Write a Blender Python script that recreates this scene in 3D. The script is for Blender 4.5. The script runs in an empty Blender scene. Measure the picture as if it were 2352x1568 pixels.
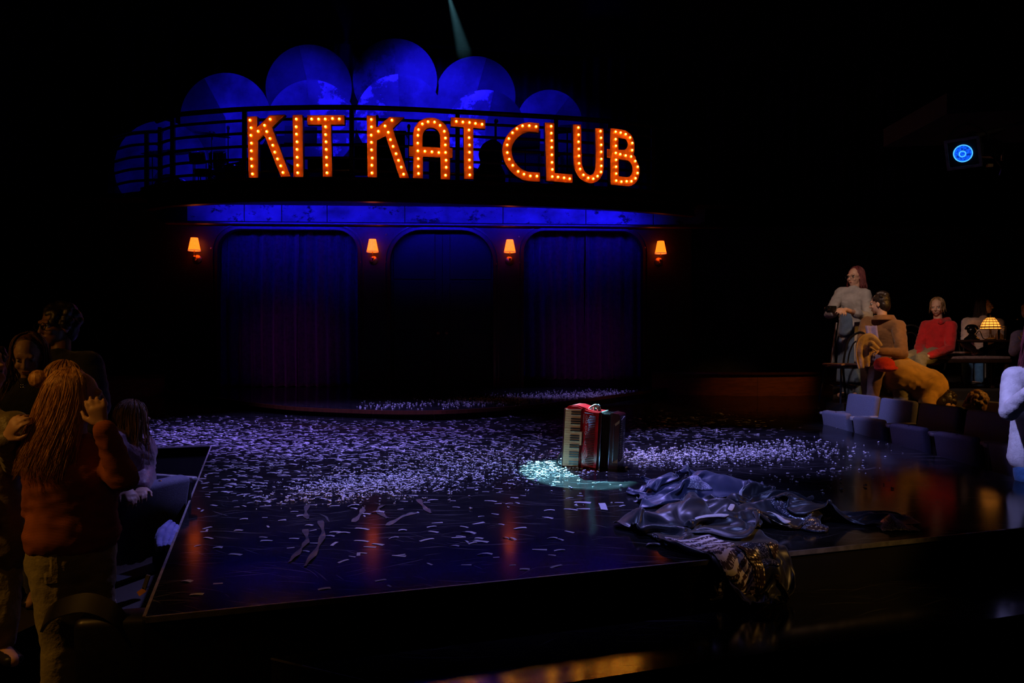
import bpy, bmesh, math, random
from mathutils import Vector, Matrix, noise, geometry
import numpy as np

# ------------------------------------------------------------------ scene, camera, world, lights
SC = bpy.context.scene
COL = SC.collection
F, CH = 1800.0, 1.02                      # focal length in photograph pixels, eye height above the stage deck
R = math.radians
random.seed(7)

def P(u, v, Y):                           # point at depth Y seen at pixel (u, v)
    return Vector(((u - 1176) * Y / F, Y, CH - (v - 784) * Y / F))
def PZ(u, v, Z=0.0):                      # point of the horizontal plane Z seen at pixel (u, v)
    Y = (CH - Z) * F / (v - 784)
    return Vector(((u - 1176) * Y / F, Y, Z))

cam = bpy.data.cameras.new('camera'); cam.sensor_width = 36.0; cam.lens = F / 2352 * 36
cam.clip_start = 0.05; cam.clip_end = 80
camo = bpy.data.objects.new('camera', cam); COL.objects.link(camo)
camo.location = (0, 0, CH); camo.rotation_euler = (R(90), 0, 0)
SC.camera = camo
SC.view_settings.view_transform = 'Standard'; SC.view_settings.look = 'None'
SC.view_settings.gamma = 1; SC.view_settings.use_curve_mapping = False
SC.view_settings.exposure = 0.0
W = bpy.data.worlds.new('dark_house'); SC.world = W; W.use_nodes = True
W.node_tree.nodes['Background'].inputs[0].default_value = (0.10, 0.12, 0.3, 1)
W.node_tree.nodes['Background'].inputs[1].default_value = 0.0012
SC.cycles.max_bounces = 6; SC.cycles.diffuse_bounces = 3; SC.cycles.glossy_bounces = 3
SC.cycles.sample_clamp_indirect = 4.0

def spot(name, loc, tgt, power, color, angle, blend=0.5, radius=0.06):
    l = bpy.data.lights.new(name, 'SPOT'); l.energy = power; l.color = color
    l.spot_size = R(angle); l.spot_blend = blend; l.shadow_soft_size = radius
    o = bpy.data.objects.new(name, l); COL.objects.link(o); o.location = loc
    o.rotation_euler = (Vector(tgt) - Vector(loc)).to_track_quat('-Z', 'Y').to_euler()
    return o
def area(name, loc, tgt, power, color, sx, sy, spread=180):
    l = bpy.data.lights.new(name, 'AREA'); l.energy = power; l.color = color
    l.shape = 'RECTANGLE'; l.size = sx; l.size_y = sy; l.spread = R(spread)
    o = bpy.data.objects.new(name, l); COL.objects.link(o); o.location = loc
    o.rotation_euler = (Vector(tgt) - Vector(loc)).to_track_quat('-Z', 'Y').to_euler()
    return o

VIOLET = (0.30, 0.22, 1.0)
BLUE = (0.010, 0.006, 1.0)
AMBER = (1.0, 0.42, 0.06)
# tight cyan special on the accordion, from the grid above the balcony (its beam crosses the top of the picture)
spot('accordion_special', (-1.40, 16.8, 8.6), (0.50, 6.10, 0.0), 190000, (0.27, 0.80, 1.0), 3.55, 0.12, 0.03)
# violet wash on the confetti
spot('violet_wash_rear', (-3.5, 6.5, 8.5), (-2.3, 9.1, 0), 7200, VIOLET, 35, 0.85, 0.15)
spot('violet_wash_mid', (0.5, 9.0, 8.5), (-0.35, 6.2, 0), 5600, (0.32, 0.29, 1.0), 34, 0.9, 0.15)
spot('violet_wash_dais', (1.5, 9.5, 8.0), (0.9, 13.6, 0.1), 1700, VIOLET, 20, 0.9, 0.12)
spot('violet_wash_side', (1.0, 6.0, 8.2), (2.3, 7.5, 0), 4300, (0.33, 0.29, 1.0), 24, 0.6, 0.15)
# front lavender light catching the costume pile, the first seats and the woman in the white sweatshirt
spot('lavender_front', (0.2, 0.5, 5.2), (1.25, 4.75, 0.0), 900, (0.26, 0.32, 1.0), 15, 0.5, 0.12)
spot('lavender_side', (-1.5, 4.0, 6.5), (4.15, 5.7, 0.45), 2300, (0.42, 0.40, 1.0), 9, 0.4, 0.12)
spot('lavender_seats', (-0.5, 6.5, 6.0), (4.05, 9.25, 0.2), 1700, (0.36, 0.38, 1.0), 10, 0.7, 0.12)
# blue floods from the grid on the painted moons behind the band
spot('moon_flood', (-2.2, 13.2, 8.9), (-1.7, 17.0, 5.6), 1750, BLUE, 54, 0.9, 0.15)
spot('moon_flood', (-4.9, 13.2, 8.9), (-4.9, 17.0, 5.1), 1250, BLUE, 56, 0.9, 0.15)
spot('moon_flood', (0.6, 13.4, 8.9), (0.3, 17.0, 5.4), 650, BLUE, 54, 0.9, 0.15)
spot('moon_flood', (-6.8, 13.0, 8.6), (-6.9, 16.8, 4.6), 330, BLUE, 50, 0.9, 0.15)
for x, y, z, tx, tz, pw in ((-2.9, 15.7, 4.1, -2.6, 6.2, 130), (-0.4, 15.7, 4.1, -0.4, 6.0, 130)):
    spot('moon_uplight', (x, y, z), (tx, 17.1, tz), pw, BLUE, 100, 0.9, 0.1)
# blue strips below the balcony, on the frieze and the curtain heads
for x, y, w in ((-4.9, 13.95, 1.6), (-3.2, 13.82, 2.0), (-1.2, 13.95, 2.0), (0.8, 14.4, 1.8), (2.05, 14.7, .8)):
    area('frieze_strip', (x, y, 3.46), (x, 15.25, 3.44), 11 * w / 2, BLUE, w, 0.05, 100)
for x, y, tx, ty in ((-3.9, 13.5, -4.3, 15.3), (1.3, 14.3, 1.45, 15.6)):
    spot('curtain_blue', (x, y, 3.42), (tx, ty, 1.7), 15, BLUE, 100, 0.9, 0.15)
spot('booth_glow', (6.3, 11.5, 3.6), (4.7, 14.9, 0.2), 120, (1.0, 0.40, 0.07), 26, 0.8, 0.12)
# house lamps: amber on the audience at the sides, with added fill spots among them
spot('amber_left', (-4.3, 1.5, 3.3), (-2.15, 3.5, 0.3), 145, AMBER, 31, 0.6, 0.12)
spot('amber_left_rear', (-4.9, 2.6, 2.0), (-2.95, 4.8, 1.0), 42, AMBER, 26, 0.6, 0.1)
spot('lantern_fill', (6.2, 5.2, 3.3), (4.3, 7.5, 2.85), 10, (1.0, 0.75, 0.5), 16, 0.5, 0.1)  # added unseen spot that brightens the gel frame of the hanging lantern
spot('amber_fill', (-0.9, 0.2, 2.7), (-1.85, 3.4, 0.1), 6, AMBER, 34, 0.7, 0.1)  # weak fill added from the camera side for the rust sweater and jeans
spot('amber_right', (7.6, 6.4, 3.2), (4.95, 9.4, 0.6), 430, AMBER, 34, 0.6, 0.15)
spot('amber_gowns', (4.8, 2.2, 2.6), (1.45, 4.0, -0.05), 130, (1.0, 0.50, 0.12), 15, 0.6, 0.1)
spot('warm_right', (2.6, 6.6, 4.6), (5.4, 10.8, 1.1), 430, (1.0, 0.66, 0.50), 27, 0.7, 0.12)
spot('warm_accordion', (-2.6, 1.4, 3.0), (0.55, 6.4, 0.25), 170, (1.0, 0.54, 0.27), 8, 0.5, 0.1)
spot('magenta_left_curtain', (-4.0, 11.6, 0.5), (-4.3, 15.3, 0.9), 24, (0.75, 0.06, 0.80), 36, 0.9, 0.2)
spot('magenta_right_curtain', (1.2, 12.4, 0.5), (1.45, 15.6, 0.9), 19, (0.75, 0.06, 0.80), 38, 0.9, 0.2)

# ------------------------------------------------------------------ materials
def ramp(nt, a, b, x=-900, y=0):
    n = nt.nodes.new('ShaderNodeMapRange'); n.inputs[1].default_value = a; n.inputs[2].default_value = b
    return n
def mat(name, color, rough=0.6, metal=0.0, spec=0.5, noise_scale=0, dark=0.6, bump=0.0, bump_scale=30, stretch=(1, 1, 1), emit=None, estr=0.0, sheen=0.0):
    m = bpy.data.materials.new(name); m.use_nodes = True; nt = m.node_tree; b = nt.nodes['Principled BSDF']
    b.inputs['Base Color'].default_value = (*color, 1); b.inputs['Roughness'].default_value = rough
    b.inputs['Metallic'].default_value = metal; b.inputs['Specular IOR Level'].default_value = spec
    if sheen: b.inputs['Sheen Weight'].default_value = sheen
    tc = None
    def coords():
        nonlocal tc
        if tc is None:
            t = nt.nodes.new('ShaderNodeTexCoord'); mp = nt.nodes.new('ShaderNodeMapping'); mp.inputs['Scale'].default_value = stretch
            nt.links.new(t.outputs['Object'], mp.inputs[0]); tc = mp
        return tc.outputs[0]
    if noise_scale:
        n = nt.nodes.new('ShaderNodeTexNoise'); n.inputs['Scale'].default_value = noise_scale; n.inputs['Detail'].default_value = 5
        nt.links.new(coords(), n.inputs['Vector'])
        mx = nt.nodes.new('ShaderNodeMix'); mx.data_type = 'RGBA'
        mx.inputs[6].default_value = (*[c * dark for c in color], 1); mx.inputs[7].default_value = (*color, 1)
        r = ramp(nt, 0.35, 0.65); nt.links.new(n.outputs[0], r.inputs[0]); nt.links.new(r.outputs[0], mx.inputs[0])
        nt.links.new(mx.outputs[2], b.inputs['Base Color'])
    if bump:
        n2 = nt.nodes.new('ShaderNodeTexNoise'); n2.inputs['Scale'].default_value = bump_scale; n2.inputs['Detail'].default_value = 4
        nt.links.new(coords(), n2.inputs['Vector'])
        bp = nt.nodes.new('ShaderNodeBump'); bp.inputs['Strength'].default_value = bump; bp.inputs['Distance'].default_value = 0.02
        nt.links.new(n2.outputs[0], bp.inputs['Height']); nt.links.new(bp.outputs[0], b.inputs['Normal'])
    if emit:
        b.inputs['Emission Color'].default_value = (*emit, 1); b.inputs['Emission Strength'].default_value = estr
    return m

def stage_mat(name='gloss_black_stage', spec=0.04, scuff=0.42):
    m = bpy.data.materials.new(name); m.use_nodes = True; nt = m.node_tree; b = nt.nodes['Principled BSDF']
    L = nt.links; N = nt.nodes.new
    g = N('ShaderNodeNewGeometry')
    warp = N('ShaderNodeTexNoise'); warp.inputs['Scale'].default_value = 0.9; warp.inputs['Detail'].default_value = 2
    L.new(g.outputs['Position'], warp.inputs['Vector'])
    total = None
    for ang, sx, sy, lo, hi, amp in ((8, 1.5, 48, 0.675, 0.73, 1.0), (-32, 1.9, 60, 0.69, 0.74, 0.8), (48, 2.0, 56, 0.70, 0.75, 0.6), (-8, 2.6, 80, 0.685, 0.74, 0.8), (20, 3.2, 110, 0.67, 0.72, 0.6)):
        va = N('ShaderNodeVectorMath'); va.operation = 'MULTIPLY_ADD'
        va.inputs[1].default_value = (0.55, 0.55, 0); L.new(warp.outputs['Color'], va.inputs[0]); L.new(g.outputs['Position'], va.inputs[2])
        mr = N('ShaderNodeMapping'); mr.inputs['Rotation'].default_value = (0, 0, R(ang)); L.new(va.outputs[0], mr.inputs[0])
        mp = N('ShaderNodeMapping'); mp.inputs['Scale'].default_value = (sx, sy, 1); L.new(mr.outputs[0], mp.inputs[0])
        n = N('ShaderNodeTexNoise'); n.inputs['Scale'].default_value = 1.0; n.inputs['Detail'].default_value = 1.5; L.new(mp.outputs[0], n.inputs['Vector'])
        r = ramp(nt, lo, hi); L.new(n.outputs[0], r.inputs[0])
        ml = N('ShaderNodeMath'); ml.operation = 'MULTIPLY'; ml.inputs[1].default_value = amp; L.new(r.outputs[0], ml.inputs[0])
        if total is None: total = ml
        else:
            ad = N('ShaderNodeMath'); ad.operation = 'MAXIMUM'; L.new(total.outputs[0], ad.inputs[0]); L.new(ml.outputs[0], ad.inputs[1]); total = ad
    mx = N('ShaderNodeMix'); mx.data_type = 'RGBA'; mx.inputs[6].default_value = (0.0085, 0.0085, 0.0090, 1); mx.inputs[7].default_value = (0.28, 0.27, 0.28, 1)
    du = N('ShaderNodeTexNoise'); du.inputs['Scale'].default_value = 3.0; du.inputs['Detail'].default_value = 8; L.new(g.outputs['Position'], du.inputs['Vector'])
    rd = ramp(nt, 0.35, 0.7); L.new(du.outputs[0], rd.inputs[0]); dm = N('ShaderNodeMix'); dm.data_type = 'RGBA'; dm.inputs[6].default_value = (0.006, 0.006, 0.0065, 1); dm.inputs[7].default_value = (0.012, 0.012, 0.013, 1)
    L.new(rd.outputs[0], dm.inputs[0]); L.new(dm.outputs[2], mx.inputs[6])
    sc = N('ShaderNodeMath'); sc.operation = 'MULTIPLY'; sc.inputs[1].default_value = scuff; L.new(total.outputs[0], sc.inputs[0])
    L.new(sc.outputs[0], mx.inputs[0]); L.new(mx.outputs[2], b.inputs['Base Color'])
    n = N('ShaderNodeTexNoise'); n.inputs['Scale'].default_value = 2.2; n.inputs['Detail'].default_value = 5; L.new(g.outputs['Position'], n.inputs['Vector'])
    r = ramp(nt, 0.3, 0.7); r.inputs[3].default_value = 0.095; r.inputs[4].default_value = 0.15; L.new(n.outputs[0], r.inputs[0])
    L.new(r.outputs[0], b.inputs['Roughness'])
    b.inputs['Specular IOR Level'].default_value = spec
    return m

def patch_mat(name, base, leaf, scale, lo, hi, rough=0.45, metal=0.0, stretch=(1, 1, 1)):   # worn paint: ground colour with ragged patches of another
    m = bpy.data.materials.new(name); m.use_nodes = True; nt = m.node_tree; b = nt.nodes['Principled BSDF']; L = nt.links
    g = nt.nodes.new('ShaderNodeNewGeometry'); mp = nt.nodes.new('ShaderNodeMapping'); mp.inputs['Scale'].default_value = stretch
    L.new(g.outputs['Position'], mp.inputs[0])
    n = nt.nodes.new('ShaderNodeTexNoise'); n.inputs['Scale'].default_value = scale; n.inputs['Detail'].default_value = 9; n.inputs['Roughness'].default_value = 0.68
    L.new(mp.outputs[0], n.inputs['Vector'])
    r = ramp(nt, lo, hi); L.new(n.outputs[0], r.inputs[0])
    n3 = nt.nodes.new('ShaderNodeTexNoise'); n3.inputs['Scale'].default_value = scale * 0.8; n3.inputs['Detail'].default_value = 6; L.new(mp.outputs[0], n3.inputs['Vector'])
    r3 = ramp(nt, 0.3, 0.7); r3.inputs[3].default_value = 0.32; r3.inputs[4].default_value = 1.15; L.new(n3.outputs[0], r3.inputs[0])
    mx = nt.nodes.new('ShaderNodeMix'); mx.data_type = 'RGBA'; mx.inputs[6].default_value = (*base, 1); mx.inputs[7].default_value = (*leaf, 1)
    L.new(r.outputs[0], mx.inputs[0])
    mu = nt.nodes.new('ShaderNodeMix'); mu.data_type = 'RGBA'; mu.blend_type = 'MULTIPLY'; mu.inputs[0].default_value = 1.0
    L.new(mx.outputs[2], mu.inputs[6]); L.new(r3.outputs[0], mu.inputs[7])
    L.new(mu.outputs[2], b.inputs['Base Color']); b.inputs['Roughness'].default_value = rough; b.inputs['Metallic'].default_value = metal
    return m

M = {}
M['stage'] = stage_mat(); M['step'] = stage_mat('gloss_black_step', 0.60, 0.25)
M['black'] = mat('matt_black', (0.008, 0.008, 0.009), 0.7, spec=0.3, noise_scale=6)
M['black_gloss'] = mat('gloss_black', (0.006, 0.006, 0.007), 0.22, noise_scale=8)
M['iron'] = mat('black_iron', (0.010, 0.010, 0.011), 0.45, metal=0.3, noise_scale=20)
M['carpet'] = mat('dark_carpet', (0.020, 0.013, 0.008), 0.95, noise_scale=60, bump=0.3, bump_scale=200)
M['wood'] = mat('dark_mahogany', (0.032, 0.009, 0.004), 0.42, noise_scale=9, stretch=(1, 1, 9), bump=0.05)
M['wood_rail'] = mat('polished_mahogany', (0.075, 0.020, 0.007), 0.30, noise_scale=6, stretch=(8, 1, 1))
M['wood_booth'] = mat('varnished_oak_booth', (0.30, 0.085, 0.022), 0.5, noise_scale=5, stretch=(1, 1, 6))
M['nosing'] = mat('scuffed_aluminium', (0.32, 0.31, 0.32), 0.5, metal=0.4, noise_scale=25)
M['curtain'] = mat('plum_velvet', (0.13, 0.035, 0.11), 0.8, noise_scale=14, dark=0.45, bump=0.35, bump_scale=70, sheen=0.5)
M['drape'] = mat('black_serge', (0.05, 0.05, 0.07), 0.95, noise_scale=4)
M['brass'] = mat('aged_brass', (0.52, 0.33, 0.12), 0.33, metal=1.0, noise_scale=30)
M['chrome'] = mat('chrome', (0.7, 0.7, 0.72), 0.16, metal=1.0, noise_scale=40, dark=0.85)
M['frieze'] = patch_mat('weathered_frieze_paint', (0.004, 0.004, 0.005), (0.30, 0.28, 0.40), 2.6, 0.39, 0.46, 0.6, stretch=(1, 1, 1.4))
M['moon_dark'] = patch_mat('moon_paint_dark', (0.030, 0.030, 0.034), (0.10, 0.10, 0.11), 1.6, 0.35, 0.6)
M['moon_mid'] = patch_mat('moon_paint_mid', (0.10, 0.10, 0.11), (0.30, 0.30, 0.32), 1.8, 0.32, 0.58)
M['moon_mottle'] = patch_mat('moon_paint_mottled', (0.07, 0.07, 0.08), (0.30, 0.30, 0.32), 2.6, 0.42, 0.54)
M['moon_leaf'] = patch_mat('moon_silver_leaf', (0.22, 0.21, 0.23), (0.90, 0.82, 0.86), 3.0, 0.50, 0.55)
M['letter'] = mat('letter_orange_enamel', (0.86, 0.215, 0.010), 0.5, noise_scale=12, dark=0.85)
M['letter_side'] = mat('letter_side_black', (0.02, 0.012, 0.01), 0.5, noise_scale=10)
M['bulb'] = mat('lit_bulb_globe', (0.5, 0.2, 0.05), 0.2, emit=(1.0, 0.22, 0.012), estr=4.2, noise_scale=80)
M['filament'] = mat('lit_bulb_filament', (1, 0.8, 0.4), 0.3, emit=(1.0, 0.36, 0.030), estr=125.0, noise_scale=80)
M['shade'] = mat('lit_lampshade_silk', (0.8, 0.35, 0.08), 0.8, emit=(1.0, 0.115, 0.005), estr=3.0, noise_scale=30)
M['shade_trim'] = mat('lampshade_braid', (0.5, 0.2, 0.12), 0.7, emit=(0.9, 0.22, 0.10), estr=0.35, noise_scale=40)
M['paper'] = mat('confetti_paper', (0.38, 0.36, 0.41), 0.75, noise_scale=40, dark=0.85)
M['bit'] = mat('white_paper_bit', (0.90, 0.90, 0.92), 0.75, noise_scale=60, dark=0.8)
M['tape'] = mat('clear_tape', (0.07, 0.07, 0.085), 0.35, noise_scale=30)

# ------------------------------------------------------------------ geometry helpers
class MB:
    def __init__(s): s.v = []; s.f = []; s.uv = None
    def add(s, vs, fs):
        o = len(s.v); s.v += [tuple(p) for p in vs]; s.f += [tuple(i + o for i in f) for f in fs]; return s
    def box(s, c, size, rot=None, bevel=0.0):
        x, y, z = [d / 2 for d in size]
        if bevel > 0:
            b = min(bevel, x * .9, y * .9, z * .9); vs = []; idx = {}
            for sx in (-1, 1):
                for sy in (-1, 1):
                    for sz in (-1, 1):
                        for k, p in enumerate(((sx * x, sy * (y - b), sz * (z - b)), (sx * (x - b), sy * y, sz * (z - b)), (sx * (x - b), sy * (y - b), sz * z))):
                            idx[(sx, sy, sz, k)] = len(vs); vs.append(p)
            fs = []
            S = (-1, 1)
            for sg in S:
                fs.append([idx[(sg, a, c2, 0)] for a, c2 in ((-1, -1), (1, -1), (1, 1), (-1, 1))])
                fs.append([idx[(a, sg, c2, 1)] for a, c2 in ((-1, -1), (1, -1), (1, 1), (-1, 1))])
                fs.append([idx[(a, c2, sg, 2)] for a, c2 in ((-1, -1), (1, -1), (1, 1), (-1, 1))])
            for a in S:
                for c2 in S:
                    fs.append([idx[(a, c2, -1, 0)], idx[(a, c2, 1, 0)], idx[(a, c2, 1, 1)], idx[(a, c2, -1, 1)]])
                    fs.append([idx[(a, -1, c2, 0)], idx[(a, 1, c2, 0)], idx[(a, 1, c2, 2)], idx[(a, -1, c2, 2)]])
                    fs.append([idx[(-1, a, c2, 1)], idx[(1, a, c2, 1)], idx[(1, a, c2, 2)], idx[(-1, a, c2, 2)]])
                    for d in S: fs.append([idx[(a, c2, d, 0)], idx[(a, c2, d, 1)], idx[(a, c2, d, 2)]])
        else:
            vs = [(sx * x, sy * y, sz * z) for sx in (-1, 1) for sy in (-1, 1) for sz in (-1, 1)]
            fs = [(0, 1, 3, 2), (4, 6, 7, 5), (0, 4, 5, 1), (2, 3, 7, 6), (0, 2, 6, 4), (1, 5, 7, 3)]
        m = rot if rot is not None else Matrix.Identity(3)
        return s.add([Vector(c) + m @ Vector(p) for p in vs], fs)
    def tube(s, pts, r, n=8, closed=False, cap=True):
        pts = [Vector(p) for p in pts]; k = len(pts); rs = r if isinstance(r, (list, tuple)) else [r] * k
        vs = []; fs = []; prev = None
        for i, p in enumerate(pts):
            a = pts[(i - 1) % k] if (closed or i > 0) else p; b = pts[(i + 1) % k] if (closed or i < k - 1) else p
            t = (b - a); t = t.normalized() if t.length > 1e-9 else Vector((0, 0, 1))
            if prev is None:
                up = Vector((0, 0, 1)) if abs(t.z) < .9 else Vector((1, 0, 0)); x = t.cross(up).normalized()
            else:
                x = (prev - t * prev.dot(t)); x = x.normalized() if x.length > 1e-6 else t.orthogonal().normalized()
            prev = x; y = t.cross(x)
            for j in range(n):
                an = 2 * math.pi * j / n; vs.append(p + (x * math.cos(an) + y * math.sin(an)) * rs[i])
        for i in range(k if closed else k - 1):
            for j in range(n):
                a = i * n; b = ((i + 1) % k) * n; fs.append((a + j, a + (j + 1) % n, b + (j + 1) % n, b + j))
        if cap and not closed: fs += [tuple(range(n))[::-1], tuple(range((k - 1) * n, k * n))]
        return s.add(vs, fs)
    def lathe(s, c, prof, n=20, axis=None, cap=True):      # prof: (radius, height) pairs along axis
        ax = Vector(axis).normalized() if axis is not None else Vector((0, 0, 1))
        x = ax.orthogonal().normalized() if abs(ax.z) < .999 else Vector((1, 0, 0)); y = ax.cross(x); c = Vector(c)
        vs = []; fs = []
        for r, h in prof:
            for j in range(n):
                an = 2 * math.pi * j / n; vs.append(c + ax * h + (x * math.cos(an) + y * math.sin(an)) * max(r, 1e-4))
        for i in range(len(prof) - 1):
            for j in range(n): fs.append((i * n + j, i * n + (j + 1) % n, (i + 1) * n + (j + 1) % n, (i + 1) * n + j))
        if cap: fs += [tuple(range(n))[::-1], tuple(range((len(prof) - 1) * n, len(prof) * n))]
        return s.add(vs, fs)
    def ball(s, c, r, n=10, m=6, scale=(1, 1, 1)):
        c = Vector(c); vs = [c + Vector((0, 0, -r * scale[2]))]; fs = []
        for i in range(1, m):
            a = -math.pi / 2 + math.pi * i / m
            for j in range(n):
                b = 2 * math.pi * j / n; vs.append(c + Vector((r * math.cos(a) * math.cos(b) * scale[0], r * math.cos(a) * math.sin(b) * scale[1], r * math.sin(a) * scale[2])))
        vs.append(c + Vector((0, 0, r * scale[2]))); T = len(vs) - 1
        for j in range(n): fs.append((0, 1 + (j + 1) % n, 1 + j)); fs.append((T, 1 + (m - 2) * n + j, 1 + (m - 2) * n + (j + 1) % n))
        for i in range(m - 2):
            for j in range(n): a = 1 + i * n; fs.append((a + j, a + (j + 1) % n, a + n + (j + 1) % n, a + n + j))
        return s.add(vs, fs)
    def prism(s, outer, holes, fn0, fn1):                   # 2-D outline (+holes); fn0/fn1 map (x, y) to the two faces
        polys = [outer] + list(holes)
        fl = [p for q in polys for p in q]; n = len(fl)
        tris = geometry.tessellate_polygon([[Vector((p[0], p[1], 0)) for p in q] for q in polys])
        vs = [fn0(*p) for p in fl] + [fn1(*p) for p in fl]
        fs = [tuple(t) for t in tris] + [tuple(i + n for i in t)[::-1] for t in tris]
        o = 0
        for q in polys:
            k = len(q)
            for i in range(k): a, b = o + i, o + (i + 1) % k; fs.append((a, b, b + n, a + n))
            o += k
        return s.add(vs, fs)
    def grid(s, fn, nu, nv):
        vs = [fn(i / nu, j / nv) for j in range(nv + 1) for i in range(nu + 1)]
        fs = [(j * (nu + 1) + i, j * (nu + 1) + i + 1, (j + 1) * (nu + 1) + i + 1, (j + 1) * (nu + 1) + i) for j in range(nv) for i in range(nu)]
        return s.add(vs, fs)
    def build(s, name, m, parent=None, smooth=False, recalc=True):
        me = bpy.data.meshes.new(name); vs = s.v
        if parent is not None:
            inv = parent_inv(parent); vs = [inv @ Vector(v) for v in s.v]
        me.from_pydata([tuple(v) for v in vs], [], s.f)
        if recalc:
            bm = bmesh.new(); bm.from_mesh(me); bmesh.ops.recalc_face_normals(bm, faces=bm.faces); bm.to_mesh(me); bm.free()
        ms = m if isinstance(m, (list, tuple)) else [m]
        for x in ms: me.materials.append(M[x] if isinstance(x, str) else x)
        if smooth:
            me.polygons.foreach_set('use_smooth', [True] * len(me.polygons))
            if smooth != 'all':
                try: me.set_sharp_from_angle(angle=R(40))
                except Exception: pass
        me.update()
        o = bpy.data.objects.new(name, me); COL.objects.link(o)
        if parent is not None: o.parent = parent
        return o

def parent_inv(p):
    m = Matrix.Identity(4); chain = []
    while p is not None: chain.append(p); p = p.parent
    for q in reversed(chain): m = m @ (Matrix.Translation(q.location) @ q.rotation_euler.to_matrix().to_4x4())
    return m.inverted()
def thing(name, label, cat, loc=(0, 0, 0), rotz=0.0, group=None):
    o = bpy.data.objects.new(name, None); COL.objects.link(o); o.location = loc; o.rotation_euler = (0, 0, rotz)
    o.empty_display_size = 0.05
    return tag(o, label, cat, group)
def tag(o, label, cat, group=None, kind=None):
    if label: o['label'] = label
    if cat: o['category'] = cat
    if group: o['group'] = group
    if kind: o['kind'] = kind
    return o
def struct_(o, label=None):
    o['kind'] = 'structure'
    if label: o['label'] = label
    return o
def dup(root, loc=None, rotz=None, label=None, group=None):
    def cp(o, par):
        c = o.copy(); COL.objects.link(c)
        if par is not None: c.parent = par
        for ch in KIDS.get(o.name, ()): cp(ch, c)
        return c
    KIDS = {}
    for o in list(root.children_recursive): KIDS.setdefault(o.parent.name, []).append(o)
    r = cp(root, None)
    if loc is not None: r.location = loc
    if rotz is not None: r.rotation_euler = (0, 0, rotz)
    if label: r['label'] = label
    if group: r['group'] = group
    return r
def catmull(pts, n=6, closed=False):
    pts = [Vector(p) for p in pts]; k = len(pts); out = []
    for i in range(k if closed else k - 1):
        p0 = pts[(i - 1) % k] if closed or i > 0 else pts[0]; p1 = pts[i]; p2 = pts[(i + 1) % k]; p3 = pts[(i + 2) % k] if closed or i + 2 < k else pts[-1]
        for j in range(n):
            t = j / n
            out.append(0.5 * ((2 * p1) + (p2 - p0) * t + (2 * p0 - 5 * p1 + 4 * p2 - p3) * t * t + (3 * p1 - p0 - 3 * p2 + p3) * t ** 3))
    if not closed: out.append(pts[-1])
    return out
def interp(xs, ys, x):
    if x <= xs[0]: return ys[0]
    for i in range(len(xs) - 1):
        if x <= xs[i + 1]:
            t = (x - xs[i]) / (xs[i + 1] - xs[i]); return ys[i] + (ys[i + 1] - ys[i]) * t
    return ys[-1]
def inpoly(x, y, poly):
    c = False; j = len(poly) - 1
    for i in range(len(poly)):
        xi, yi = poly[i][:2]; xj, yj = poly[j][:2]
        if (yi > y) != (yj > y) and x < (xj - xi) * (y - yi) / (yj - yi) + xi: c = not c
        j = i
    return c
# ------------------------------------------------------------------ the setting
FLOOR = -0.72
STAGE = [(-1.36, 2.91), (3.75, 4.62), (3.85, 9.80), (4.15, 10.0), (5.6, 14.2), (7.6, 15.3), (7.6, 17.2), (-9.0, 17.2), (-7.2, 14.6), (-4.68, 10.03), (-3.51, 7.56), (-2.96, 7.74)]
struct_(MB().box((0, 9, FLOOR - .05), (30, 26, .1)).build('floor', 'carpet'), 'dark carpeted house floor around the stage')
deck = MB().prism(STAGE, [], lambda x, y: (x, y, 0), lambda x, y: (x, y, FLOOR)).build('stage_floor', ['stage', 'black'])
for pl in deck.data.polygons:
    if abs(pl.normal.z) < .5: pl.material_index = 1
struct_(deck, 'glossy black scratched stage deck')
STEP = [(-.93, 3.03), (-.46, 2.80), (-.2, 2.67), (4.4, 4.22), (4.4, 4.82)]
stp = MB().prism(STEP, [], lambda x, y: (x, y, -.20), lambda x, y: (x, y, FLOOR)).build('stage_step_floor', ['step', 'black'])
for pl in stp.data.polygons:
    if abs(pl.normal.z) < .5: pl.material_index = 1
struct_(stp, 'glossy black step below the front edge of the stage')
# edge strips of the deck
def strip(pts, w, h, z, name, m, parent=None):
    mb = MB()
    for a, b in zip(pts, pts[1:]):
        a = Vector((*a, z)); b = Vector((*b, z)); d = (b - a); L = d.length; d.normalize(); n = Vector((d.y, -d.x, 0))
        rot = Matrix((d, n, Vector((0, 0, 1)))).transposed()
        mb.box((a + b) / 2 + n * w / 2, (L, w, h), rot)
    return mb.build(name, m, parent)
struct_(strip([STAGE[0], STAGE[1]], .012, .022, -.011, 'trim_1', 'nosing'), 'scuffed metal nosing along the front edge of the stage')
struct_(strip([STAGE[11], STAGE[0]], .012, .014, -.007, 'trim_2', 'nosing'), 'thin metal nosing along the left edge of the stage')
struct_(strip([STAGE[10], STAGE[11]], .012, .014, -.007, 'trim_3', 'nosing'), 'thin metal nosing on the notch at the stage left corner')
struct_(strip([STEP[0], STEP[2]], .005, .006, -.205, 'trim_4', 'nosing'), 'thin metal edge of the front step')

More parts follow.
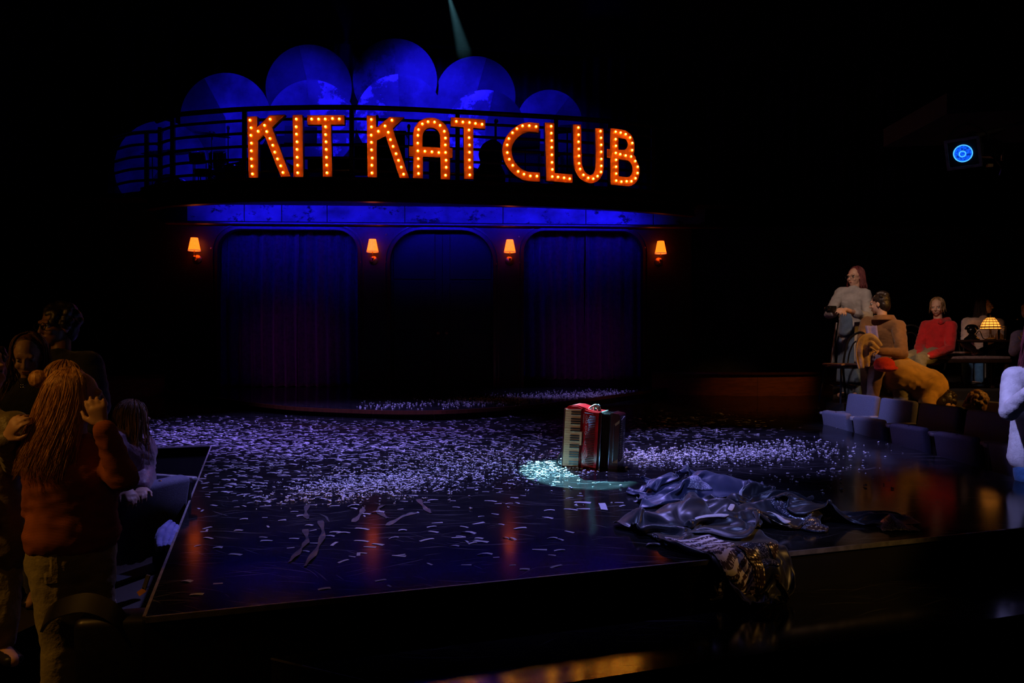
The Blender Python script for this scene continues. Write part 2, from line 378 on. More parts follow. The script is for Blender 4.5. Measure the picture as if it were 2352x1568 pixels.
# dais: rounded platform before the curtains
DZ = 0.13
def dp(u, v): p = PZ(u, v, DZ); return (p.x, p.y)
dais_c = catmull([Vector((-6.7, 15.2, 0)), Vector((-6.0, 13.9, 0)), Vector((-4.75, 12.5, 0))] + [Vector((*dp(u, v), 0)) for u, v in ((640, 931), (800, 940), (979, 943), (1150, 935), (1300, 921), (1415, 906), (1494, 896))], 8)
DAIS = [(p.x, p.y) for p in dais_c] + [(3.35, 15.75), (-6.7, 15.3)]
struct_(MB().prism(DAIS, [], lambda x, y: (x, y, DZ), lambda x, y: (x, y, 0.0)).build('dais_floor', 'stage'), 'low rounded dais in front of the curtained wall')
def offs(pts, d):
    out = []
    for i, p in enumerate(pts):
        a = pts[max(i - 1, 0)]; b = pts[min(i + 1, len(pts) - 1)]; t = Vector((b[0] - a[0], b[1] - a[1])).normalized()
        out.append((p[0] + t.y * d, p[1] - t.x * d))
    return out
dl = [(p.x, p.y) for p in dais_c]
def ribbon(pts, d0, d1, z0, z1, name, m, parent=None):
    a, b = offs(pts, d0), offs(pts, d1); mb = MB(); n = len(pts)
    vs = [(*p, z0) for p in a] + [(*p, z0) for p in b] + [(*p, z1) for p in b] + [(*p, z1) for p in a]
    fs = []
    for i in range(n - 1):
        for k in range(4): fs.append((k * n + i, k * n + i + 1, ((k + 1) % 4) * n + i + 1, ((k + 1) % 4) * n + i))
    fs += [(0, n, 2 * n, 3 * n), (n - 1, 2 * n - 1, 3 * n - 1, 4 * n - 1)]
    return mb.add(vs, fs).build(name, m, parent, smooth=True)
struct_(ribbon(dl, 0.0, 0.03, .085, DZ + .004, 'trim_5', 'wood_rail'), 'wooden bullnose along the curved edge of the dais')

# back wall: plane 3 degrees off the picture plane
WK, WA = .0549, 15.331
def WY(u): return WA / (1 - WK * (u - 1176) / F)
def WP(u, v, off=0.0):
    p = P(u, v, WY(u)); return p + WN * off
WD = Vector((1, WK, 0)).normalized(); WN = Vector((WK, -1, 0)).normalized()      # along the wall, towards the house
W0 = Vector((-6.03, 15.0, 0))
def wx(u): return (P(u, 600, WY(u)) - W0).dot(WD)
def wz(u, v): return P(u, v, WY(u)).z
def wpt(x, z, off=0.0): return W0 + WD * x + Vector((0, 0, z)) + WN * off
WROT = Matrix((WD, -WN, Vector((0, 0, 1)))).transposed()
def rr(x0, x1, z0, z1, r, n=8):                            # opening: square foot, rounded head
    pts = [(x0, z0), (x1, z0)]
    for i in range(n + 1): a = math.pi / 2 * i / n; pts.append((x1 - r + r * math.cos(a), z1 - r + r * math.sin(a)))
    for i in range(n + 1): a = math.pi / 2 + math.pi / 2 * i / n; pts.append((x0 + r + r * math.cos(a), z1 - r + r * math.sin(a)))
    return pts
OPEN = [(wx(500), wx(822), wz(660, 527), .42), (wx(896), wx(1133), wz(1015, 528), .62), (wx(1203), wx(1476), wz(1340, 530), .42)]
ZB = 3.64
outer = [(-3.6, DZ)]
for x0, x1, zt, r in OPEN: outer += [(x0, DZ), *[p for p in rr(x0, x1, DZ, zt, r)[2:]][::-1], (x1, DZ)]
outer += [(9.6, DZ), (9.6, ZB), (-3.6, ZB)]
struct_(MB().prism(outer, [], lambda x, z: wpt(x, z), lambda x, z: wpt(x, z, -.18)).build('wall_back', 'wood'), 'dark mahogany wall with three arched openings')
for i, (x0, x1, zt, r) in enumerate(OPEN):
    for k, (d, w, off) in enumerate(((.0, .05, .03), (.085, .025, .018))):
        a = rr(x0 - d - w, x1 + d + w, DZ, zt + d + w, r + d + w); b = rr(x0 - d, x1 + d, DZ, zt + d, r + d)
        ring = a[1:] + [a[0]]; inn = b[1:] + [b[0]]
        struct_(MB().prism(ring + inn[::-1], [], lambda x, z: wpt(x, z, off), lambda x, z: wpt(x, z, 0)).build('trim_%d' % (6 + 2 * i + k), 'wood_rail'), 'moulding around the %s opening' % ('left', 'middle', 'right')[i])
# moulded string course and frieze above the openings
def wbox(x0, x1, z0, z1, off0, off1, name, m, parent=None, bevel=0.0):
    c = wpt((x0 + x1) / 2, (z0 + z1) / 2, (off0 + off1) / 2)
    return MB().box(c, (x1 - x0, abs(off1 - off0), z1 - z0), WROT, bevel).build(name, m, parent)
xl, xr = wx(430), wx(1625)
struct_(wbox(xl - .4, xr + .3, wz(1000, 521), wz(1000, 513), 0, .10, 'trim_12', 'wood_rail', bevel=.02), 'moulded shelf under the frieze')
struct_(wbox(xl - .4, xr + .3, wz(1000, 474), wz(1000, 467), 0, .12, 'trim_13', 'wood_rail', bevel=.02), 'moulding above the frieze')
fr = thing('frieze', 'worn painted frieze band lit blue under the balcony', 'frieze', wpt((xl + xr) / 2, wz(1000, 512)))
us = [430, 562, 648, 752, 930, 1155, 1345, 1500, 1620]
for a, b in zip(us, us[1:]):
    wbox(wx(a) + .008, wx(b) - .008, wz(1000, 513) + .005, wz(1000, 474) - .005, .002, .03, 'board', 'frieze', fr, bevel=.006)

# curtains in the side openings, double doors in the middle one
def curtain(name, label, splits, zt, vbot, u0, u1, seed):
    rnd = random.Random(seed)
    t = thing(name, label, 'curtain', wpt(wx((u0 + u1) / 2), DZ + .02, -.33))
    for a, b in zip(splits, splits[1:]):
        x0, x1 = wx(a), wx(b); ph = rnd.random() * 6; npl = max(3, int((x1 - x0) / .20)); off0 = -.33 + rnd.random() * .05
        def fn(s, tt):
            fall = 1 - tt
            w = math.sin(ph + s * npl * 2 * math.pi + .8 * math.sin(tt * 3 + ph)) * (.030 + .035 * tt) + .02 * math.sin(s * npl * 4.3 + ph * 2 + tt * 2)
            x = x0 + (x1 - x0) * s + .02 * math.sin(tt * 4 + ph)
            z = wz((a + b) / 2, vbot) * tt + zt * (1 - tt) - (.012 * math.sin(s * npl * 2 * math.pi + ph) * tt)
            edge = .03 * math.exp(-((1 - s) / .02) ** 2)
            return wpt(x, z, off0 + w + edge)
        o = MB().grid(fn, npl * 12, 40).build('curtain_panel', 'curtain', t, smooth='all')
        so = o.modifiers.new('cloth_thickness', 'SOLIDIFY'); so.thickness = .012
    MB().tube([wpt(wx(u0) - .1, zt - .03, -.33), wpt(wx(u1) + .1, zt - .03, -.33)], .018, 8).build('curtain_rod', 'iron', t)
    return t
curtain('stage_curtain', 'dim plum velvet curtain filling the left arched opening', [496, 679, 826], OPEN[0][2] + .05, 889, 500, 822, 3)
curtain('stage_curtain', 'dim plum velvet curtain filling the right arched opening', [1198, 1347, 1482], OPEN[2][2] + .05, 872, 1203, 1476, 9)
M['door'] = mat('blue_black_door_paint', (0.012, 0.012, 0.02), 0.5, noise_scale=3, bump=0.05)
for k, (a, b) in enumerate(((884, 1015), (1015.8, 1146))):
    d = thing('door_%d' % (k + 1), None, None, wpt(wx((a + b) / 2), DZ + .01, -.25)); struct_(d, '%s leaf of the panelled double doors between the curtains' % ('left', 'right')[k])
    x0, x1 = wx(a), wx(b); zt = OPEN[1][2] + .05
    wbox(x0, x1, DZ + .012, zt, -.28, -.24, 'door_slab', 'door', d)
    hs = (zt - DZ - .3) / 3
    for i in range(3):
        z0 = DZ + .12 + i * (hs + .06)
        wbox(x0 + .14, x1 - .14, z0, z0 + hs, -.245, -.222, 'door_panel', 'door', d, bevel=.02)
    xk = x1 - .08 if k == 0 else x0 + .08
    MB().lathe(wpt(xk, DZ + 1.05, -.24), [(.03, 0), (.03, .01), (.012, .012), (.012, .05), (.03, .06), (.032, .08), (.02, .095)], 14, WN).build('door_knob', 'brass', d, smooth=True)
# black masking behind the openings and behind the balcony
struct_(MB().box((1.5, 16.2, 1.7), (21, .06, 3.4)).build('wall_masking', 'drape'), 'black masking behind the arched openings')
# side and house walls, ceiling
M['house'] = mat('house_black_paint', (0.012, 0.012, 0.014), 0.9, noise_scale=2)
struct_(MB().box((-10.5, 8, 4.6), (.2, 26, 10.8)).build('wall_left', 'house'))
struct_(MB().box((11.5, 8, 4.6), (.2, 26, 10.8)).build('wall_right', 'house'))
struct_(MB().box((.5, 19.6, 4.6), (22.2, .2, 10.8)).build('wall_far', 'house'))
struct_(MB().box((.5, 8, 10.1), (22.2, 26, .2)).build('ceiling', 'house'))
struct_(MB().box((.5, -5.1, 4.6), (22.2, .2, 10.8)).build('wall_house_rear', 'house'))
# header above the moons
hb0, hb1 = P(-200, 62, 16.0), P(2300, 105, 16.0)
M['header'] = mat('header_blue_black', (0.03, 0.03, 0.05), 0.8, noise_scale=3)
mb = MB(); mb.prism([(-12, 9.95), (10.2, 9.95), (10.2, P(2300, 168, 18).z), (-12, P(-200, 62, 18).z)], [], lambda x, z: (max(-10.3, x), 17.95, z), lambda x, z: (max(-10.3, x), 18.15, z))
struct_(mb.build('wall_header', 'header'), 'dark header over the balcony')
dr = thing('back_drape', 'pleated black drape hanging behind the blue moons', 'drape', (-1, 18.4, 3.8))
for i in range(9):
    x0 = -9.5 + i * 2.1
    ph = i * 1.7
    MB().grid(lambda s, t: Vector((x0 + 2.14 * s, 18.4 + .07 * math.sin(s * 44 + ph + .6 * math.sin(5 * t)) + .03 * math.sin(s * 17 + ph), 3.8 + 6.1 * t)), 84, 6).build('drape_panel', 'drape', dr, smooth='all')

# curved booth walls left and right of the dais
def booth(name, label, ptop, zb, zt, th):
    t = thing(name, label, 'booth wall', (ptop[len(ptop) // 2][0], ptop[len(ptop) // 2][1], zb))
    n = len(ptop)
    k = 8
    for i in range(0, n - 1, k):
        seg = ptop[i:i + k + 1]
        if len(seg) > 1: ribbon(seg, 0, th, zb, zt - .04, 'panel', 'wood_booth', t)
    ribbon(ptop, -.04, th + .05, zt - .04, zt, 'cap_rail', 'wood_rail', t)
    return t
bR = catmull([Vector((2.75, 15.3, 0)), Vector((3.6, 14.95, 0)), Vector((4.6, 14.75, 0)), Vector((5.6, 14.9, 0)), Vector((6.6, 15.35, 0)), Vector((7.4, 16.1, 0))], 8)
booth('booth_wall', 'curved oak booth wall at the right end of the dais', [(p.x, p.y) for p in bR], 0.0, .44, .08)
bL = catmull([Vector((-10.2, 12.6, 0)), Vector((-8.6, 13.1, 0)), Vector((-7.4, 13.9, 0)), Vector((-6.7, 15.0, 0))], 8)
booth('booth_wall', 'curved oak booth wall at the left end of the dais', [(p.x, p.y) for p in bL], FLOOR, .40, .08)

# ------------------------------------------------------------------ balcony
ZBAL = 3.78
cu = [(360, 14.35), (403, 13.97), (470, 13.78), (561, 13.61), (680, 13.52), (800, 13.50), (930, 13.60), (1048, 13.76), (1160, 13.92), (1276, 14.10), (1400, 14.36), (1500, 14.70), (1580, 15.1)]
RAIL = [Vector(((u - 1176) * y / F, y, 0)) for u, y in cu]
railc = catmull(RAIL, 6); rl = [(p.x, p.y) for p in railc]
RU = [p.x / p.y * F + 1176 for p in railc]; RY = [p.y for p in railc]
def rail_at(u):
    y = interp(RU, RY, u); return Vector(((u - 1176) * y / F, y, 0))
front = offs(rl, .22)
floorpoly = front + [(front[-1][0] + .6, 16.3), (front[-1][0] + .6, 18.0), (-9.8, 18.0), (-9.8, 14.6), (front[0][0] - .4, 14.6)]
struct_(MB().prism(floorpoly, [], lambda x, y: (x, y, ZBAL), lambda x, y: (x, y, ZBAL - .10)).build('balcony_floor', 'black'), 'black floor of the band balcony')
bal = thing('balcony_fascia', 'curved mahogany fascia of the balcony below the lit letters', 'fascia', (-1.5, 13.3, 3.36))
ribbon(rl, .16, .30, ZBAL - .045, ZBAL + .012, 'top_moulding', 'wood_rail', bal)
ribbon(rl, .10, .22, ZBAL - .16, ZBAL - .045, 'fascia_board', 'wood', bal)
ribbon(rl, .12, .27, ZBAL - .195, ZBAL - .155, 'middle_moulding', 'wood_rail', bal)
ribbon(rl, .06, .18, ZBAL - .34, ZBAL - .195, 'fascia_board', 'wood', bal)
ribbon(rl, .06, .21, ZBAL - .38, ZBAL - .335, 'bottom_moulding', 'wood_rail', bal)
struct_(MB().prism(offs(rl, .055) + [(5.0, 15.3), (5.0, 16.2), (-9.8, 16.2), (-9.8, 14.6)], [], lambda x, y: (x, y, ZBAL - .105), lambda x, y: (x, y, ZBAL - .13)).build('balcony_soffit_ceiling', 'black'), 'black soffit under the balcony')

rt = thing('balcony_railing', 'curved black iron railing with six rails behind the letters', 'railing', (-1.5, 13.5, ZBAL))
ZR = 5.08
for k in range(6):
    z = ZR - .028 if k == 0 else ZR - .225 * k
    pts = [(p.x, p.y, z) for p in railc]
    if k == 0: MB().tube(pts, .045, 8).build('top_rail', 'iron', rt, smooth=True)
    else: MB().tube(pts, .026, 6).build('rail', 'iron', rt, smooth=True)
for u in (397, 562, 808, 1051, 1277, 1400, 1500):
    p = rail_at(u); h = ZR - ZBAL
    MB().box((p.x, p.y, ZBAL + h / 2), (.075, .075, h - .03), bevel=.008).build('post', 'iron', rt)
r2 = thing('balcony_railing', 'short black iron railing returning at the far left of the balcony', 'railing', (-6.6, 14.4, ZBAL))
LQ = [P(262, 300, 15.1), P(300, 296, 14.75), P(345, 292, 14.62), P(374, 284, 14.6)]
lc = catmull([Vector((p.x, p.y, 0)) for p in LQ], 5)
for k in range(6):
    z = 4.93 - .225 * k
    MB().tube([(p.x, p.y, z) for p in lc], .026 if k else .035, 6).build('rail', 'iron', r2, smooth=True)
for u, y in ((337, 14.54), (368, 14.32)):
    p = P(u, 300, y); MB().box((p.x, p.y, ZBAL + .575), (.07, .07, 1.15), bevel=.008).build('post', 'iron', r2)

# ------------------------------------------------------------------ lit letters
def c1(x, y): return (250 + x / 3.92, 60 + y / 3.92)
def c2(x, y): return (800 + x / 3.36, 60 + y / 3.36)
def stroke(pts, w, n=5):                                   # outline of a curved stroke
    pts = [Vector((p[0], p[1], 0)) for p in pts]; cc = catmull(pts, n); L_ = []; R_ = []
    for i, p in enumerate(cc):
        t = (cc[min(i + 1, len(cc) - 1)] - cc[max(i - 1, 0)]).normalized(); nrm = Vector((-t.y, t.x, 0))
        L_.append((p.x + nrm.x * w, p.y + nrm.y * w)); R_.append((p.x - nrm.x * w, p.y - nrm.y * w))
    return L_ + R_[::-1]
def arc(cx, cy, rx, ry, a0, a1, n=12): return [(cx + rx * math.cos(R(a0 + (a1 - a0) * i / n)), cy + ry * math.sin(R(a0 + (a1 - a0) * i / n))) for i in range(n + 1)]
LET = []
LET.append(('K', 'first', c1, [[(1250, 812), (1340, 812), (1340, 912), (1450, 806), (1590, 804), (1475, 915), (1500, 985), (1640, 1360), (1555, 1362), (1405, 985), (1347, 1032), (1350, 1370), (1265, 1370)]], [],
  [(1280,848),(1290,917),(1288,985),(1293,1055),(1292,1124),(1293,1196),(1297,1262),(1303,1332),(1461,845),(1411,898),(1353,950),(1431,955),(1460,1018),(1485,1079),(1503,1141),(1527,1202),(1556,1265),(1576,1325)]))
LET.append(('I', '', c1, [[(1658, 803), (1748, 803), (1755, 1362), (1668, 1362)]], [], [(1695,843),(1694,912),(1697,978),(1702,1047),(1702,1115),(1703,1185),(1707,1257),(1708,1325)]))
LET.append(('T', 'first', c1, [[(1790, 805), (2125, 805), (2125, 890), (2003, 890), (2015, 1362), (1930, 1362), (1922, 890), (1790, 890)]], [],
  [(1832,842),(1895,843),(1954,843),(2019,838),(2080,842),(1957,912),(1957,982),(1961,1047),(1963,1115),(1965,1185),(1967,1256),(1970,1325)]))
LET.append(('K', 'second', c2, [[(143,697),(215,697),(216,790),(318,703),(432,702),(345,790),(362,850),(472,1175),(398,1175),(288,850),(220,888),(222,1172),(150,1172)]], [],
  [(179,730),(180,787),(178,850),(180,905),(181,963),(186,1025),(183,1081),(184,1140),(337,730),(284,776),(233,819),(309,824),(326,880),(346,931),(369,987),(388,1038),(409,1089),(427,1143)]))
a_out = [(498, 1180), (502, 1012), (470, 1012), (470, 936), (500, 936), (498, 850)] + arc(640, 850, 142, 142, 180, 360, 14)[1:-1] + [(782, 850), (782, 936), (805, 936), (805, 1012), (783, 1012), (785, 1180), (712, 1180), (710, 1012), (575, 1012), (575, 1180)]
a_in = [(572, 936)] + arc(640, 860, 68, 76, 180, 360, 12) + [(708, 936)]
LET.append(('A', '', c2, [a_out], [a_in], [(541,1145),(539,1090),(539,1031),(536,971),(535,912),(536,852),(541,808),(570,763),(614,744),(664,744),(707,767),(740,811),(748,863),(747,916),(749,974),(753,1034),(754,1088),(749,1150),(590,972),(644,974),(697,977)]))
LET.append(('T', 'second', c2, [[(790, 712), (1057, 716), (1057, 788), (963, 786), (966, 1182), (893, 1182), (888, 784), (790, 782)]], [],
  [(832,745),(882,747),(933,748),(979,753),(1030,757),(929,806),(930,865),(933,921),(933,977),(932,1036),(935,1094),(935,1151)]))
cb = [(1446,774),(1393,770),(1341,774),(1298,798),(1264,831),(1236,877),(1223,926),(1224,985),(1239,1035),(1266,1081),(1307,1126),(1352,1145),(1401,1157),(1452,1156)]
LET.append(('C', '', c2, [stroke([(1472, 780), (1420, 778), (1375, 780), (1318, 806), (1262, 858), (1228, 925), (1224, 985), (1242, 1048), (1282, 1106), (1340, 1146), (1395, 1160), (1478, 1160)], 36, 4)], [], cb))
LET.append(('L', '', c2, [[(1515, 752), (1586, 752), (1590, 1137), (1728, 1140), (1728, 1207), (1525, 1200)]], [], [(1561,781),(1562,834),(1565,891),(1565,943),(1566,1000),(1567,1058),(1570,1112),(1569,1167),(1613,1168),(1660,1172),(1704,1177)]))
ub = [(1770,793),(1771,848),(1771,902),(1773,957),(1774,1010),(1775,1067),(1783,1110),(1808,1154),(1845,1175),(1884,1179),(1917,1157),(1944,1123),(1946,1076),(1946,1023),(1945,968),(1945,914),(1944,860),(1940,808)]
LET.append(('U', '', c2, [stroke([(1761, 768), (1764, 900), (1766, 1030), (1772, 1090), (1800, 1150), (1850, 1180), (1895, 1172), (1927, 1130), (1936, 1070), (1937, 930), (1933, 785)], 32, 4)], [], ub))
b_out = [(2018, 800), (2098, 801)] + arc(2103, 902, 100, 100, -85, 0, 8) + [(2204, 955), (2197, 985), (2212, 1002)] + arc(2150, 1112, 94, 122, -46, 88, 10) + [(2020, 1232), (2018, 1030), (1993, 1026), (1993, 962), (2018, 962)]
b_h1 = [(2080, 868), (2115, 870)] + arc(2118, 912, 34, 44, -80, 75, 6) + [(2080, 960)]
b_h2 = [(2082, 1030), (2140, 1034)] + arc(2140, 1100, 50, 66, -75, 80, 7) + [(2082, 1163)]
LET.append(('B', '', c2, [b_out], [b_h1, b_h2], [(2055,826),(2055,883),(2057,934),(2056,988),(2058,1041),(2058,1094),(2059,1146),(2059,1200),(2093,829),(2132,837),(2166,859),(2183,900),(2182,955),(2174,1005),(2090,995),(2132,1001),(2206,1037),(2225,1080),(2224,1128),(2208,1170),(2176,1196),(2139,1199),(2099,1205)]))
bulb_me = None
for ch, which, cm, outs, holes, bulbs in LET:
    px = [cm(*p) for p in outs[0]]
    u0 = (min(p[0] for p in px) + max(p[0] for p in px)) / 2; vb = max(p[1] for p in px)
    a, b = rail_at(u0 - 40), rail_at(u0 + 40); tg = (b - a).normalized(); nr = Vector((tg.y, -tg.x, 0))
    base = rail_at(u0) + nr * .15; Y0 = base.y
    base.x = (u0 - 1176) * Y0 / F; base.z = CH - (vb - 784) * Y0 / F
    if base.z < ZBAL + .02: base.z = ZBAL + .013
    ang = math.atan2(tg.y, tg.x); fs = math.cos(ang) + math.sin(ang) * -(u0 - 1176) / F
    def loc2(u, v, d): return base + tg * ((u - u0) * Y0 / F / fs) + Vector((0, 0, (vb - v) * Y0 / F)) + nr * d
    t = thing('sign_letter', ('%s marquee letter %s of bulbs, orange enamel face' % (which, ch)).strip() if which else 'marquee letter %s of bulbs, orange enamel face' % ch, 'letter', base, 0, 'marquee letters along the balcony edge')
    hp = [[cm(*p) for p in h] for h in holes]
    MB().prism(px, hp, lambda u, v: loc2(u, v, .028), lambda u, v: loc2(u, v, .02)).build('face', 'letter', t)
    cu_, cv_ = u0, (vb + min(p[1] for p in px)) / 2
    MB().prism(px, hp, lambda u, v: loc2(u, v, .0199), lambda u, v: loc2(u, v, -.07)).build('case', 'letter_side', t)
    for (x, y) in bulbs:
        u, v = cm(x, y); c = loc2(u, v, .0425)
        if bulb_me is None:
            bb = MB().ball((0, 0, 0), .024, 12, 8); nf = len(bb.f); bb.ball((0, -.022, 0), .0092, 8, 6); o = bb.build('bulb', ['bulb', 'filament'], None, smooth='all'); bulb_me = o.data
            for pl in bulb_me.polygons[nf:]: pl.material_index = 1
        else:
            o = bpy.data.objects.new('bulb', bulb_me); COL.objects.link(o)
        o.parent = t; o.location = c - t.location

# ------------------------------------------------------------------ painted moons behind the band
MOON = [  # u, v, radius px, depth, split angle (deg), materials either side, label
 (370, 385, 108, 16.6, -128, 'moon_mid', 'moon_dark', 'lowest blue moon disc at the far left behind the drums'),
 (518, 271, 104, 16.9, 118, 'moon_dark', 'moon_mid', 'blue moon disc behind the drum kit with a slanted dark wedge'),
 (709, 201, 99, 17.2, 103, 'moon_dark', 'moon_mid', 'tall blue moon disc with dark left half, behind letters I and T'),
 (907, 185, 97, 17.3, 90, 'moon_mottle', 'moon_mid', 'topmost blue moon disc, above the second letter K'),
 (1092, 221, 92, 17.45, 74, 'moon_mid', 'moon_dark', 'blue moon disc with dark right edge, above the second T'),
 (1262, 281, 75, 16.9, 52, 'moon_mid', 'moon_dark', 'small blue moon disc at the right end above letter L'),
 (715, 286, 103, 16.4, 96, 'moon_mid', 'moon_leaf', 'low front moon disc with silver-leaf patches behind letters I and T'),
 (918, 272, 102, 16.25, 92, 'moon_leaf', 'moon_mid', 'brightest front moon disc above the second letter K'),
 (1115, 297, 91, 16.4, 78, 'moon_leaf', 'moon_dark', 'front moon disc with flaking silver leaf above the second T')]
for u, v, r, y, an, ma, mb_, lab in MOON:
    c = P(u, v, y); rad = r * y / F
    t = thing('moon_disc', lab, 'disc', (c.x, c.y, max(ZBAL, c.z - rad)), 0, 'painted moon discs behind the band')
    zmin = ZBAL + .01
    if c.z - rad > ZBAL: MB().box((c.x, y + .075, (ZBAL + c.z) / 2), (.06, .05, c.z - ZBAL)).build('support_post', 'black', t)
    for m, a0, a1 in ((ma, an, 270), (mb_, 270, an + 360)):
        pts = [(c.x, max(zmin, c.z))] if c.z > zmin else []
        pts = [(c.x, c.z)]
        for i in range(33):
            a = R(a0 + (a1 - a0) * i / 32); pts.append((c.x + rad * math.cos(a), c.z + rad * math.sin(a)))
        pts = [(x, max(z, zmin)) for x, z in pts]
        off = 0 if m == ma else .004
        MB().prism(pts, [], lambda x, z: (x, y + off, z), lambda x, z: (x, y + .04, z)).build('moon_panel', m, t)

# ------------------------------------------------------------------ sconces
def sconce_at(u, v):
    return WP(u, v)
def make_sconce():
    t = thing('wall_sconce', 'x', 'sconce', (0, 0, 0), 0)
    # local: +z up, -y towards house; shade bottom at z=0
    sh = []
    n = 24
    MB().lathe((0, -.16, 0), [(.112, -.12), (.112, -.112), (.066, .115), (.066, .12)], 24, cap=False).build('lamp_shade', 'shade', t, smooth=True)
    MB().lathe((0, -.16, 0), [(.115, -.128), (.117, -.116), (.113, -.112)], 24, cap=False).build('shade_trim', 'shade_trim', t, smooth=True)
    MB().tube([(0, -.16, -.12), (0, -.16, -.22)], .011, 8).build('candle_tube', 'brass', t)
    MB().tube(catmull([(0, -.16, -.2), (0, -.165, -.27), (0, -.11, -.31), (0, -.05, -.27), (0, -.012, -.27)], 5), .011, 8).build('arm', 'brass', t, smooth=True)
    MB().lathe((0, -.003, -.27), [(.085, 0), (.085, .008), (.06, .022), (.02, .03)], 20, (0, -1, 0)).build('back_plate', 'brass', t, smooth=True)
    MB().lathe((0, -.16, -.21), [(.004, -.13), (.018, -.1), (.01, -.075), (.026, -.03), (.012, 0)], 12).build('finial', 'brass', t, smooth=True)
    return t
sc0 = make_sconce()
for i, (u, v) in enumerate(((453, 563), (858, 566), (1170, 567), (1513, 570))):
    lab = ['orange shaded wall sconce left of the left curtain', 'orange shaded wall sconce between the left curtain and the doors', 'orange shaded wall sconce between the doors and the right curtain', 'orange shaded wall sconce right of the right curtain'][i]
    c = WP(u, v); s = sc0 if i == 0 else dup(sc0)
    s.location = (c.x, c.y, c.z); s.rotation_euler = (0, 0, math.atan(WK)); s['label'] = lab; s['group'] = 'wall sconces between the openings'
# star bolts on the piers
bolt_me = None
for u, v, lab in ((414, 571, 'left of the first sconce'), (485, 570, 'right of the first sconce'), (818, 538, 'upper left of the second sconce'), (887, 538, 'upper right of the second sconce'), (827, 602, 'lower left of the second sconce'),
               (886, 602, 'lower right of the second sconce'), (886, 669, 'low on the pier under the second sconce'), (1193, 543, 'upper right of the third sconce'), (1193, 603, 'lower right of the third sconce'), (1197, 636, 'well below the third sconce at right'),
               (1140, 606, 'lower left of the third sconce'), (1481, 568, 'left of the fourth sconce'), (1505, 663, 'below the fourth sconce'), (456, 674, 'below the first sconce')):
    p = WP(u, v)
    if bolt_me is None:
        o = MB().lathe((0, 0, 0), [(.018, 0), (.016, .008), (.006, .012)], 10, WN).build('bolt_head', 'brass', None, smooth=True); bolt_me = o.data
    else: o = bpy.data.objects.new('bolt_head', bolt_me); COL.objects.link(o)
    o.location = p; tag(o, 'small brass bolt head ' + lab, 'bolt', 'brass bolt heads on the wall piers')
# ------------------------------------------------------------------ accordion in the cyan pool
M['acc_red'] = mat('pearl_red_celluloid', (0.46, 0.008, 0.012), 0.16, noise_scale=18, dark=0.55)
M['acc_dark'] = mat('dark_maroon_celluloid', (0.05, 0.006, 0.008), 0.3, noise_scale=10)
M['ivory'] = mat('ivory_key', (0.64, 0.42, 0.21), 0.35, noise_scale=12, dark=0.85)
M['ebony'] = mat('ebony_key', (0.008, 0.007, 0.006), 0.3, noise_scale=12)
M['grille_bar'] = mat('grille_chrome', (0.78, 0.70, 0.85), 0.18, metal=1.0, noise_scale=30, dark=0.8)
M['inlay'] = mat('pearl_inlay', (0.8, 0.72, 0.75), 0.25, noise_scale=30)
M['bellows'] = mat('bellows_cloth', (0.030, 0.016, 0.012), 0.6, noise_scale=20)
M['tan_leather'] = mat('tan_corner', (0.40, 0.25, 0.15), 0.5, noise_scale=20)
M['strap'] = mat('black_leather_strap', (0.012, 0.012, 0.012), 0.4, noise_scale=30)
M['glitter'] = mat('silver_green_trim', (0.45, 0.62, 0.52), 0.35, metal=0.4, noise_scale=90, dark=0.1, bump=0.6, bump_scale=160)
ax0 = PZ(1294, 1070); ax1 = PZ(1421, 1078); aD = (ax1 - ax0).normalized(); aL = (ax1 - ax0).length
acc = thing('accordion', 'red piano accordion standing upright in the cyan spotlight', 'accordion', ax0 + aD * aL / 2, math.atan2(aD.y, aD.x))
aN = Vector((aD.y, -aD.x, 0))
def ap(x, y, z): return ax0 + aD * (x + .055 * z) - aN * y + Vector((0, 0, z))      # x along, y back (negative towards house), z up, leaning slightly
def abox(x0, x1, y0, y1, z0, z1, name, m, parent=acc):
    vs = [ap(x, y, z) for x in (x0, x1) for y in (y0, y1) for z in (z0, z1)]
    return MB().add(vs, [(0, 1, 3, 2), (4, 6, 7, 5), (0, 4, 5, 1), (2, 3, 7, 6), (0, 2, 6, 4), (1, 5, 7, 3)]).build(name, m, parent)
H = .50
def xzprism(pts, y0, y1, name, m, parent=acc, smooth=False):
    return MB().prism(pts, [], lambda x, z: ap(x, y0, z), lambda x, z: ap(x, y1, z)).build(name, m, parent, smooth)
# treble case with its swept top
top = [(.0, .47), (.012, .492), (.05, .502), (.10, .500), (.15, .486), (.19, .468), (.23, .458), (.29, .452)]
xzprism([(.005, .0), (.29, .0)] + top[::-1], .0, .20, 'treble_case', 'acc_red', smooth=True)
xzprism([(.002, .004), (.142, .004), (.142, .478), (.10, .493), (.05, .495), (.014, .485), (.002, .465)], -.022, -.001, 'keyboard_bed', 'acc_red')
xzprism([(-.006, -.0), (.0015, .0), (.0015, .48), (-.006, .474)], -.04, .18, 'keyboard_edge', 'acc_dark')
kz = (.470 - .008) / 24
wk = None
for k in range(24):
    abox(.004, .136, -.036, -.0222, .010 + k * kz + .0006, .010 + (k + 1) * kz - .0006, 'white_key', 'ivory')
for k in range(23):
    if k % 7 in (0, 1, 3, 4, 5):
        z = .010 + (k + 1) * kz; abox(.058, .138, -.047, -.0362, z - .0048, z + .0048, 'black_key', 'ebony')
abox(.139, .157, -.05, -.0005, .185, .240, 'register_switch', 'ivory'); abox(.139, .157, -.05, -.0005, .241, .292, 'register_switch', 'ivory')
for k in range(9):
    for z0 in (.045, .36):
        z = z0 + k * .0085; abox(.146, .162, -.006, -.0003, z, z + .0026, 'grille_rib', 'inlay')
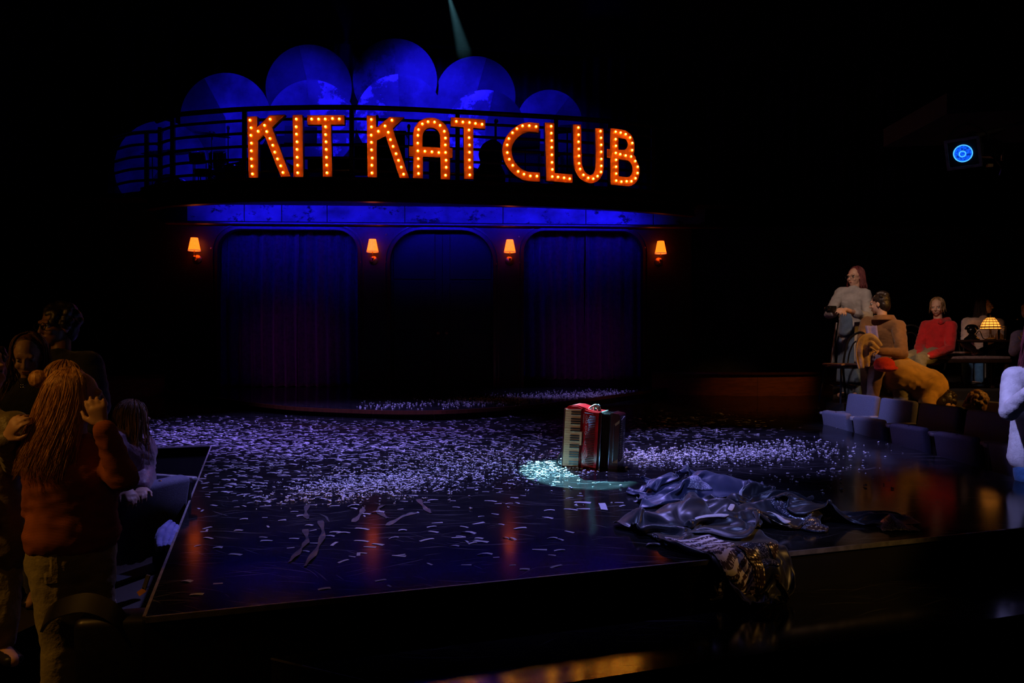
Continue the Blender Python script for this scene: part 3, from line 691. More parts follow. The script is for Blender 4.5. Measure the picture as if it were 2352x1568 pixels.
xzprism([(.166, .012), (.285, .002), (.285, .449), (.235, .452), (.20, .458), (.166, .470)], -.03, -.0002, 'grille_cover', 'acc_red')
def scal(z):
    e = .218
    for c, w, d in ((.235, .055, .038), (.385, .035, .022), (.065, .03, .024), (.31, .05, .012), (.15, .05, .010)):
        e -= d * math.exp(-((z - c) / w) ** 2)
    return e
for k in range(32):
    z = .030 + k * .0131
    if z > .436: break
    MB().tube([ap(scal(z), -.033, z), ap(scal(z) + .02, -.036, z - .001), ap(.262, -.036, z - .002)], .0036, 6).build('grille_bar', 'grille_bar', acc, smooth=True)
for zc, sg in ((.41, 1), (.372, -1), (.325, 1), (.285, -1), (.20, 1), (.155, -1), (.12, 1), (.085, -1), (.05, 1)):
    for s2 in (-1, 1):
        MB().tube(catmull([ap(.184, -.0318, zc + .018), ap(.184 + s2 * .007, -.0322, zc), ap(.184 + s2 * .002 * sg, -.0318, zc - .016)], 3), .0019, 5).build('inlay_scroll', 'inlay', acc)
for z in (.020, .447): MB().tube([ap(.168, -.0318, z), ap(.24, -.0318, z - .008)], .0022, 6).build('trim_line', 'chrome', acc)
# bellows
nb = 9; bv = MB()
xs = [.292 + (.385 - .292) * i / (2 * nb) for i in range(2 * nb + 1)]
rings = []
for i, x in enumerate(xs):
    d = 0.0 if i % 2 == 0 else .012
    rings.append([ap(x, .004 + d, .006 + d), ap(x, .19 - d, .006 + d), ap(x, .19 - d, .446 - d), ap(x, .004 + d, .446 - d)])
bv.add([p for r in rings for p in r], [(i * 4 + k, i * 4 + (k + 1) % 4, (i + 1) * 4 + (k + 1) % 4, (i + 1) * 4 + k) for i in range(2 * nb) for k in range(4)])
bv.build('bellows', 'bellows', acc)
abox(.290, .303, -.004, .198, .0, .4535, 'bellows_frame', 'acc_dark'); abox(.378, .392, -.004, .198, .0, .449, 'bellows_frame', 'acc_dark')
for x in (.3035, .3775): abox(x - .0018, x + .0018, -.0075, -.0042, .004, .449, 'trim_line', 'chrome')
xzprism([(.3925, .0), (.452, .0), (.452, .428), (.44, .440), (.3925, .446)], .0, .19, 'bass_case', 'acc_dark', smooth=True)
abox(.407, .411, -.004, -.0005, .05, .36, 'trim_line', 'chrome')
xzprism([(.405, .05), (.4515, .05), (.4515, .082)], -.006, -.0003, 'corner_plate', 'tan_leather')
xzprism([(.412, .36), (.4515, .395), (.4515, .37), (.42, .345)], -.006, -.0003, 'corner_plate', 'tan_leather')
bm_ = None
for i in range(20):
    for j in range(5):
        z = .06 + i * .0175; y = .03 + j * .022
        p = ap(.4525, y, z + .005 * j)
        if bm_ is None:
            o = MB().lathe((0, 0, 0), [(.005, 0), (.005, .008), (.003, .011)], 8, (1, 0, 0)).build('bass_button', 'inlay', None); bm_ = o.data
        else: o = bpy.data.objects.new('bass_button', bm_); COL.objects.link(o)
        o.parent = acc; o.location = parent_inv(acc) @ p
for x in (.03, .26, .43):
    for y in (.03, .16): MB().lathe(ap(x, y, -.0005), [(.008, -.0), (.007, .002)], 8).build('foot', 'chrome', acc)
# straps
def flat_band(pts, w, th, name, m, parent, wdir=(0, 1, 0)):
    pts = catmull(pts, 6); wd = Vector(wdir).normalized(); mb = MB(); vs = []; n = len(pts)
    for i, p in enumerate(pts):
        t = (pts[min(i + 1, n - 1)] - pts[max(i - 1, 0)]).normalized(); nn = t.cross(wd).normalized()
        vs += [p + wd * w / 2 + nn * th / 2, p - wd * w / 2 + nn * th / 2, p - wd * w / 2 - nn * th / 2, p + wd * w / 2 - nn * th / 2]
    fs = [(i * 4 + k, i * 4 + (k + 1) % 4, (i + 1) * 4 + (k + 1) % 4, (i + 1) * 4 + k) for i in range(n - 1) for k in range(4)] + [(0, 1, 2, 3), (4 * n - 4, 4 * n - 3, 4 * n - 2, 4 * n - 1)]
    return mb.add(vs, fs).build(name, m, parent, smooth=True)
flat_band([ap(-.006, .10, .14), ap(-.05, .09, .10), ap(-.075, .07, .05), ap(-.066, .05, .012), ap(-.03, .04, .006), ap(.0, .05, .008)], .035, .004, 'shoulder_strap', 'strap', acc, aN)
flat_band([ap(.0, .15, .42), ap(-.03, .16, .30), ap(-.04, .16, .16), ap(-.02, .15, .05), ap(.0, .15, .03)], .03, .004, 'shoulder_strap', 'strap', acc, aN)
mb = MB(); rnd = random.Random(4)
for k in range(5):
    a = [ap(.165 + .02 * k + .01 * rnd.random(), .08 + .02 * rnd.random(), .462), ap(.19 + .012 * k, .07 + .012 * k, .482 + .014 * rnd.random()), ap(.22 + .008 * k, .09, .490 + .012 * rnd.random()), ap(.255, .08 + .01 * k, .458)]
    mb.tube(catmull(a, 5), .0075, 6)
mb.build('sequin_strap', 'glitter', acc, smooth=True)

# ------------------------------------------------------------------ confetti
def on_stage(x, y):
    return inpoly(x, y, STAGE) and not (inpoly(x, y, DAIS))
def in_acc(x, y):
    q = Vector((x, y, 0)) - ax0; a = q.dot(aD); b = -q.dot(aN); return -.09 < a < .47 and -.06 < b < .22
PILES = [(1455, 1775, 1068, 1170), (1480, 1960, 1150, 1275)]
def strip_density(u, v):
    d = 0.0
    if v < 955: return 0.0
    # rear left carpet of strips
    d += 1.0 * math.exp(-((u - 560) / 300) ** 2) * math.exp(-((v - 1010) / 48) ** 2)
    d += .75 * math.exp(-((u - 380) / 90) ** 2) * math.exp(-((v - 1000) / 30) ** 2)
    d += .62 * math.exp(-((u - 1050) / 280) ** 2) * math.exp(-((v - 1000) / 42) ** 2)
    d += .15 * math.exp(-((u - 600) / 330) ** 2) * math.exp(-((v - 1095) / 48) ** 2)
    d += .030 * math.exp(-((u - 1200) / 200) ** 2) * math.exp(-((v - 1150) / 40) ** 2)
    d += .016 * math.exp(-((u - 900) / 450) ** 2) * math.exp(-((v - 1230) / 90) ** 2)
    return d
def right_density(u, v):
    return .7 * math.exp(-((u - 1560) / 170) ** 2) * math.exp(-((v - (985 - .02 * (u - 1560))) / 27) ** 2) + .16 * math.exp(-((u - 1800) / 90) ** 2) * math.exp(-((v - 942) / 14) ** 2)
def bit_density(u, v):
    d = 0.0
    d += 1.15 * math.exp(-((u - 870) / 170) ** 2) * math.exp(-((v - (1112 - .10 * (u - 870))) / 24) ** 2)
    d += .55 * math.exp(-((u - 1080) / 150) ** 2) * math.exp(-((v - 1062) / 28) ** 2)
    d += .75 * math.exp(-((u - 1270) / 75) ** 2) * math.exp(-((v - 1082) / 17) ** 2)
    d += 1.25 * math.exp(-((u - 1700) / 165) ** 2) * math.exp(-((v - (1040 - .03 * (u - 1700))) / 17) ** 2)
    d += .9 * math.exp(-((u - 1500) / 80) ** 2) * math.exp(-((v - 1052) / 18) ** 2)
    d += .05 * math.exp(-((u - 1850) / 220) ** 2) * math.exp(-((v - 1075) / 35) ** 2)
    d += .04 * math.exp(-((u - 1000) / 500) ** 2) * math.exp(-((v - 1080) / 60) ** 2)
    return d
def sample(fn, n, seed, box, dmax=1.3, surf=0.0, test=None):
    rnd = random.Random(seed); out = []; tries = 0
    while len(out) < n and tries < n * 400:
        tries += 1
        u = rnd.uniform(box[0], box[1]); v = rnd.uniform(box[2], box[3])
        if rnd.random() * dmax > fn(u, v): continue
        p = PZ(u, v, surf)
        if test is not None and not test(p.x, p.y): continue
        if in_acc(p.x, p.y): continue
        out.append((p, u, v))
    return out
rnd = random.Random(11)
strips = sample(strip_density, 2900, 21, (336, 1460, 955, 1360), 1.1, 0, on_stage) + sample(right_density, 560, 22, (1400, 1930, 930, 1040), .8, 0, on_stage)
bits = sample(bit_density, 3700, 23, (560, 2100, 985, 1170), 1.4, 0, on_stage)
def dais_density(u, v):
    return math.exp(-((v - (933 - .052 * (u - 850))) / 8.0) ** 2) * (1.0 if u > 1100 else .22 + .78 * max(0, (u - 1000) / 100)) * (1 if u < 1440 else .4)
dbits = sample(dais_density, 1300, 24, (820, 1500, 888, 945), 1.0, DZ, lambda x, y: inpoly(x, y, DAIS))
# front edge lies on the strips nearer the house; a handful of hand-placed large pieces there
HAND = [(1385, 1163, .26), (1338, 1154, .14), (1262, 1172, .09), (1478, 1151, .17), (560, 1192, .06), (600, 1110, .07), (690, 1184, .06), (770, 1222, .08), (541, 1273, .09), (612, 1242, .08), (710, 1206, .06), (868, 1250, .09), (1100, 1236, .06), (1195, 1213, .10), (1260, 1190, .07), (745, 1352, .07), (452, 1365, .07), (430, 1335, .05), (1205, 1307, .05), (925, 1218, .06), (648, 1195, .05), (548, 1218, .06), (500, 1258, .05), (840, 1180, .08)]
def strip_mesh(L, w, bend, twist):
    n = 3; vs = []
    for i in range(n + 1):
        t = i / n - .5; z = .002 + bend * (1 - 4 * t * t) * .01 + .001
        a = twist * t
        for s in (-1, 1): vs.append((t * L + s * .004 * bend, s * w / 2 * math.cos(a), z + max(-.001, s * w / 2 * math.sin(a))))
    zmin = min(p[2] for p in vs); vs = [(x, y, z - zmin + .0006) for x, y, z in vs]
    fs = [(2 * i, 2 * i + 1, 2 * i + 3, 2 * i + 2) for i in range(n)]
    return vs, fs
SV = [strip_mesh(.046 + .006 * k, .016, b, tw) for k, (b, tw) in enumerate(((0, 0), (.12, .1), (.3, -.15), (0.0, .2), (.2, 0), (.7, .4)))]
def bit_mesh(seed):
    r2 = random.Random(seed); mb = MB()
    for k in range(3):
        mb.ball((r2.uniform(-.006, .006), r2.uniform(-.006, .006), .006 + r2.uniform(0, .004)), r2.uniform(.0038, .0062), 5, 3, (1, r2.uniform(.6, 1.1), r2.uniform(.5, .9)))
    z = min(p[2] for p in mb.v); return [(x, y, q - z + .0004) for x, y, q in mb.v], mb.f
BV = [bit_mesh(s) for s in range(5)]
def scatter(items, variants, name, stuff_name, m, label, cat, group, smin, smax, stuff_label, seed, zsurf=0.0, n_ind=300):
    r3 = random.Random(seed)
    items = sorted(items, key=lambda t: t[0].y)
    meshes = []
    for vs, fs in variants:
        me = bpy.data.meshes.new(name); me.from_pydata(vs, [], fs); me.materials.append(M[m]); meshes.append(me)
    mb = MB()
    for i, (p, u, v) in enumerate(items):
        k = r3.randrange(len(variants)); a = r3.gauss(0, .55) if cat == 'confetti strip' else r3.random() * 6.3; s = smin + (smax - smin) * r3.random() ** 1.6
        lift = zsurf + (r3.random() ** 3) * .006
        if i < n_ind:
            o = bpy.data.objects.new(name, meshes[k]); COL.objects.link(o); o.location = (p.x, p.y, zsurf); o.rotation_euler = (0, 0, a); o.scale = (s, s, s)
            tag(o, label, cat, group)
        else:
            c, sn = math.cos(a) * s, math.sin(a) * s
            mb.add([(p.x + x * c - y * sn, p.y + x * sn + y * c, lift + z * s) for x, y, z in variants[k][0]], variants[k][1])
    if mb.v:
        o = mb.build(stuff_name, m, None, recalc=False); tag(o, stuff_label, 'confetti', None, 'stuff')
scatter(strips, SV, 'paper_strip', 'paper_strips', 'paper', 'pale paper strip lying loose on the glossy black stage', 'confetti strip', 'loose paper strips on the stage', .6, 1.3, 'carpet of pale paper confetti strips over the rear left of the stage', 31)
scatter(bits, BV, 'paper_bit', 'paper_bits', 'bit', 'small crumpled white paper bit on the black stage', 'confetti bit', 'small white paper bits on the stage', .55, 1.9, 'drift of small crumpled white paper bits across the stage middle', 32)
scatter(dbits, BV, 'paper_bit', 'paper_bits', 'bit', None, None, None, .8, 1.5, 'band of white paper bits along the rounded dais edge', 33, DZ, 0)
big = None
ORD = 'first second third fourth fifth sixth seventh eighth ninth tenth eleventh twelfth thirteenth fourteenth fifteenth sixteenth seventeenth eighteenth nineteenth twentieth twenty-first twenty-second twenty-third twenty-fourth'.split()
HAND.sort()
for i, (u, v, L) in enumerate(HAND):
    p = PZ(u, v); r4 = random.Random(i)
    vs, fs = strip_mesh(max(.045, L * .75), .022 + .02 * (L > .1), .1 + .35 * r4.random(), r4.uniform(-.25, .25))
    o = MB().add(vs, fs).build('paper_strip', 'paper', None, recalc=False); o.location = p; o.rotation_euler = (0, 0, r4.gauss(0.1, .4))
    tag(o, 'larger curled paper strip near the stage front, %s counted from the stage left edge' % ORD[i], 'confetti strip', 'larger paper strips near the stage front')
# curls of clear tape
for i, pts in enumerate([[(700, 1215), (705, 1240), (690, 1262), (665, 1290)], [(735, 1195), (742, 1225), (728, 1260), (700, 1300)], [(880, 1160), (868, 1172), (890, 1190)], [(960, 1146), (975, 1165), (990, 1178)], [(812, 1198), (830, 1178), (835, 1165)], [(706, 1160), (702, 1180), (708, 1192)], [(890, 1206), (930, 1184), (962, 1177)]]):
    q = catmull([PZ(u, v, .003) for u, v in pts], 6); L_, R_ = [], []
    for k, p in enumerate(q):
        t = (q[min(k + 1, len(q) - 1)] - q[max(k - 1, 0)]).normalized(); n = Vector((-t.y, t.x, 0)); w = .012 + .006 * math.sin(k)
        L_.append(p + n * w + Vector((0, 0, .006 * abs(math.sin(k * .9))))); R_.append(p - n * w)
    mb = MB(); n = len(q); mb.add(L_ + R_, [(k, k + 1, n + k + 1, n + k) for k in range(n - 1)])
    o = mb.build('tape_curl', 'tape', None, recalc=False); tag(o, 'wispy curl of clear tape, ' + ['left of the long forked pair', 'right one of the long forked pair', 'short and hooked, right of the white bits', 'short, under the white bits', 'bent, above the forked pair', 'upright, left of the white bits', 'long and slanting, under the white bits'][i], 'tape', 'clear tape curls on the stage')

# ------------------------------------------------------------------ house seats at the right edge of the stage
RISER = -.45
rise = MB().prism([(3.95, 5.2), (8.5, 5.2), (11.3, 9.0), (11.3, 16.5), (7.7, 16.5), (7.7, 15.2), (5.7, 14.1), (4.22, 9.9), (3.95, 9.75)], [], lambda x, y: (x, y, RISER), lambda x, y: (x, y, FLOOR)).build('floor_riser_right', 'carpet')
struct_(rise, 'carpeted riser under the right seats')
PLAT = .24
plat = MB().prism([(4.0, 9.98), (5.62, 8.75), (11.2, 8.75), (11.2, 16.4), (7.7, 16.4), (7.7, 15.2), (5.75, 14.05), (4.25, 10.35)], [], lambda x, y: (x, y, PLAT), lambda x, y: (x, y, RISER)).build('floor_platform_right', 'carpet')
struct_(plat, 'black carpeted table platform on the right')
TIER = .36
struct_(MB().prism([(5.35, 10.45), (11.2, 10.45), (11.2, 16.3), (7.8, 16.3), (7.8, 15.1), (6.2, 14.0)], [], lambda x, y: (x, y, TIER), lambda x, y: (x, y, PLAT)).build('floor_tier_right', 'carpet'), 'upper carpeted tier behind the right platform')
M['seat_cloth'] = mat('slate_seat_cloth', (0.17, 0.17, 0.26), 0.9, noise_scale=120, dark=0.75, bump=0.25, bump_scale=260)
M['seat_shell'] = mat('black_seat_shell', (0.015, 0.015, 0.017), 0.5, noise_scale=20)
M['arm_grey'] = mat('grey_armrest', (0.40, 0.39, 0.46), 0.45, noise_scale=20)
def soft(c, size, rot=None, r=.03, seg=3):
    bm = bmesh.new(); bmesh.ops.create_cube(bm, size=1.0)
    bmesh.ops.scale(bm, vec=size, verts=bm.verts)
    bmesh.ops.bevel(bm, geom=bm.edges[:], offset=min(r, min(size) * .45), segments=seg, profile=.5, affect='EDGES')
    m = (rot.to_4x4() if rot is not None else Matrix.Identity(4)); m = Matrix.Translation(c) @ m
    bm.transform(m); bm.verts.index_update(); mb = MB(); mb.add([v.co.copy() for v in bm.verts], [[v.index for v in f.verts] for f in bm.faces]); bm.free(); return mb
def make_seat():
    t = thing('theatre_seat', 'x', 'seat')
    rb = Matrix.Rotation(R(-9), 3, 'X')
    soft((0, .20, .60), (.56, .09, .46), rb, .035).build('backrest', 'seat_cloth', t, smooth=True)
    soft((0, .265, .56), (.54, .03, .50), rb, .012).build('back_shell', 'seat_shell', t, smooth=True)
    rs = Matrix.Rotation(R(78), 3, 'X')
    soft((0, -.10, .40), (.50, .46, .10), Matrix.Rotation(R(-80), 3, 'X'), .03).build('seat_cushion', 'seat_cloth', t, smooth=True)
    soft((0, -.035, .37), (.46, .40, .025), Matrix.Rotation(R(-80), 3, 'X'), .01).build('seat_pan', 'seat_shell', t, smooth=True)
    MB().lathe((0.02, -.145, .622), [(.014, -.002), (.014, .004), (.008, .006)], 12).build('number_plate', 'chrome', t)
    for s in (-1, 1):
        soft((s * .315, .02, .585), (.055, .34, .035), None, .012).build('armrest', 'arm_grey', t, smooth=True)
        soft((s * .315, .04, .29), (.035, .30, .57), None, .01).build('side_standard', 'seat_shell', t, smooth=True)
    MB().box((0, .06, .03), (.66, .16, .02)).build('foot_plate', 'seat_shell', t)
    return t
seat0 = make_seat()
SE = [(4.02, 9.42, 'x'), (4.07, 8.66, ''), (4.12, 7.90, ''), (4.17, 7.14, ''), (4.22, 6.38, '')]
SLAB = ['first slate theatre seat at the stage edge beside the bistro chair', 'second slate theatre seat from the bistro chair, lit lavender', 'third theatre seat of the stage-edge row, in shadow', 'fourth theatre seat of the stage-edge row, before the curly head', 'last theatre seat in view, beside the white sweatshirt']
for i, (x, y, _) in enumerate(SE):
    s = seat0 if i == 0 else dup(seat0)
    s.location = (x, y, RISER); s.rotation_euler = (0, 0, R(-80)); s['label'] = SLAB[i]; s['group'] = 'slate theatre seats at the right stage edge'
for i, (x, y) in enumerate(((4.95, 8.15), (5.0, 7.4))):
    s = dup(seat0); s.location = (x, y, RISER + .0); s.rotation_euler = (0, 0, R(-80)); s['group'] = 'dark theatre seats in the second row'
    s['label'] = ['dark second-row theatre seat behind the third stage-edge seat', 'dark second-row theatre seat behind the fourth stage-edge seat'][i]

# bistro chairs
M['bent'] = mat('black_bentwood', (0.022, 0.018, 0.018), 0.25, noise_scale=15)
M['cane'] = mat('rose_seat_pad', (0.52, 0.33, 0.33), 0.7, noise_scale=30)
def make_bistro():
    t = thing('bistro_chair', 'x', 'chair')
    MB().lathe((0, 0, .44), [(.0, 0), (.19, 0), (.20, .012), (.20, .026), (.19, .036), (.0, .036)], 28, cap=False).build('seat', 'bent', t, smooth=True)
    soft((0, 0, .487), (.34, .34, .028), None, .013).build('seat_pad', 'cane', t, smooth=True)
    for sx in (-1, 1):
        MB().tube(catmull([(sx * .15, -.15, .44), (sx * .165, -.17, .25), (sx * .19, -.20, .0)], 5), .013, 8).build('leg', 'bent', t, smooth=True)
    MB().tube(catmull([(-.19, .24, 0), (-.165, .19, .25), (-.16, .17, .46), (-.175, .22, .66), (-.15, .27, .82), (0, .30, .90), (.15, .27, .82), (.175, .22, .66), (.16, .17, .46), (.165, .19, .25), (.19, .24, 0)], 6), .0135, 8).build('back_frame', 'bent', t, smooth=True)
    MB().tube(catmull([(-.09, .175, .47), (-.10, .21, .62), (-.07, .25, .75), (0, .265, .79), (.07, .25, .75), (.10, .21, .62), (.09, .175, .47)], 6), .010, 8).build('back_hoop', 'bent', t, smooth=True)
    MB().tube([(.155 * math.cos(a), .155 * math.sin(a), .22) for a in [2 * math.pi * i / 24 for i in range(24)]], .009, 6, closed=True).build('leg_ring', 'bent', t, smooth=True)
    return t
ch0 = make_bistro()
CHS = [(P(1934, 924, 10.02) * 1.0, -70, 'bentwood bistro chair with a rose pad beside the cardigan woman'), (Vector((5.28, 11.55, TIER)), 150, 'bentwood chair showing its chrome-lit hoop behind the brown jacket man'), (Vector((5.92, 11.72, TIER)), 160, 'bentwood chair behind the woman in the red hoodie'),
       (Vector((7.05, 12.25, TIER)), 10, 'bentwood chair under the woman at the lamp table')]
for i, (p, a, lab) in enumerate(CHS):
    if i == 0: p.z = PLAT
    c = ch0 if i == 0 else dup(ch0); c.location = p; c.rotation_euler = (0, 0, R(a)); c['label'] = lab; c['group'] = 'bentwood bistro chairs'
# bench, tables
M['bench'] = mat('dark_bench_wood', (0.035, 0.016, 0.010), 0.35, noise_scale=8)
M['bench_pad'] = mat('dusky_bench_pad', (0.24, 0.16, 0.17), 0.8, noise_scale=20)
def bench(name, label, c, w, d, zt, zf, pad=True):
    t = thing(name, label, 'bench', (c[0], c[1], zf))
    MB().box((c[0], c[1], zt - .06), (w, d, .05), bevel=.01).build('seat', 'bench', t)
    if pad: soft((c[0], c[1], zt - .014), (w - .02, d - .02, .045), None, .018).build('cushion', 'bench_pad', t, smooth=True)
    for sx in (-1, 1):
        for sy in (-1, 1): MB().box((c[0] + sx * (w / 2 - .05), c[1] + sy * (d / 2 - .05), (zt - .085 + zf) / 2), (.05, .05, zt - .085 - zf), bevel=.006).build('leg', 'bench', t)
    return t
bench('bench', 'long dark padded bench under the woman in the red hoodie', (6.12, 10.85), 1.35, .42, .81, TIER)
def table(label, c, w, d, zt, zf):
    t = thing('cabaret_table', label, 'table', (c[0], c[1], zf))
    MB().box((c[0], c[1], zt - .02), (w, d, .04), bevel=.012).build('table_top', 'bench', t)
    MB().lathe((c[0], c[1], zf), [(.22, 0), (.22, .015), (.06, .04), (.03, .08), (.03, zt - zf - .04)], 18).build('pedestal', 'iron', t, smooth=True)
    return t
table('small dark cabaret table behind the brown jacket man', (5.62, 12.45), .5, .5, 1.05, TIER)
T1 = P(2262, 784, 11.3)
table('long dark cabaret table carrying the glowing glass lamp', (T1.x + .1, 11.45), 1.5, .55, 1.045, TIER)
# leaded glass lamp
M['pane'] = mat('amber_leaded_pane', (0.9, 0.5, 0.15), 0.4, emit=(1.0, 0.30, 0.035), estr=1.9, noise_scale=25, dark=0.7)
M['lead'] = mat('dark_lead', (0.02, 0.012, 0.008), 0.5, noise_scale=20)
lp = P(2275, 778, 11.4); lp.z = 1.045
lt = thing('table_lamp', 'glowing amber leaded-glass lamp on the long cabaret table', 'lamp', lp)
MB().lathe(lp, [(.075, 0), (.075, .012), (.03, .03), (.016, .06), (.014, .14), (.022, .17), (.010, .19), (.010, .35), (.016, .36), (.004, .375)], 18).build('base', 'lead', lt, smooth=True)
prof = [(.130, .155), (.130, .185), (.118, .222), (.100, .262), (.076, .298), (.047, .325)]
mbl = MB()
for (r0, h0), (r1, h1) in zip(prof, prof[1:]):
    for j in range(14):
        a0, a1 = 2 * math.pi * (j + .06) / 14, 2 * math.pi * (j + .94) / 14; g = .08
        q = lambda r, h, a: lp + Vector((r * math.cos(a), r * math.sin(a), h))
        MB().add([q(r0 + (r1 - r0) * g, h0 + (h1 - h0) * g, a0), q(r0 + (r1 - r0) * g, h0 + (h1 - h0) * g, a1), q(r1 - (r1 - r0) * g, h1 - (h1 - h0) * g, a1), q(r1 - (r1 - r0) * g, h1 - (h1 - h0) * g, a0)], [(0, 1, 2, 3)]).build('pane', 'pane', lt, recalc=False)
for (r, h) in prof: mbl.tube([lp + Vector(((r + .001) * math.cos(a), (r + .001) * math.sin(a), h)) for a in [2 * math.pi * i / 28 for i in range(28)]], .0045 if (r, h) != prof[1] else .009, 5, closed=True)
for j in range(14):
    a = 2 * math.pi * j / 14; mbl.tube([lp + Vector(((r + .001) * math.cos(a), (r + .001) * math.sin(a), h)) for r, h in prof], .0035, 4)
mbl.build('leading', 'lead', lt)
# black candlestick telephone
tp = P(2232, 776, 11.32); tp.z = 1.045
ph = thing('telephone', 'old black rotary telephone beside the glowing lamp', 'telephone', tp)
MB().lathe(tp, [(.10, 0), (.10, .015), (.085, .03), (.05, .06), (.035, .085)], 20).build('base', 'black_gloss', ph, smooth=True)
MB().lathe(tp + Vector((0, -.04, .05)), [(.045, 0), (.045, .012), (.03, .018)], 18, (0, -.75, .66)).build('dial', 'black_gloss', ph, smooth=True)
MB().ball(tp + Vector((0, 0, .135)), .062, 16, 10, (1.05, .9, .95)).build('receiver_cradle', 'black_gloss', ph, smooth='all')
MB().tube(catmull([tp + Vector((-.09, 0, .15)), tp + Vector((-.05, 0, .2)), tp + Vector((.05, 0, .2)), tp + Vector((.09, 0, .15))], 5), .017, 8).build('handset', 'black_gloss', ph, smooth=True)
MB().tube(catmull([tp + Vector((.05, .02, .04)), tp + Vector((.12, .02, .13)), tp + Vector((.17, .02, .03)), tp + Vector((.21, .02, .008))], 6), .006, 6).build('cord', 'black_gloss', ph, smooth=True)
# straight-sided glass at the lamp's right
M['glass'] = mat('clear_glass', (1, 1, 1), 0.03); M['glass'].node_tree.nodes['Principled BSDF'].inputs['Transmission Weight'].default_value = 1.0
for i, (u, y, h, r) in enumerate(((2302, 11.42, .20, .055), (2290, 11.30, .15, .04))):
    g = P(u, 780, y); g.z = 1.045
    o = MB().lathe(g, [(.0, .004), (r * .9, .004), (r, h), (r - .004, h), (r * .9 - .004, .012), (0, .012)], 18, cap=False).build('glass_vase', 'glass', None, smooth=True)
    tag(o, ['tall clear glass right of the amber lamp', 'short clear glass just behind the amber lamp foot'][i], 'glass')

# ------------------------------------------------------------------ hanging lamp at the top right
Lc = P(2212, 352, 7.5)
M['frame_dark'] = mat('gel_frame', (0.20, 0.17, 0.15), 0.5, metal=0.5, noise_scale=20)
def lens_mat():
    m = bpy.data.materials.new('blue_lens'); m.use_nodes = True; nt = m.node_tree; b = nt.nodes['Principled BSDF']
    t = nt.nodes.new('ShaderNodeTexCoord'); v = nt.nodes.new('ShaderNodeTexVoronoi'); v.inputs['Scale'].default_value = 60; nt.links.new(t.outputs['Object'], v.inputs['Vector'])
    r = ramp(nt, 0.1, 0.75); r.inputs[3].default_value = 1.6; r.inputs[4].default_value = .25; nt.links.new(v.outputs['Distance'], r.inputs[0]); nt.links.new(r.outputs[0], b.inputs['Emission Strength'])
    b.inputs['Emission Color'].default_value = (0.004, 0.10, 1.0, 1); b.inputs['Base Color'].default_value = (0.02, 0.1, 0.5, 1); return m
M['lens'] = lens_mat(); M['lens_rim'] = mat('lens_rim_glow', (0.1, 0.3, 0.8), 0.3, emit=(0.06, 0.40, 1.0), estr=1.6, noise_scale=40)
fdir = Vector((-.62, -.66, -.42)).normalized(); fx = fdir.cross(Vector((0, 0, 1))).normalized(); fy = fx.cross(fdir)
FR = Matrix((fx, -fdir, fy)).transposed()
lan = thing('stage_lantern', 'stage lantern with a glowing blue lens in a square gel frame', 'lantern', Lc)
def lpnt(a, b, c): return Lc + fx * a + fy * b - fdir * c
for (a, b, w, h) in ((0, .135, .30, .025), (0, -.135, .30, .025), (.138, 0, .025, .245), (-.138, 0, .025, .245)):
    MB().box(lpnt(a, b, 0), (w, .02, h), FR).build('gel_frame_bar', 'frame_dark', lan)
MB().lathe(lpnt(0, 0, .005), [(.155, 0), (.155, .10), (.13, .14), (.12, .36), (.07, .40)], 20, -fdir).build('housing', 'black', lan, smooth=True)
MB().lathe(lpnt(0, 0, .004), [(.0, .018), (.04, .015), (.078, 0)], 24, fdir, cap=False).build('lens', 'lens', lan, smooth='all')
for r in (.080, .027): MB().tube([lpnt(r * math.cos(a), r * math.sin(a), -.004 if r > .05 else -.024) for a in [2 * math.pi * i / 32 for i in range(32)]], .005, 6, closed=True).build('lens_ring', 'lens_rim', lan)
bar_a, bar_b = P(2190, 326, 7.7), P(2420, 262, 7.35)
MB().tube(catmull([lpnt(-.15, 0, .2), lpnt(-.17, .12, .2), lpnt(0, .24, .2), lpnt(.17, .12, .2), lpnt(.15, 0, .2)], 5), .012, 6).build('yoke', 'black', lan, smooth=True)
pp = thing('lighting_pipe', 'thin lighting pipe running out of the frame at upper right', 'pipe', bar_b)
MB().tube([bar_a, bar_b], .022, 10).build('pipe', 'frame_dark', pp, smooth=True)
MB().tube([bar_a + Vector((.3, 0, .03)), bar_b + Vector((0, 0, .05))], .008, 8).build('cable', 'strap', pp, smooth=True)
struct_(MB().prism([(4.55, 8.2), (11.3, 6.8), (11.3, 8.6), (4.55, 9.6)], [], lambda x, y: (x, y, 3.62), lambda x, y: (x, y, 3.40)).build('ceiling_side_balcony', 'house'), 'dark underside of the side balcony')
l2 = thing('stage_lantern', 'dark unlit stage lantern with dangling cables right of the blue lens', 'lantern', P(2275, 350, 7.6))
c2_ = P(2278, 345, 7.6)
MB().lathe(c2_ + Vector((-.02, -.12, -.02)), [(.09, 0), (.10, .08), (.10, .22), (.06, .30)], 18, (-.3, .8, .3)).build('housing', 'black_gloss', l2, smooth=True)
MB().tube(catmull([c2_ + Vector((-.02, 0, .12)), c2_ + Vector((.10, 0, .04)), c2_ + Vector((.10, 0, -.1))], 5), .012, 6).build('yoke', 'frame_dark', l2, smooth=True)
MB().tube(catmull([P(2273, 352, 7.5), P(2288, 368, 7.45), P(2300, 384, 7.45), P(2296, 402, 7.5)], 6), .008, 6).build('cable', 'chrome', l2, smooth=True)
MB().box(P(2273, 380, 7.45), (.05, .03, .026)).build('gate_tag', mat('orange_tag', (.55, .25, .04), .6, noise_scale=20), l2)
MB().tube([P(2278, 330, 7.6), P(2278, 303, 7.6)], .012, 6).build('hook_clamp', 'black', l2)

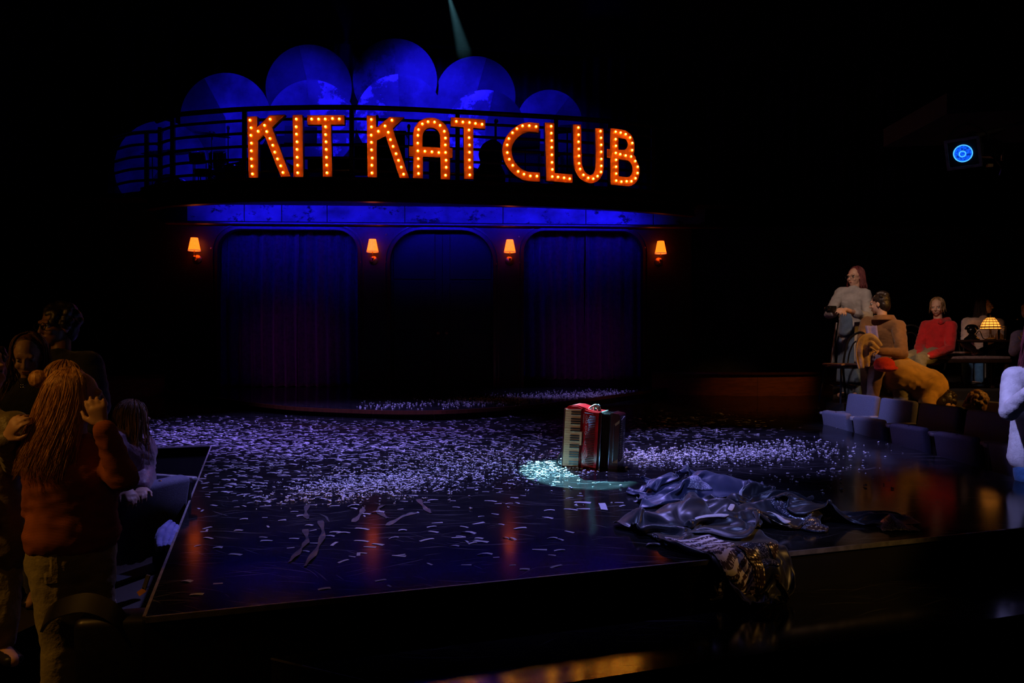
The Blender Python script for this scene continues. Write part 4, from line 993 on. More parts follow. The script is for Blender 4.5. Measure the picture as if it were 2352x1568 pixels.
# ------------------------------------------------------------------ the band's gear on the balcony
BG = 'band gear on the balcony'
M['cymbal'] = mat('dull_cymbal', (0.10, 0.08, 0.05), 0.4, metal=0.8, noise_scale=30)
M['drum'] = mat('black_drum_shell', (0.015, 0.015, 0.02), 0.3, noise_scale=10)
M['drumhead'] = mat('drum_head', (0.10, 0.10, 0.11), 0.6, noise_scale=10)
def cymbal(label, u, v, y, r, tilt):
    c = P(u, v, y); t = thing('cymbal_stand', label, 'cymbal', (c.x, c.y, ZBAL), 0, BG)
    ax = Vector((tilt, -.12, 1)).normalized()
    MB().lathe(c, [(.012, .055), (.05, .045), (.06, .022), (r, -.012), (r, -.016), (.06, .018), (.012, .04)], 28, ax, cap=False).build('cymbal', 'cymbal', t, smooth=True)
    MB().tube([(c.x, c.y + .02, ZBAL + .25), c], .013, 8).build('stand_pole', 'chrome', t)
    for k in range(3):
        a = 2.1 * k + .4; MB().tube([(c.x, c.y + .02, ZBAL + .45), (c.x + .28 * math.cos(a), c.y + .02 + .28 * math.sin(a), ZBAL + .012)], .011, 6).build('leg', 'chrome', t)
cymbal('low ride cymbal at the far left of the drum kit', 391, 349, 15.1, .38, -.05)
cymbal('high crash cymbal in front of the slanted moon wedge', 487, 308, 15.15, .34, .12)
cymbal('pair of thin hats between the railing posts', 350, 352, 16.0, .22, 0)
def drum(label, c, r, h, ax, legs=True):
    c = Vector(c); ax = Vector(ax).normalized(); t = thing('drum', label, 'drum', (c.x, c.y, ZBAL), 0, BG)
    MB().lathe(c, [(r, 0), (r, h)], 28, ax).build('shell', 'drum', t, smooth=True)
    for hh in (0, h): MB().tube([c + ax * hh + (ax.orthogonal().normalized() * math.cos(a) + ax.cross(ax.orthogonal().normalized()) * math.sin(a)) * (r + .006) for a in [2 * math.pi * i / 28 for i in range(28)]], .012, 6, closed=True).build('hoop', 'chrome', t, smooth=True)
    MB().lathe(c + ax * (h + .003), [(r - .01, 0), (r - .012, .003)], 28, ax).build('drum_head', 'drumhead', t)
    for k in range(6):
        o = ax.orthogonal().normalized(); a = 2 * math.pi * k / 6; d = o * math.cos(a) + ax.cross(o) * math.sin(a)
        MB().tube([c + d * (r + .014) + ax * .02, c + d * (r + .014) + ax * (h - .02)], .007, 6).build('tension_rod', 'chrome', t)
    if legs:
        for k in range(3):
            a = 2.09 * k + .5; p = c + Vector((math.cos(a) * r, math.sin(a) * r, h * .3)); MB().tube([p, (p.x, p.y, ZBAL + .01)], .010, 6).build('leg', 'chrome', t)
p = P(392, 400, 15.75); drum('big black bass drum low behind the left railing', (p.x, p.y - .1, ZBAL + .29), .28, .42, (0, 1, 0))
p = P(455, 352, 15.5); drum('small rack drum under the crash cymbal', (p.x, p.y, 4.55), .15, .20, (0, -.35, 1))
p = P(502, 353, 15.5); drum('second rack drum right of the crash pole', (p.x, p.y, 4.53), .16, .22, (0, -.35, 1))
p = P(540, 408, 14.9); drum('floor drum beside the first letter K', (p.x, p.y, ZBAL + .18), .21, .36, (0, 0, 1))
p = P(470, 395, 14.9); drum('snare drum on legs in front of the rack drums', (p.x, p.y, ZBAL + .38), .18, .13, (0, -.2, 1))
def music_stand(label, u, v, y, w=.52, h=.36, tilt=25, rot=0):
    c = P(u, v, y); t = thing('music_stand', label, 'music stand', (c.x, c.y, ZBAL), 0, BG)
    m = Matrix.Rotation(R(rot), 3, 'Z') @ Matrix.Rotation(R(-tilt), 3, 'X')
    MB().box(c, (w, .015, h), m).build('desk', 'iron', t); MB().box(c + m @ Vector((0, -.035, -h / 2)), (w, .07, .012), m).build('lip', 'iron', t)
    MB().tube([(c.x, c.y + .03, c.z), (c.x, c.y + .03, ZBAL + .2)], .014, 8).build('stand_pole', 'iron', t)
    for k in range(3): a = 2.1 * k; MB().tube([(c.x, c.y + .03, ZBAL + .25), (c.x + .25 * math.cos(a), c.y + .03 + .25 * math.sin(a), ZBAL + .012)], .012, 6).build('leg', 'iron', t)
music_stand('black music stand between letters K and T on the left', 691, 312, 15.0, .60, .42, 20, 12)
music_stand('music stand seen between the two words on the left', 640, 325, 15.9, .4, .3, 30, -10)
music_stand('music stand framed by the letter A', 1000, 318, 14.45, .52, .34, 25, 5)
music_stand('music stand behind the letter C', 1206, 322, 15.0, .58, .40, 20, -8)
music_stand('music stand with a dim lit top inside the letter U', 1303, 296, 15.2, .34, .26, 40, -15)
music_stand('music stand between the letters L and U', 1262, 345, 15.9, .4, .3, 25, 10)
def mic(label, u, v, y):
    c = P(u, v, y); t = thing('microphone_stand', label, 'microphone', (c.x, c.y, ZBAL), 0, BG)
    MB().lathe(c, [(.016, -.14), (.022, -.02), (.03, 0), (.032, .03), (.02, .06)], 12).build('microphone', 'black', t, smooth=True)
    MB().tube([c - Vector((0, 0, .12)), (c.x, c.y, ZBAL + .03)], .012, 8).build('stand_pole', 'iron', t); MB().lathe((c.x, c.y, ZBAL + .005), [(.14, 0), (.14, .015), (.02, .04)], 18).build('base', 'iron', t)
mic('black microphone on a stand left of the letter A', 939, 293, 14.6); mic('black microphone rising behind the second letter K', 866, 272, 14.7)
mic('microphone on a stand left of the first letter T', 524, 296, 15.6)
def box_thing(name, label, cat, u0, u1, v0, y, d, m='black', extra=None):
    a, b = P(u0, v0, y), P(u1, v0, y); t = thing(name, label, cat, ((a.x + b.x) / 2, y + d / 2, ZBAL), 0, BG)
    w = b.x - a.x; h = a.z - ZBAL; cx = (a.x + b.x) / 2
    MB().box((cx, y + d / 2, ZBAL + h / 2 + .006), (w, d, h - .012), bevel=.015).build('cabinet', m, t)
    if extra == 'piano':
        MB().box((cx, y + d + .14, ZBAL + .66), (w - .06, .26, .05), bevel=.01).build('key_shelf', m, t)
        MB().box((cx, y + d / 2, ZBAL + h + .01), (w + .04, d + .04, .025), bevel=.006).build('lid', m, t)
        for k in range(14): MB().box((cx - w / 2 + .06 + k * (w - .12) / 13.5, y + d + .15, ZBAL + .70), (.018, .16, .014)).build('white_key', 'drumhead', t)
    else:
        MB().box((cx, y - .006, ZBAL + h * .45), (w - .08, .012, h * .7)).build('speaker_cloth', 'drape', t)
        MB().box((cx, y + d / 2, ZBAL + h + .006), (.18, .03, .02), bevel=.006).build('handle', 'strap', t)
        for sx in (-1, 1): MB().box((cx + sx * (w / 2 - .05), y + d / 2, ZBAL + .005), (.05, d * .8, .008)).build('foot', 'strap', t)
box_thing('upright_piano', 'black upright piano behind the second letter K', 'piano', 862, 930, 303, 14.9, .5, 'black_gloss', 'piano')
box_thing('amplifier', 'wide black amplifier behind the first letter T', 'amplifier', 706, 806, 362, 15.1, .4)
box_thing('amplifier', 'tall black amplifier right of the second letter T', 'amplifier', 1168, 1240, 330, 15.6, .4)
box_thing('amplifier', 'black amplifier behind the letter A legs', 'amplifier', 985, 1032, 352, 14.9, .35)
# double bass
c = P(1122, 380, 15.2); db = thing('double_bass', 'dark double bass leaning behind the second letter T', 'double bass', (c.x, c.y, ZBAL), 0, BG)
body = catmull([Vector((0, .05, 0)), Vector((.26, .12, 0)), Vector((.30, .32, 0)), Vector((.20, .55, 0)), Vector((.25, .74, 0)), Vector((.18, .92, 0)), Vector((.03, 1.02, 0))], 5)
outl = [(p.x, p.y) for p in body] + [(-p.x, p.y) for p in body[::-1]]
M['bass_wood'] = mat('dark_bass_wood', (0.045, 0.018, 0.008), 0.35, noise_scale=8)
MB().prism(outl, [], lambda x, z: (c.x + x + .08 * z, c.y - .09, ZBAL + .12 + z), lambda x, z: (c.x + x + .08 * z, c.y + .09, ZBAL + .12 + z)).build('body', 'bass_wood', db)
MB().box((c.x + .14, c.y - .05, ZBAL + 1.28), (.045, .04, .40)).build('neck', 'bass_wood', db); MB().ball((c.x + .15, c.y - .05, ZBAL + 1.5), .045, 10, 6).build('scroll', 'bass_wood', db, smooth='all')
MB().tube([(c.x + .01, c.y, ZBAL + .18), (c.x, c.y, ZBAL + .006)], .012, 6).build('endpin', 'chrome', db)
# stools with players' coats
def coat(label, u, v, y):
    p = P(u, v, y); t = thing('draped_chair', label, 'chair', (p.x, p.y, ZBAL), 0, BG)
    soft((p.x, p.y, (p.z + ZBAL + .45) / 2), (.42, .10, p.z - ZBAL - .45), Matrix.Rotation(R(-6), 3, 'X'), .05).build('coat', 'black', t, smooth=True)
    MB().box((p.x, p.y - .2, ZBAL + .45), (.42, .40, .04), bevel=.01).build('seat', 'black', t)
    for sx in (-1, 1):
        for sy in (-.36, .0): MB().tube([(p.x + sx * .18, p.y + sy, ZBAL + .44), (p.x + sx * .19, p.y + sy, ZBAL + .01)], .014, 6).build('leg', 'iron', t)
coat('chair draped with a dark coat right of the first letter T', 836, 327, 15.1); coat('chair draped with a coat between A and T', 1044, 340, 16.0); coat('chair draped with a coat behind the letter U', 1338, 352, 15.9)
# faint haze in the beam of the accordion special, high above the balcony
def haze_mat():
    m = bpy.data.materials.new('stage_haze'); m.use_nodes = True; nt = m.node_tree; nt.nodes.remove(nt.nodes['Principled BSDF'])
    v = nt.nodes.new('ShaderNodeVolumeScatter'); v.inputs['Density'].default_value = 0.0002; v.inputs['Anisotropy'].default_value = 0.3; v.inputs['Color'].default_value = (1, 1, 1, 1)
    nt.links.new(v.outputs[0], nt.nodes['Material Output'].inputs['Volume']); return m
M['haze'] = haze_mat()
s0, s1 = Vector((-1.40, 16.8, 8.6)), Vector((0.50, 6.10, 0.0)); dd = (s1 - s0).normalized()
o = MB().lathe(s0 + dd * .02, [(.015, 0), (.17, 4.2)], 24, dd).build('haze', 'haze', None)
tag(o, 'faint bluish haze in the spotlight beam at the top centre', 'haze', None, 'stuff')
# ------------------------------------------------------------------ people
M['skin'] = mat('skin', (0.60, 0.36, 0.26), 0.5, noise_scale=40, dark=0.9)
M['skin_dark'] = mat('skin_deep', (0.30, 0.15, 0.09), 0.45, noise_scale=40, dark=0.9)
M['eye'] = mat('eye_white', (0.55, 0.52, 0.50), 0.25, noise_scale=60); M['iris'] = mat('iris_dark', (0.02, 0.015, 0.01), 0.2, noise_scale=60)
M['lip'] = mat('lip', (0.42, 0.16, 0.14), 0.45, noise_scale=50)
def cloth(name, col, rough=.85, knit=0, bump=.25, sc=60, dark=.75):
    return mat(name, col, rough, noise_scale=14, dark=dark, bump=bump, bump_scale=sc, sheen=.2)
def knit_mat(name, col, freq=170):
    m = mat(name, col, .9, noise_scale=10, dark=.75); nt = m.node_tree; b = nt.nodes['Principled BSDF']
    t = nt.nodes.new('ShaderNodeTexCoord'); w = nt.nodes.new('ShaderNodeTexWave'); w.bands_direction = 'Z'; w.inputs['Scale'].default_value = freq / 6.28; w.inputs['Distortion'].default_value = 1.5; w.inputs['Detail'].default_value = 1
    nt.links.new(t.outputs['Object'], w.inputs['Vector']); bp = nt.nodes.new('ShaderNodeBump'); bp.inputs['Strength'].default_value = .22; bp.inputs['Distance'].default_value = .005
    nt.links.new(w.outputs['Fac'], bp.inputs['Height']); nt.links.new(bp.outputs[0], b.inputs['Normal']); return m
M['rust_knit'] = knit_mat('rust_rib_knit', (0.36, 0.10, 0.035), 330); M['mustard_knit'] = knit_mat('mustard_rib_knit', (0.55, 0.31, 0.07), 300)
M['olive_jean'] = cloth('olive_denim', (0.34, 0.30, 0.13)); M['blue_jean'] = cloth('blue_denim', (0.07, 0.22, 0.52)); M['dark_jean'] = cloth('dark_denim', (0.03, 0.05, 0.10))
M['grey_cardigan'] = knit_mat('grey_cardigan_knit', (0.40, 0.38, 0.38), 380); M['navy_dress'] = cloth('slate_blue_dress', (0.10, 0.16, 0.28)); M['brown_jacket'] = cloth('brown_suede_jacket', (0.26, 0.12, 0.04))
M['purple_shirt'] = cloth('lilac_shirt', (0.25, 0.20, 0.42)); M['red_hoodie'] = cloth('red_fleece', (0.62, 0.012, 0.016)); M['cream_top'] = cloth('cream_jersey', (0.68, 0.55, 0.52))
M['white_sweat'] = cloth('white_sweatshirt_jersey', (0.80, 0.80, 0.84)); M['black_coat'] = cloth('black_wool', (0.012, 0.012, 0.013)); M['tan_cloth'] = cloth('tan_wool', (0.60, 0.42, 0.24))
M['khaki'] = cloth('khaki_canvas', (0.27, 0.24, 0.15)); M['red_felt'] = cloth('scarlet_felt', (0.75, 0.03, 0.012)); M['mauve'] = cloth('mauve_nylon', (0.27, 0.15, 0.22), .5); M['olive_coat'] = cloth('olive_waxed', (0.16, 0.13, 0.045), .5)
M['rust_pants'] = cloth('brown_corduroy', (0.22, 0.12, 0.08)); M['shoe'] = mat('dark_shoe', (0.02, 0.016, 0.013), .45, noise_scale=20)
def hair_mat(name, a, b_, rough=.42):
    m = bpy.data.materials.new(name); m.use_nodes = True; nt = m.node_tree; b = nt.nodes['Principled BSDF']
    t = nt.nodes.new('ShaderNodeTexCoord'); mp = nt.nodes.new('ShaderNodeMapping'); mp.inputs['Scale'].default_value = (60, 60, 6); nt.links.new(t.outputs['Object'], mp.inputs[0])
    n = nt.nodes.new('ShaderNodeTexNoise'); n.inputs['Scale'].default_value = 1.5; n.inputs['Detail'].default_value = 4; nt.links.new(mp.outputs[0], n.inputs['Vector'])
    mx = nt.nodes.new('ShaderNodeMix'); mx.data_type = 'RGBA'; mx.inputs[6].default_value = (*a, 1); mx.inputs[7].default_value = (*b_, 1); r = ramp(nt, .35, .65); nt.links.new(n.outputs[0], r.inputs[0]); nt.links.new(r.outputs[0], mx.inputs[0]); nt.links.new(mx.outputs[2], b.inputs['Base Color'])
    bp = nt.nodes.new('ShaderNodeBump'); bp.inputs['Strength'].default_value = .6; bp.inputs['Distance'].default_value = .006; nt.links.new(n.outputs[0], bp.inputs['Height']); nt.links.new(bp.outputs[0], b.inputs['Normal'])
    b.inputs['Roughness'].default_value = rough; return m
M['hair_blonde'] = hair_mat('honey_blonde_hair', (0.30, 0.13, 0.03), (0.78, 0.42, 0.14)); M['hair_brown'] = hair_mat('brown_hair', (0.06, 0.025, 0.012), (0.20, 0.09, 0.04))
M['hair_dark'] = hair_mat('near_black_hair', (0.010, 0.007, 0.006), (0.035, 0.022, 0.016)); M['hair_red'] = hair_mat('dark_auburn_hair', (0.07, 0.012, 0.015), (0.24, 0.055, 0.06)); M['hair_gold'] = hair_mat('dark_blond_hair', (0.10, 0.055, 0.025), (0.45, 0.26, 0.12))

def capsule(mb, p0, p1, r0, r1=None, side=None, n=14):
    """Tapered limb piece; r may be (across, through), `across` measured along `side`."""
    p0, p1 = Vector(p0), Vector(p1); r1 = r0 if r1 is None else r1
    r0 = r0 if isinstance(r0, tuple) else (r0, r0); r1 = r1 if isinstance(r1, tuple) else (r1, r1)
    ax = p1 - p0; L = ax.length; ax = ax.normalized() if L > 1e-6 else Vector((0, 0, 1))
    s = Vector(side) if side is not None else ax.orthogonal(); s = (s - ax * s.dot(ax)); s = s.normalized() if s.length > 1e-5 else ax.orthogonal().normalized(); f = ax.cross(s)
    rings = []
    for k in range(4):
        a = -math.pi / 2 + math.pi / 2 * (k + .3) / 4.3; rings.append((p0 + ax * min(r0) * math.sin(a), r0[0] * math.cos(a), r0[1] * math.cos(a)))
    for k in range(5): t = k / 4; rings.append((p0 + ax * L * t, r0[0] + (r1[0] - r0[0]) * t, r0[1] + (r1[1] - r0[1]) * t))
    for k in range(4):
        a = math.pi / 2 * (k + 1) / 4.3; rings.append((p1 + ax * min(r1) * math.sin(a), r1[0] * math.cos(a), r1[1] * math.cos(a)))
    vs = [c + s * a * math.cos(2 * math.pi * j / n) + f * b * math.sin(2 * math.pi * j / n) for c, a, b in rings for j in range(n)]
    m = len(rings); fs = [(i * n + j, i * n + (j + 1) % n, (i + 1) * n + (j + 1) % n, (i + 1) * n + j) for i in range(m - 1) for j in range(n)] + [tuple(range(n))[::-1], tuple(range((m - 1) * n, m * n))]
    mb.add(vs, fs)
def ell(mb, c, rad, X=None, Y_=None, Z_=None, n=16, m=10):
    X = X or Vector((1, 0, 0)); Y_ = Y_ or Vector((0, 1, 0)); Z_ = Z_ or Vector((0, 0, 1)); t = MB().ball((0, 0, 0), 1, n, m)
    mb.add([Vector(c) + X * p[0] * rad[0] + Y_ * p[1] * rad[1] + Z_ * p[2] * rad[2] for p in t.v], t.f)
def fuse(mb, name, m, parent, vox=.01, smooth=2, fold=0.0, fscale=9.0, seed=0, cut=None):
    """One continuous skin over the pieces: voxel remesh, relax, cloth folds."""
    me = bpy.data.meshes.new('tmp'); me.from_pydata([tuple(v) for v in mb.v], [], mb.f); o = bpy.data.objects.new('tmp', me); COL.objects.link(o)
    r = o.modifiers.new('r', 'REMESH'); r.mode = 'VOXEL'; r.voxel_size = vox
    if smooth: s = o.modifiers.new('s', 'SMOOTH'); s.iterations = smooth; s.factor = .5
    dg = bpy.context.evaluated_depsgraph_get(); ev = o.evaluated_get(dg); em = bpy.data.meshes.new_from_object(ev, depsgraph=dg)
    bpy.data.objects.remove(o); bpy.data.meshes.remove(me)
    n = len(em.vertices); co = np.empty(n * 3, np.float32); em.vertices.foreach_get('co', co); co = co.reshape(-1, 3)
    if fold:
        no = np.empty(n * 3, np.float32); em.vertex_normals.foreach_get('vector', no); no = no.reshape(-1, 3); sd = Vector((seed * 3.1, seed, 0)); d = np.empty(n, np.float32)
        for i in range(n):
            p = Vector(co[i]); w = noise.noise(p * fscale * .5 + sd); q = Vector((p.x, p.y, p.z * 2.2)) * fscale + sd + Vector((w, w, w)) * 1.4
            d[i] = (1 - 2 * abs(noise.noise(q))) * .6 + .4 * noise.noise(q * .5)
        co = co + no * (d * fold)[:, None]
    if cut is not None: pass
    if parent is not None:
        inv = np.array(parent_inv(parent)); co = co @ inv[:3, :3].T.astype(np.float32) + inv[:3, 3].astype(np.float32)
    em.vertices.foreach_set('co', np.ascontiguousarray(co, np.float32).ravel()); em.polygons.foreach_set('use_smooth', [True] * len(em.polygons)); em.materials.clear(); em.materials.append(M[m]); em.name = name; em.update()
    o = bpy.data.objects.new(name, em); COL.objects.link(o)
    if parent is not None: o.parent = parent
    return o
def hand(mb, wr, d, n, side, curl=.4, s=1.0):
    """Palm, four unequal fingers and a thumb; d wrist->knuckles, n out of the back of the hand, side = +1 thumb on d x n side."""
    d = Vector(d).normalized(); n = Vector(n); n = (n - d * n.dot(d)).normalized(); x = d.cross(n) * side; wr = Vector(wr)
    kn = wr + d * .085 * s
    capsule(mb, wr + d * .01, wr + d * .075 * s, (.026 * s, .016 * s), (.040 * s, .014 * s), x)
    for i, (L, off) in enumerate(((.070, .030), (.079, .010), (.073, -.010), (.058, -.029))):
        b = wr + d * (.078 - .006 * abs(i - 1)) * s + x * off * s; dd = d + x * off * 2.2; p = b
        for k, f in enumerate((.45, .32, .25)):
            a = curl * (k + .35) * 1.25; dv = (dd.normalized() * math.cos(a) - n * math.sin(a)); q = p + dv * L * f * s; capsule(mb, p, q, (.0090 - .0012 * k) * s, (.0086 - .0014 * k) * s, n=8); p = q
    t0 = wr + d * .022 * s + x * .026 * s; t1 = t0 + (d * .75 + x * .7 - n * .35).normalized() * .042 * s; t2 = t1 + (d * .95 + x * .15 - n * (.3 + curl * .4)).normalized() * .032 * s
    capsule(mb, t0, t1, .0125 * s, .0105 * s, n=8); capsule(mb, t1, t2, .0100 * s, .0078 * s, n=8)
def strands(name, m, parent, hc, X, Yf, Zu, rad, n, length, seed, front=55, spread=.02, r=.0032, tipz=None, wave=.012, part=0.0, lean=(0, 0, 0)):
    """Locks that leave the parting, follow the skull and fall."""
    rnd = random.Random(seed); mb = MB(); lean = Vector(lean)
    for k in range(n):
        az = R(rnd.uniform(-180, 180))
        if abs(abs(math.degrees(az)) - 0) < front: az = R(math.copysign(rnd.uniform(front, 180), az))
        L = length * rnd.uniform(.72, 1.05); pts = []; ph = rnd.random() * 6; out = rnd.uniform(.95, 1.07); z0 = rnd.uniform(0, 1)
        el0 = R(rnd.uniform(20, 88)); nseg = 11; skull = rad[2] * (1.57 - 0.1)
        for i in range(nseg + 1):
            t = i / nseg * L; e = el0 - t / (rad[2] * 1.02)
            if e > R(-8):
                p = Vector((rad[0] * math.cos(e) * math.sin(az), rad[1] * math.cos(e) * math.cos(az), rad[2] * math.sin(e))) * out
                last = t; lp = p
            else:
                q = (t - last); p = lp + Vector((math.sin(az) * spread * q * 4, math.cos(az) * spread * q * 4, -q))
                p += Vector((math.sin(q * 22 + ph), math.cos(q * 19 + ph), 0)) * wave * min(1, q * 6)
            w = hc + X * p.x + Yf * p.y + (Zu * p.z if e > R(-8) else Vector((0, 0, p.z))) + lean * max(0, t - .1)
            pts.append(w)
        mb.tube(pts, [r * (1 - .55 * (i / nseg) ** 2) * (0.6 if i == 0 else 1) for i in range(nseg + 1)], 4)
    return mb.build(name, m, parent, smooth='all', recalc=False)
def person(label, J, face, skin='skin', s=1.0, vox=.0075, top=None, bottom=None, hair=None, glasses=False, curlL=.4, curlR=.4, hdL=None, hdR=None, hnL=(0, 0, 1), hnR=(0, 0, 1), tilt=0.0, girth=1.0, seed=1, shoes=True, sleeves=1.0, fold=.010, skirt=None, group=None, bare=False, bodyname='person'):
    J = {k: Vector(v) for k, v in J.items()}
    base = Vector((J['pelvis'].x, J['pelvis'].y, min(J['anL'].z, J['anR'].z) - .08)); t = thing('person', label, 'person', base, 0, group)
    Yf = Vector(face).normalized(); Xr = Yf.cross(Vector((0, 0, 1))).normalized(); Zu = Xr.cross(Yf).normalized(); hc = J['head']
    if tilt: Zu = (Zu + Xr * tilt).normalized(); Xr = Yf.cross(Zu).normalized()
    shv = (J['shR'] - J['shL']).normalized(); hpv = (J['hipR'] - J['hipL']).normalized(); neck = (J['shL'] + J['shR']) / 2 + (hc - (J['shL'] + J['shR']) / 2) * .22
    waist = J['pelvis'].lerp(neck, .38); chest = J['pelvis'].lerp(neck, .75); mb = MB(); g = girth
    q = lambda x, y, z: hc + (Xr * x + Yf * y + Zu * z) * s
    # head with features
    E = lambda c, r_: ell(mb, q(*c), [k * s for k in r_], Xr, Yf, Zu)
    E((0, -.012, .030), (.073, .092, .086)); E((0, .028, -.030), (.060, .062, .082)); E((0, .058, -.088), (.028, .026, .024)); E((0, .045, -.055), (.050, .045, .045))
    capsule(mb, q(-.036, .079, .026), q(.036, .079, .026), .013 * s); capsule(mb, q(0, .090, .015), q(0, .107, -.028), .0085 * s, .0125 * s); capsule(mb, q(-.011, .094, -.031), q(.011, .094, -.031), .0075 * s)
    for sg in (-1, 1):
        E((sg * .036, .066, -.030), (.022, .022, .022)); E((sg * .074, -.006, -.012), (.010, .020, .032))
    capsule(mb, q(-.017, .087, -.060), q(.017, .087, -.060), .0065 * s); capsule(mb, q(-.014, .086, -.070), q(.014, .086, -.070), .0068 * s)
    capsule(mb, neck - (hc - neck) * .35, q(0, -.018, -.05), .056 * s, .052 * s)
    # trunk and limbs
    capsule(mb, J['pelvis'], waist, (.155 * s * g, .105 * s * g), (.13 * s * g, .095 * s * g), hpv); capsule(mb, waist, chest, (.13 * s * g, .095 * s * g), (.155 * s * g, .105 * s * g), shv)
    capsule(mb, chest, neck - (neck - chest) * .25, (.155 * s * g, .10 * s), (.10 * s, .065 * s), shv); capsule(mb, J['shL'], J['shR'], .056 * s, .056 * s)
    for sd, hd, hn, cl in (('L', hdL, hnL, curlL), ('R', hdR, hnR, curlR)):
        capsule(mb, J['sh' + sd], J['el' + sd], .052 * s, .038 * s); capsule(mb, J['el' + sd], J['wr' + sd], .040 * s, .026 * s)
        capsule(mb, J['hip' + sd], J['kn' + sd], .085 * s * g, .056 * s); capsule(mb, J['kn' + sd], J['an' + sd], .055 * s, .036 * s)
        hd = Vector(hd) if hd is not None else (J['wr' + sd] - J['el' + sd]); hand(mb, J['wr' + sd], hd, hn, 1 if sd == 'L' else -1, cl, s)
        ft = Vector((J['pelvis'].x, J['pelvis'].y, 0)); fd = J.get('toe' + sd); fd = fd if fd is not None else J['an' + sd] + Vector((Yf.x, Yf.y, 0)).normalized() * .16 - Vector((0, 0, .045))
        capsule(mb, J['an' + sd] - Vector((0, 0, .03)), fd, .036 * s, .030 * s)
        if shoes:
            sh = MB(); capsule(sh, J['an' + sd] - Vector((0, 0, .025)), J['an' + sd] - Vector((0, 0, .045)), .046 * s, .048 * s); capsule(sh, J['an' + sd] - Vector((0, 0, .04)), fd, (.044 * s, .038 * s), (.046 * s, .028 * s), (Xr.x, Xr.y, 0))
            fuse(sh, 'shoe', 'shoe', t, .012, 2)
    fuse(mb, 'body', skin, t, vox, 2)
    for sg in (-1, 1):
        o = MB().ball(q(sg * .031, .0735, .0045), .0125 * s, 10, 8).build('eye', 'eye', t, smooth='all'); MB().ball(q(sg * .031, .0815, .0045), .0062 * s, 8, 6).build('iris', 'iris', o, smooth='all')
    lp = MB(); capsule(lp, q(-.016, .0895, -.0602), q(.016, .0895, -.0602), .0052 * s); capsule(lp, q(-.013, .0885, -.0700), q(.013, .0885, -.0700), .0056 * s); lp.build('lips', 'lip', t, smooth=True)
    if glasses:
        gm = MB()
        for sg in (-1, 1):
            gm.tube([q(sg * .033 + .025 * math.cos(a), .104, .003 + .020 * math.sin(a)) for a in [2 * math.pi * i / 18 for i in range(18)]], .0022 * s, 5, closed=True); gm.tube([q(sg * .058, .102, .008), q(sg * .078, .0, .008)], .0018 * s, 5)
        gm.tube([q(-.008, .106, .008), q(.008, .106, .008)], .002 * s, 5); gm.build('glasses', 'iron' if glasses is True else glasses, t, smooth=True)
    # clothes
    if top:
        mname, pname = top[0], top[1]; k = top[2] if len(top) > 2 else 1.0; lowz = top[3] if len(top) > 3 else 0.25; c = MB()
        hem = J['pelvis'].lerp(waist, -lowz)
        capsule(c, hem, waist, (.178 * s * g * k, .128 * s * g * k), (.155 * s * g * k, .118 * s * g * k), hpv); capsule(c, waist, chest, (.155 * s * g * k, .118 * s * g * k), (.178 * s * g * k, .124 * s * g * k), shv)
        capsule(c, chest, neck - (neck - chest) * .18, (.175 * s * g * k, .118 * s * k), (.085 * s, .075 * s), shv); capsule(c, J['shL'], J['shR'], .072 * s * k, .072 * s * k)
        for sd in 'LR':
            capsule(c, J['sh' + sd], J['el' + sd], .072 * s * k, .056 * s * k)
            e = J['el' + sd].lerp(J['wr' + sd], .92 * sleeves if sleeves > .5 else .12); capsule(c, J['el' + sd], e, .057 * s * k, (.042 if sleeves > .9 else .054) * s * k)
            if .5 < sleeves <= .9 or sleeves <= .5: capsule(c, e - (J['wr' + sd] - J['el' + sd]) * .06, e, .058 * s * k, .056 * s * k)
        capsule(c, neck - (hc - neck) * .28, neck - (hc - neck) * .05, .072 * s, .068 * s)
        fuse(c, pname, mname, t, .0125, 2, fold, 9, seed)
    if bottom:
        c = MB(); mname, pname = bottom[0], bottom[1]; k = bottom[2] if len(bottom) > 2 else 1.0
        capsule(c, J['pelvis'] - (waist - J['pelvis']) * .25, J['pelvis'].lerp(waist, .55), (.170 * s * g, .122 * s * g), (.150 * s * g, .112 * s * g), hpv)
        for sd in 'LR':
            capsule(c, J['hip' + sd], J['kn' + sd], .104 * s * g * k, .076 * s * k); capsule(c, J['kn' + sd], J['an' + sd] + (J['kn' + sd] - J['an' + sd]) * .03, .076 * s * k, .062 * s * k)
        fuse(c, pname, mname, t, .0125, 2, .009, 8, seed + 5)
    if hair:
        h = MB(); hm, style = hair[0], hair[1]
        ell(h, q(0, -.030, .036), (.084 * s, .090 * s, .090 * s), Xr, Yf, Zu); ell(h, q(0, -.055, -.02), (.078 * s, .062 * s, .085 * s), Xr, Yf, Zu)
        if style == 'short':
            for i in range(26):
                rr_ = random.Random(i + seed); a = rr_.uniform(-2.6, 2.6) + math.pi; e = rr_.uniform(.1, 1.5); ell(h, q(.078 * math.cos(e) * math.sin(a), -.03 + .084 * math.cos(e) * math.cos(a), .04 + .085 * math.sin(e)), (.02 * s,) * 3)
        if style == 'curly':
            for i in range(80):
                rr_ = random.Random(i + seed); a = rr_.uniform(0, 6.3); e = rr_.uniform(-.4, 1.5); ell(h, q(.088 * math.cos(e) * math.sin(a), -.03 + .092 * math.cos(e) * math.cos(a), .03 + .096 * math.sin(e)), (rr_.uniform(.014, .026) * s,) * 3, n=8, m=6)
        if style == 'bun':
            ell(h, q(0, -.145, .03), (.05 * s, .045 * s, .048 * s), Xr, Yf, Zu)
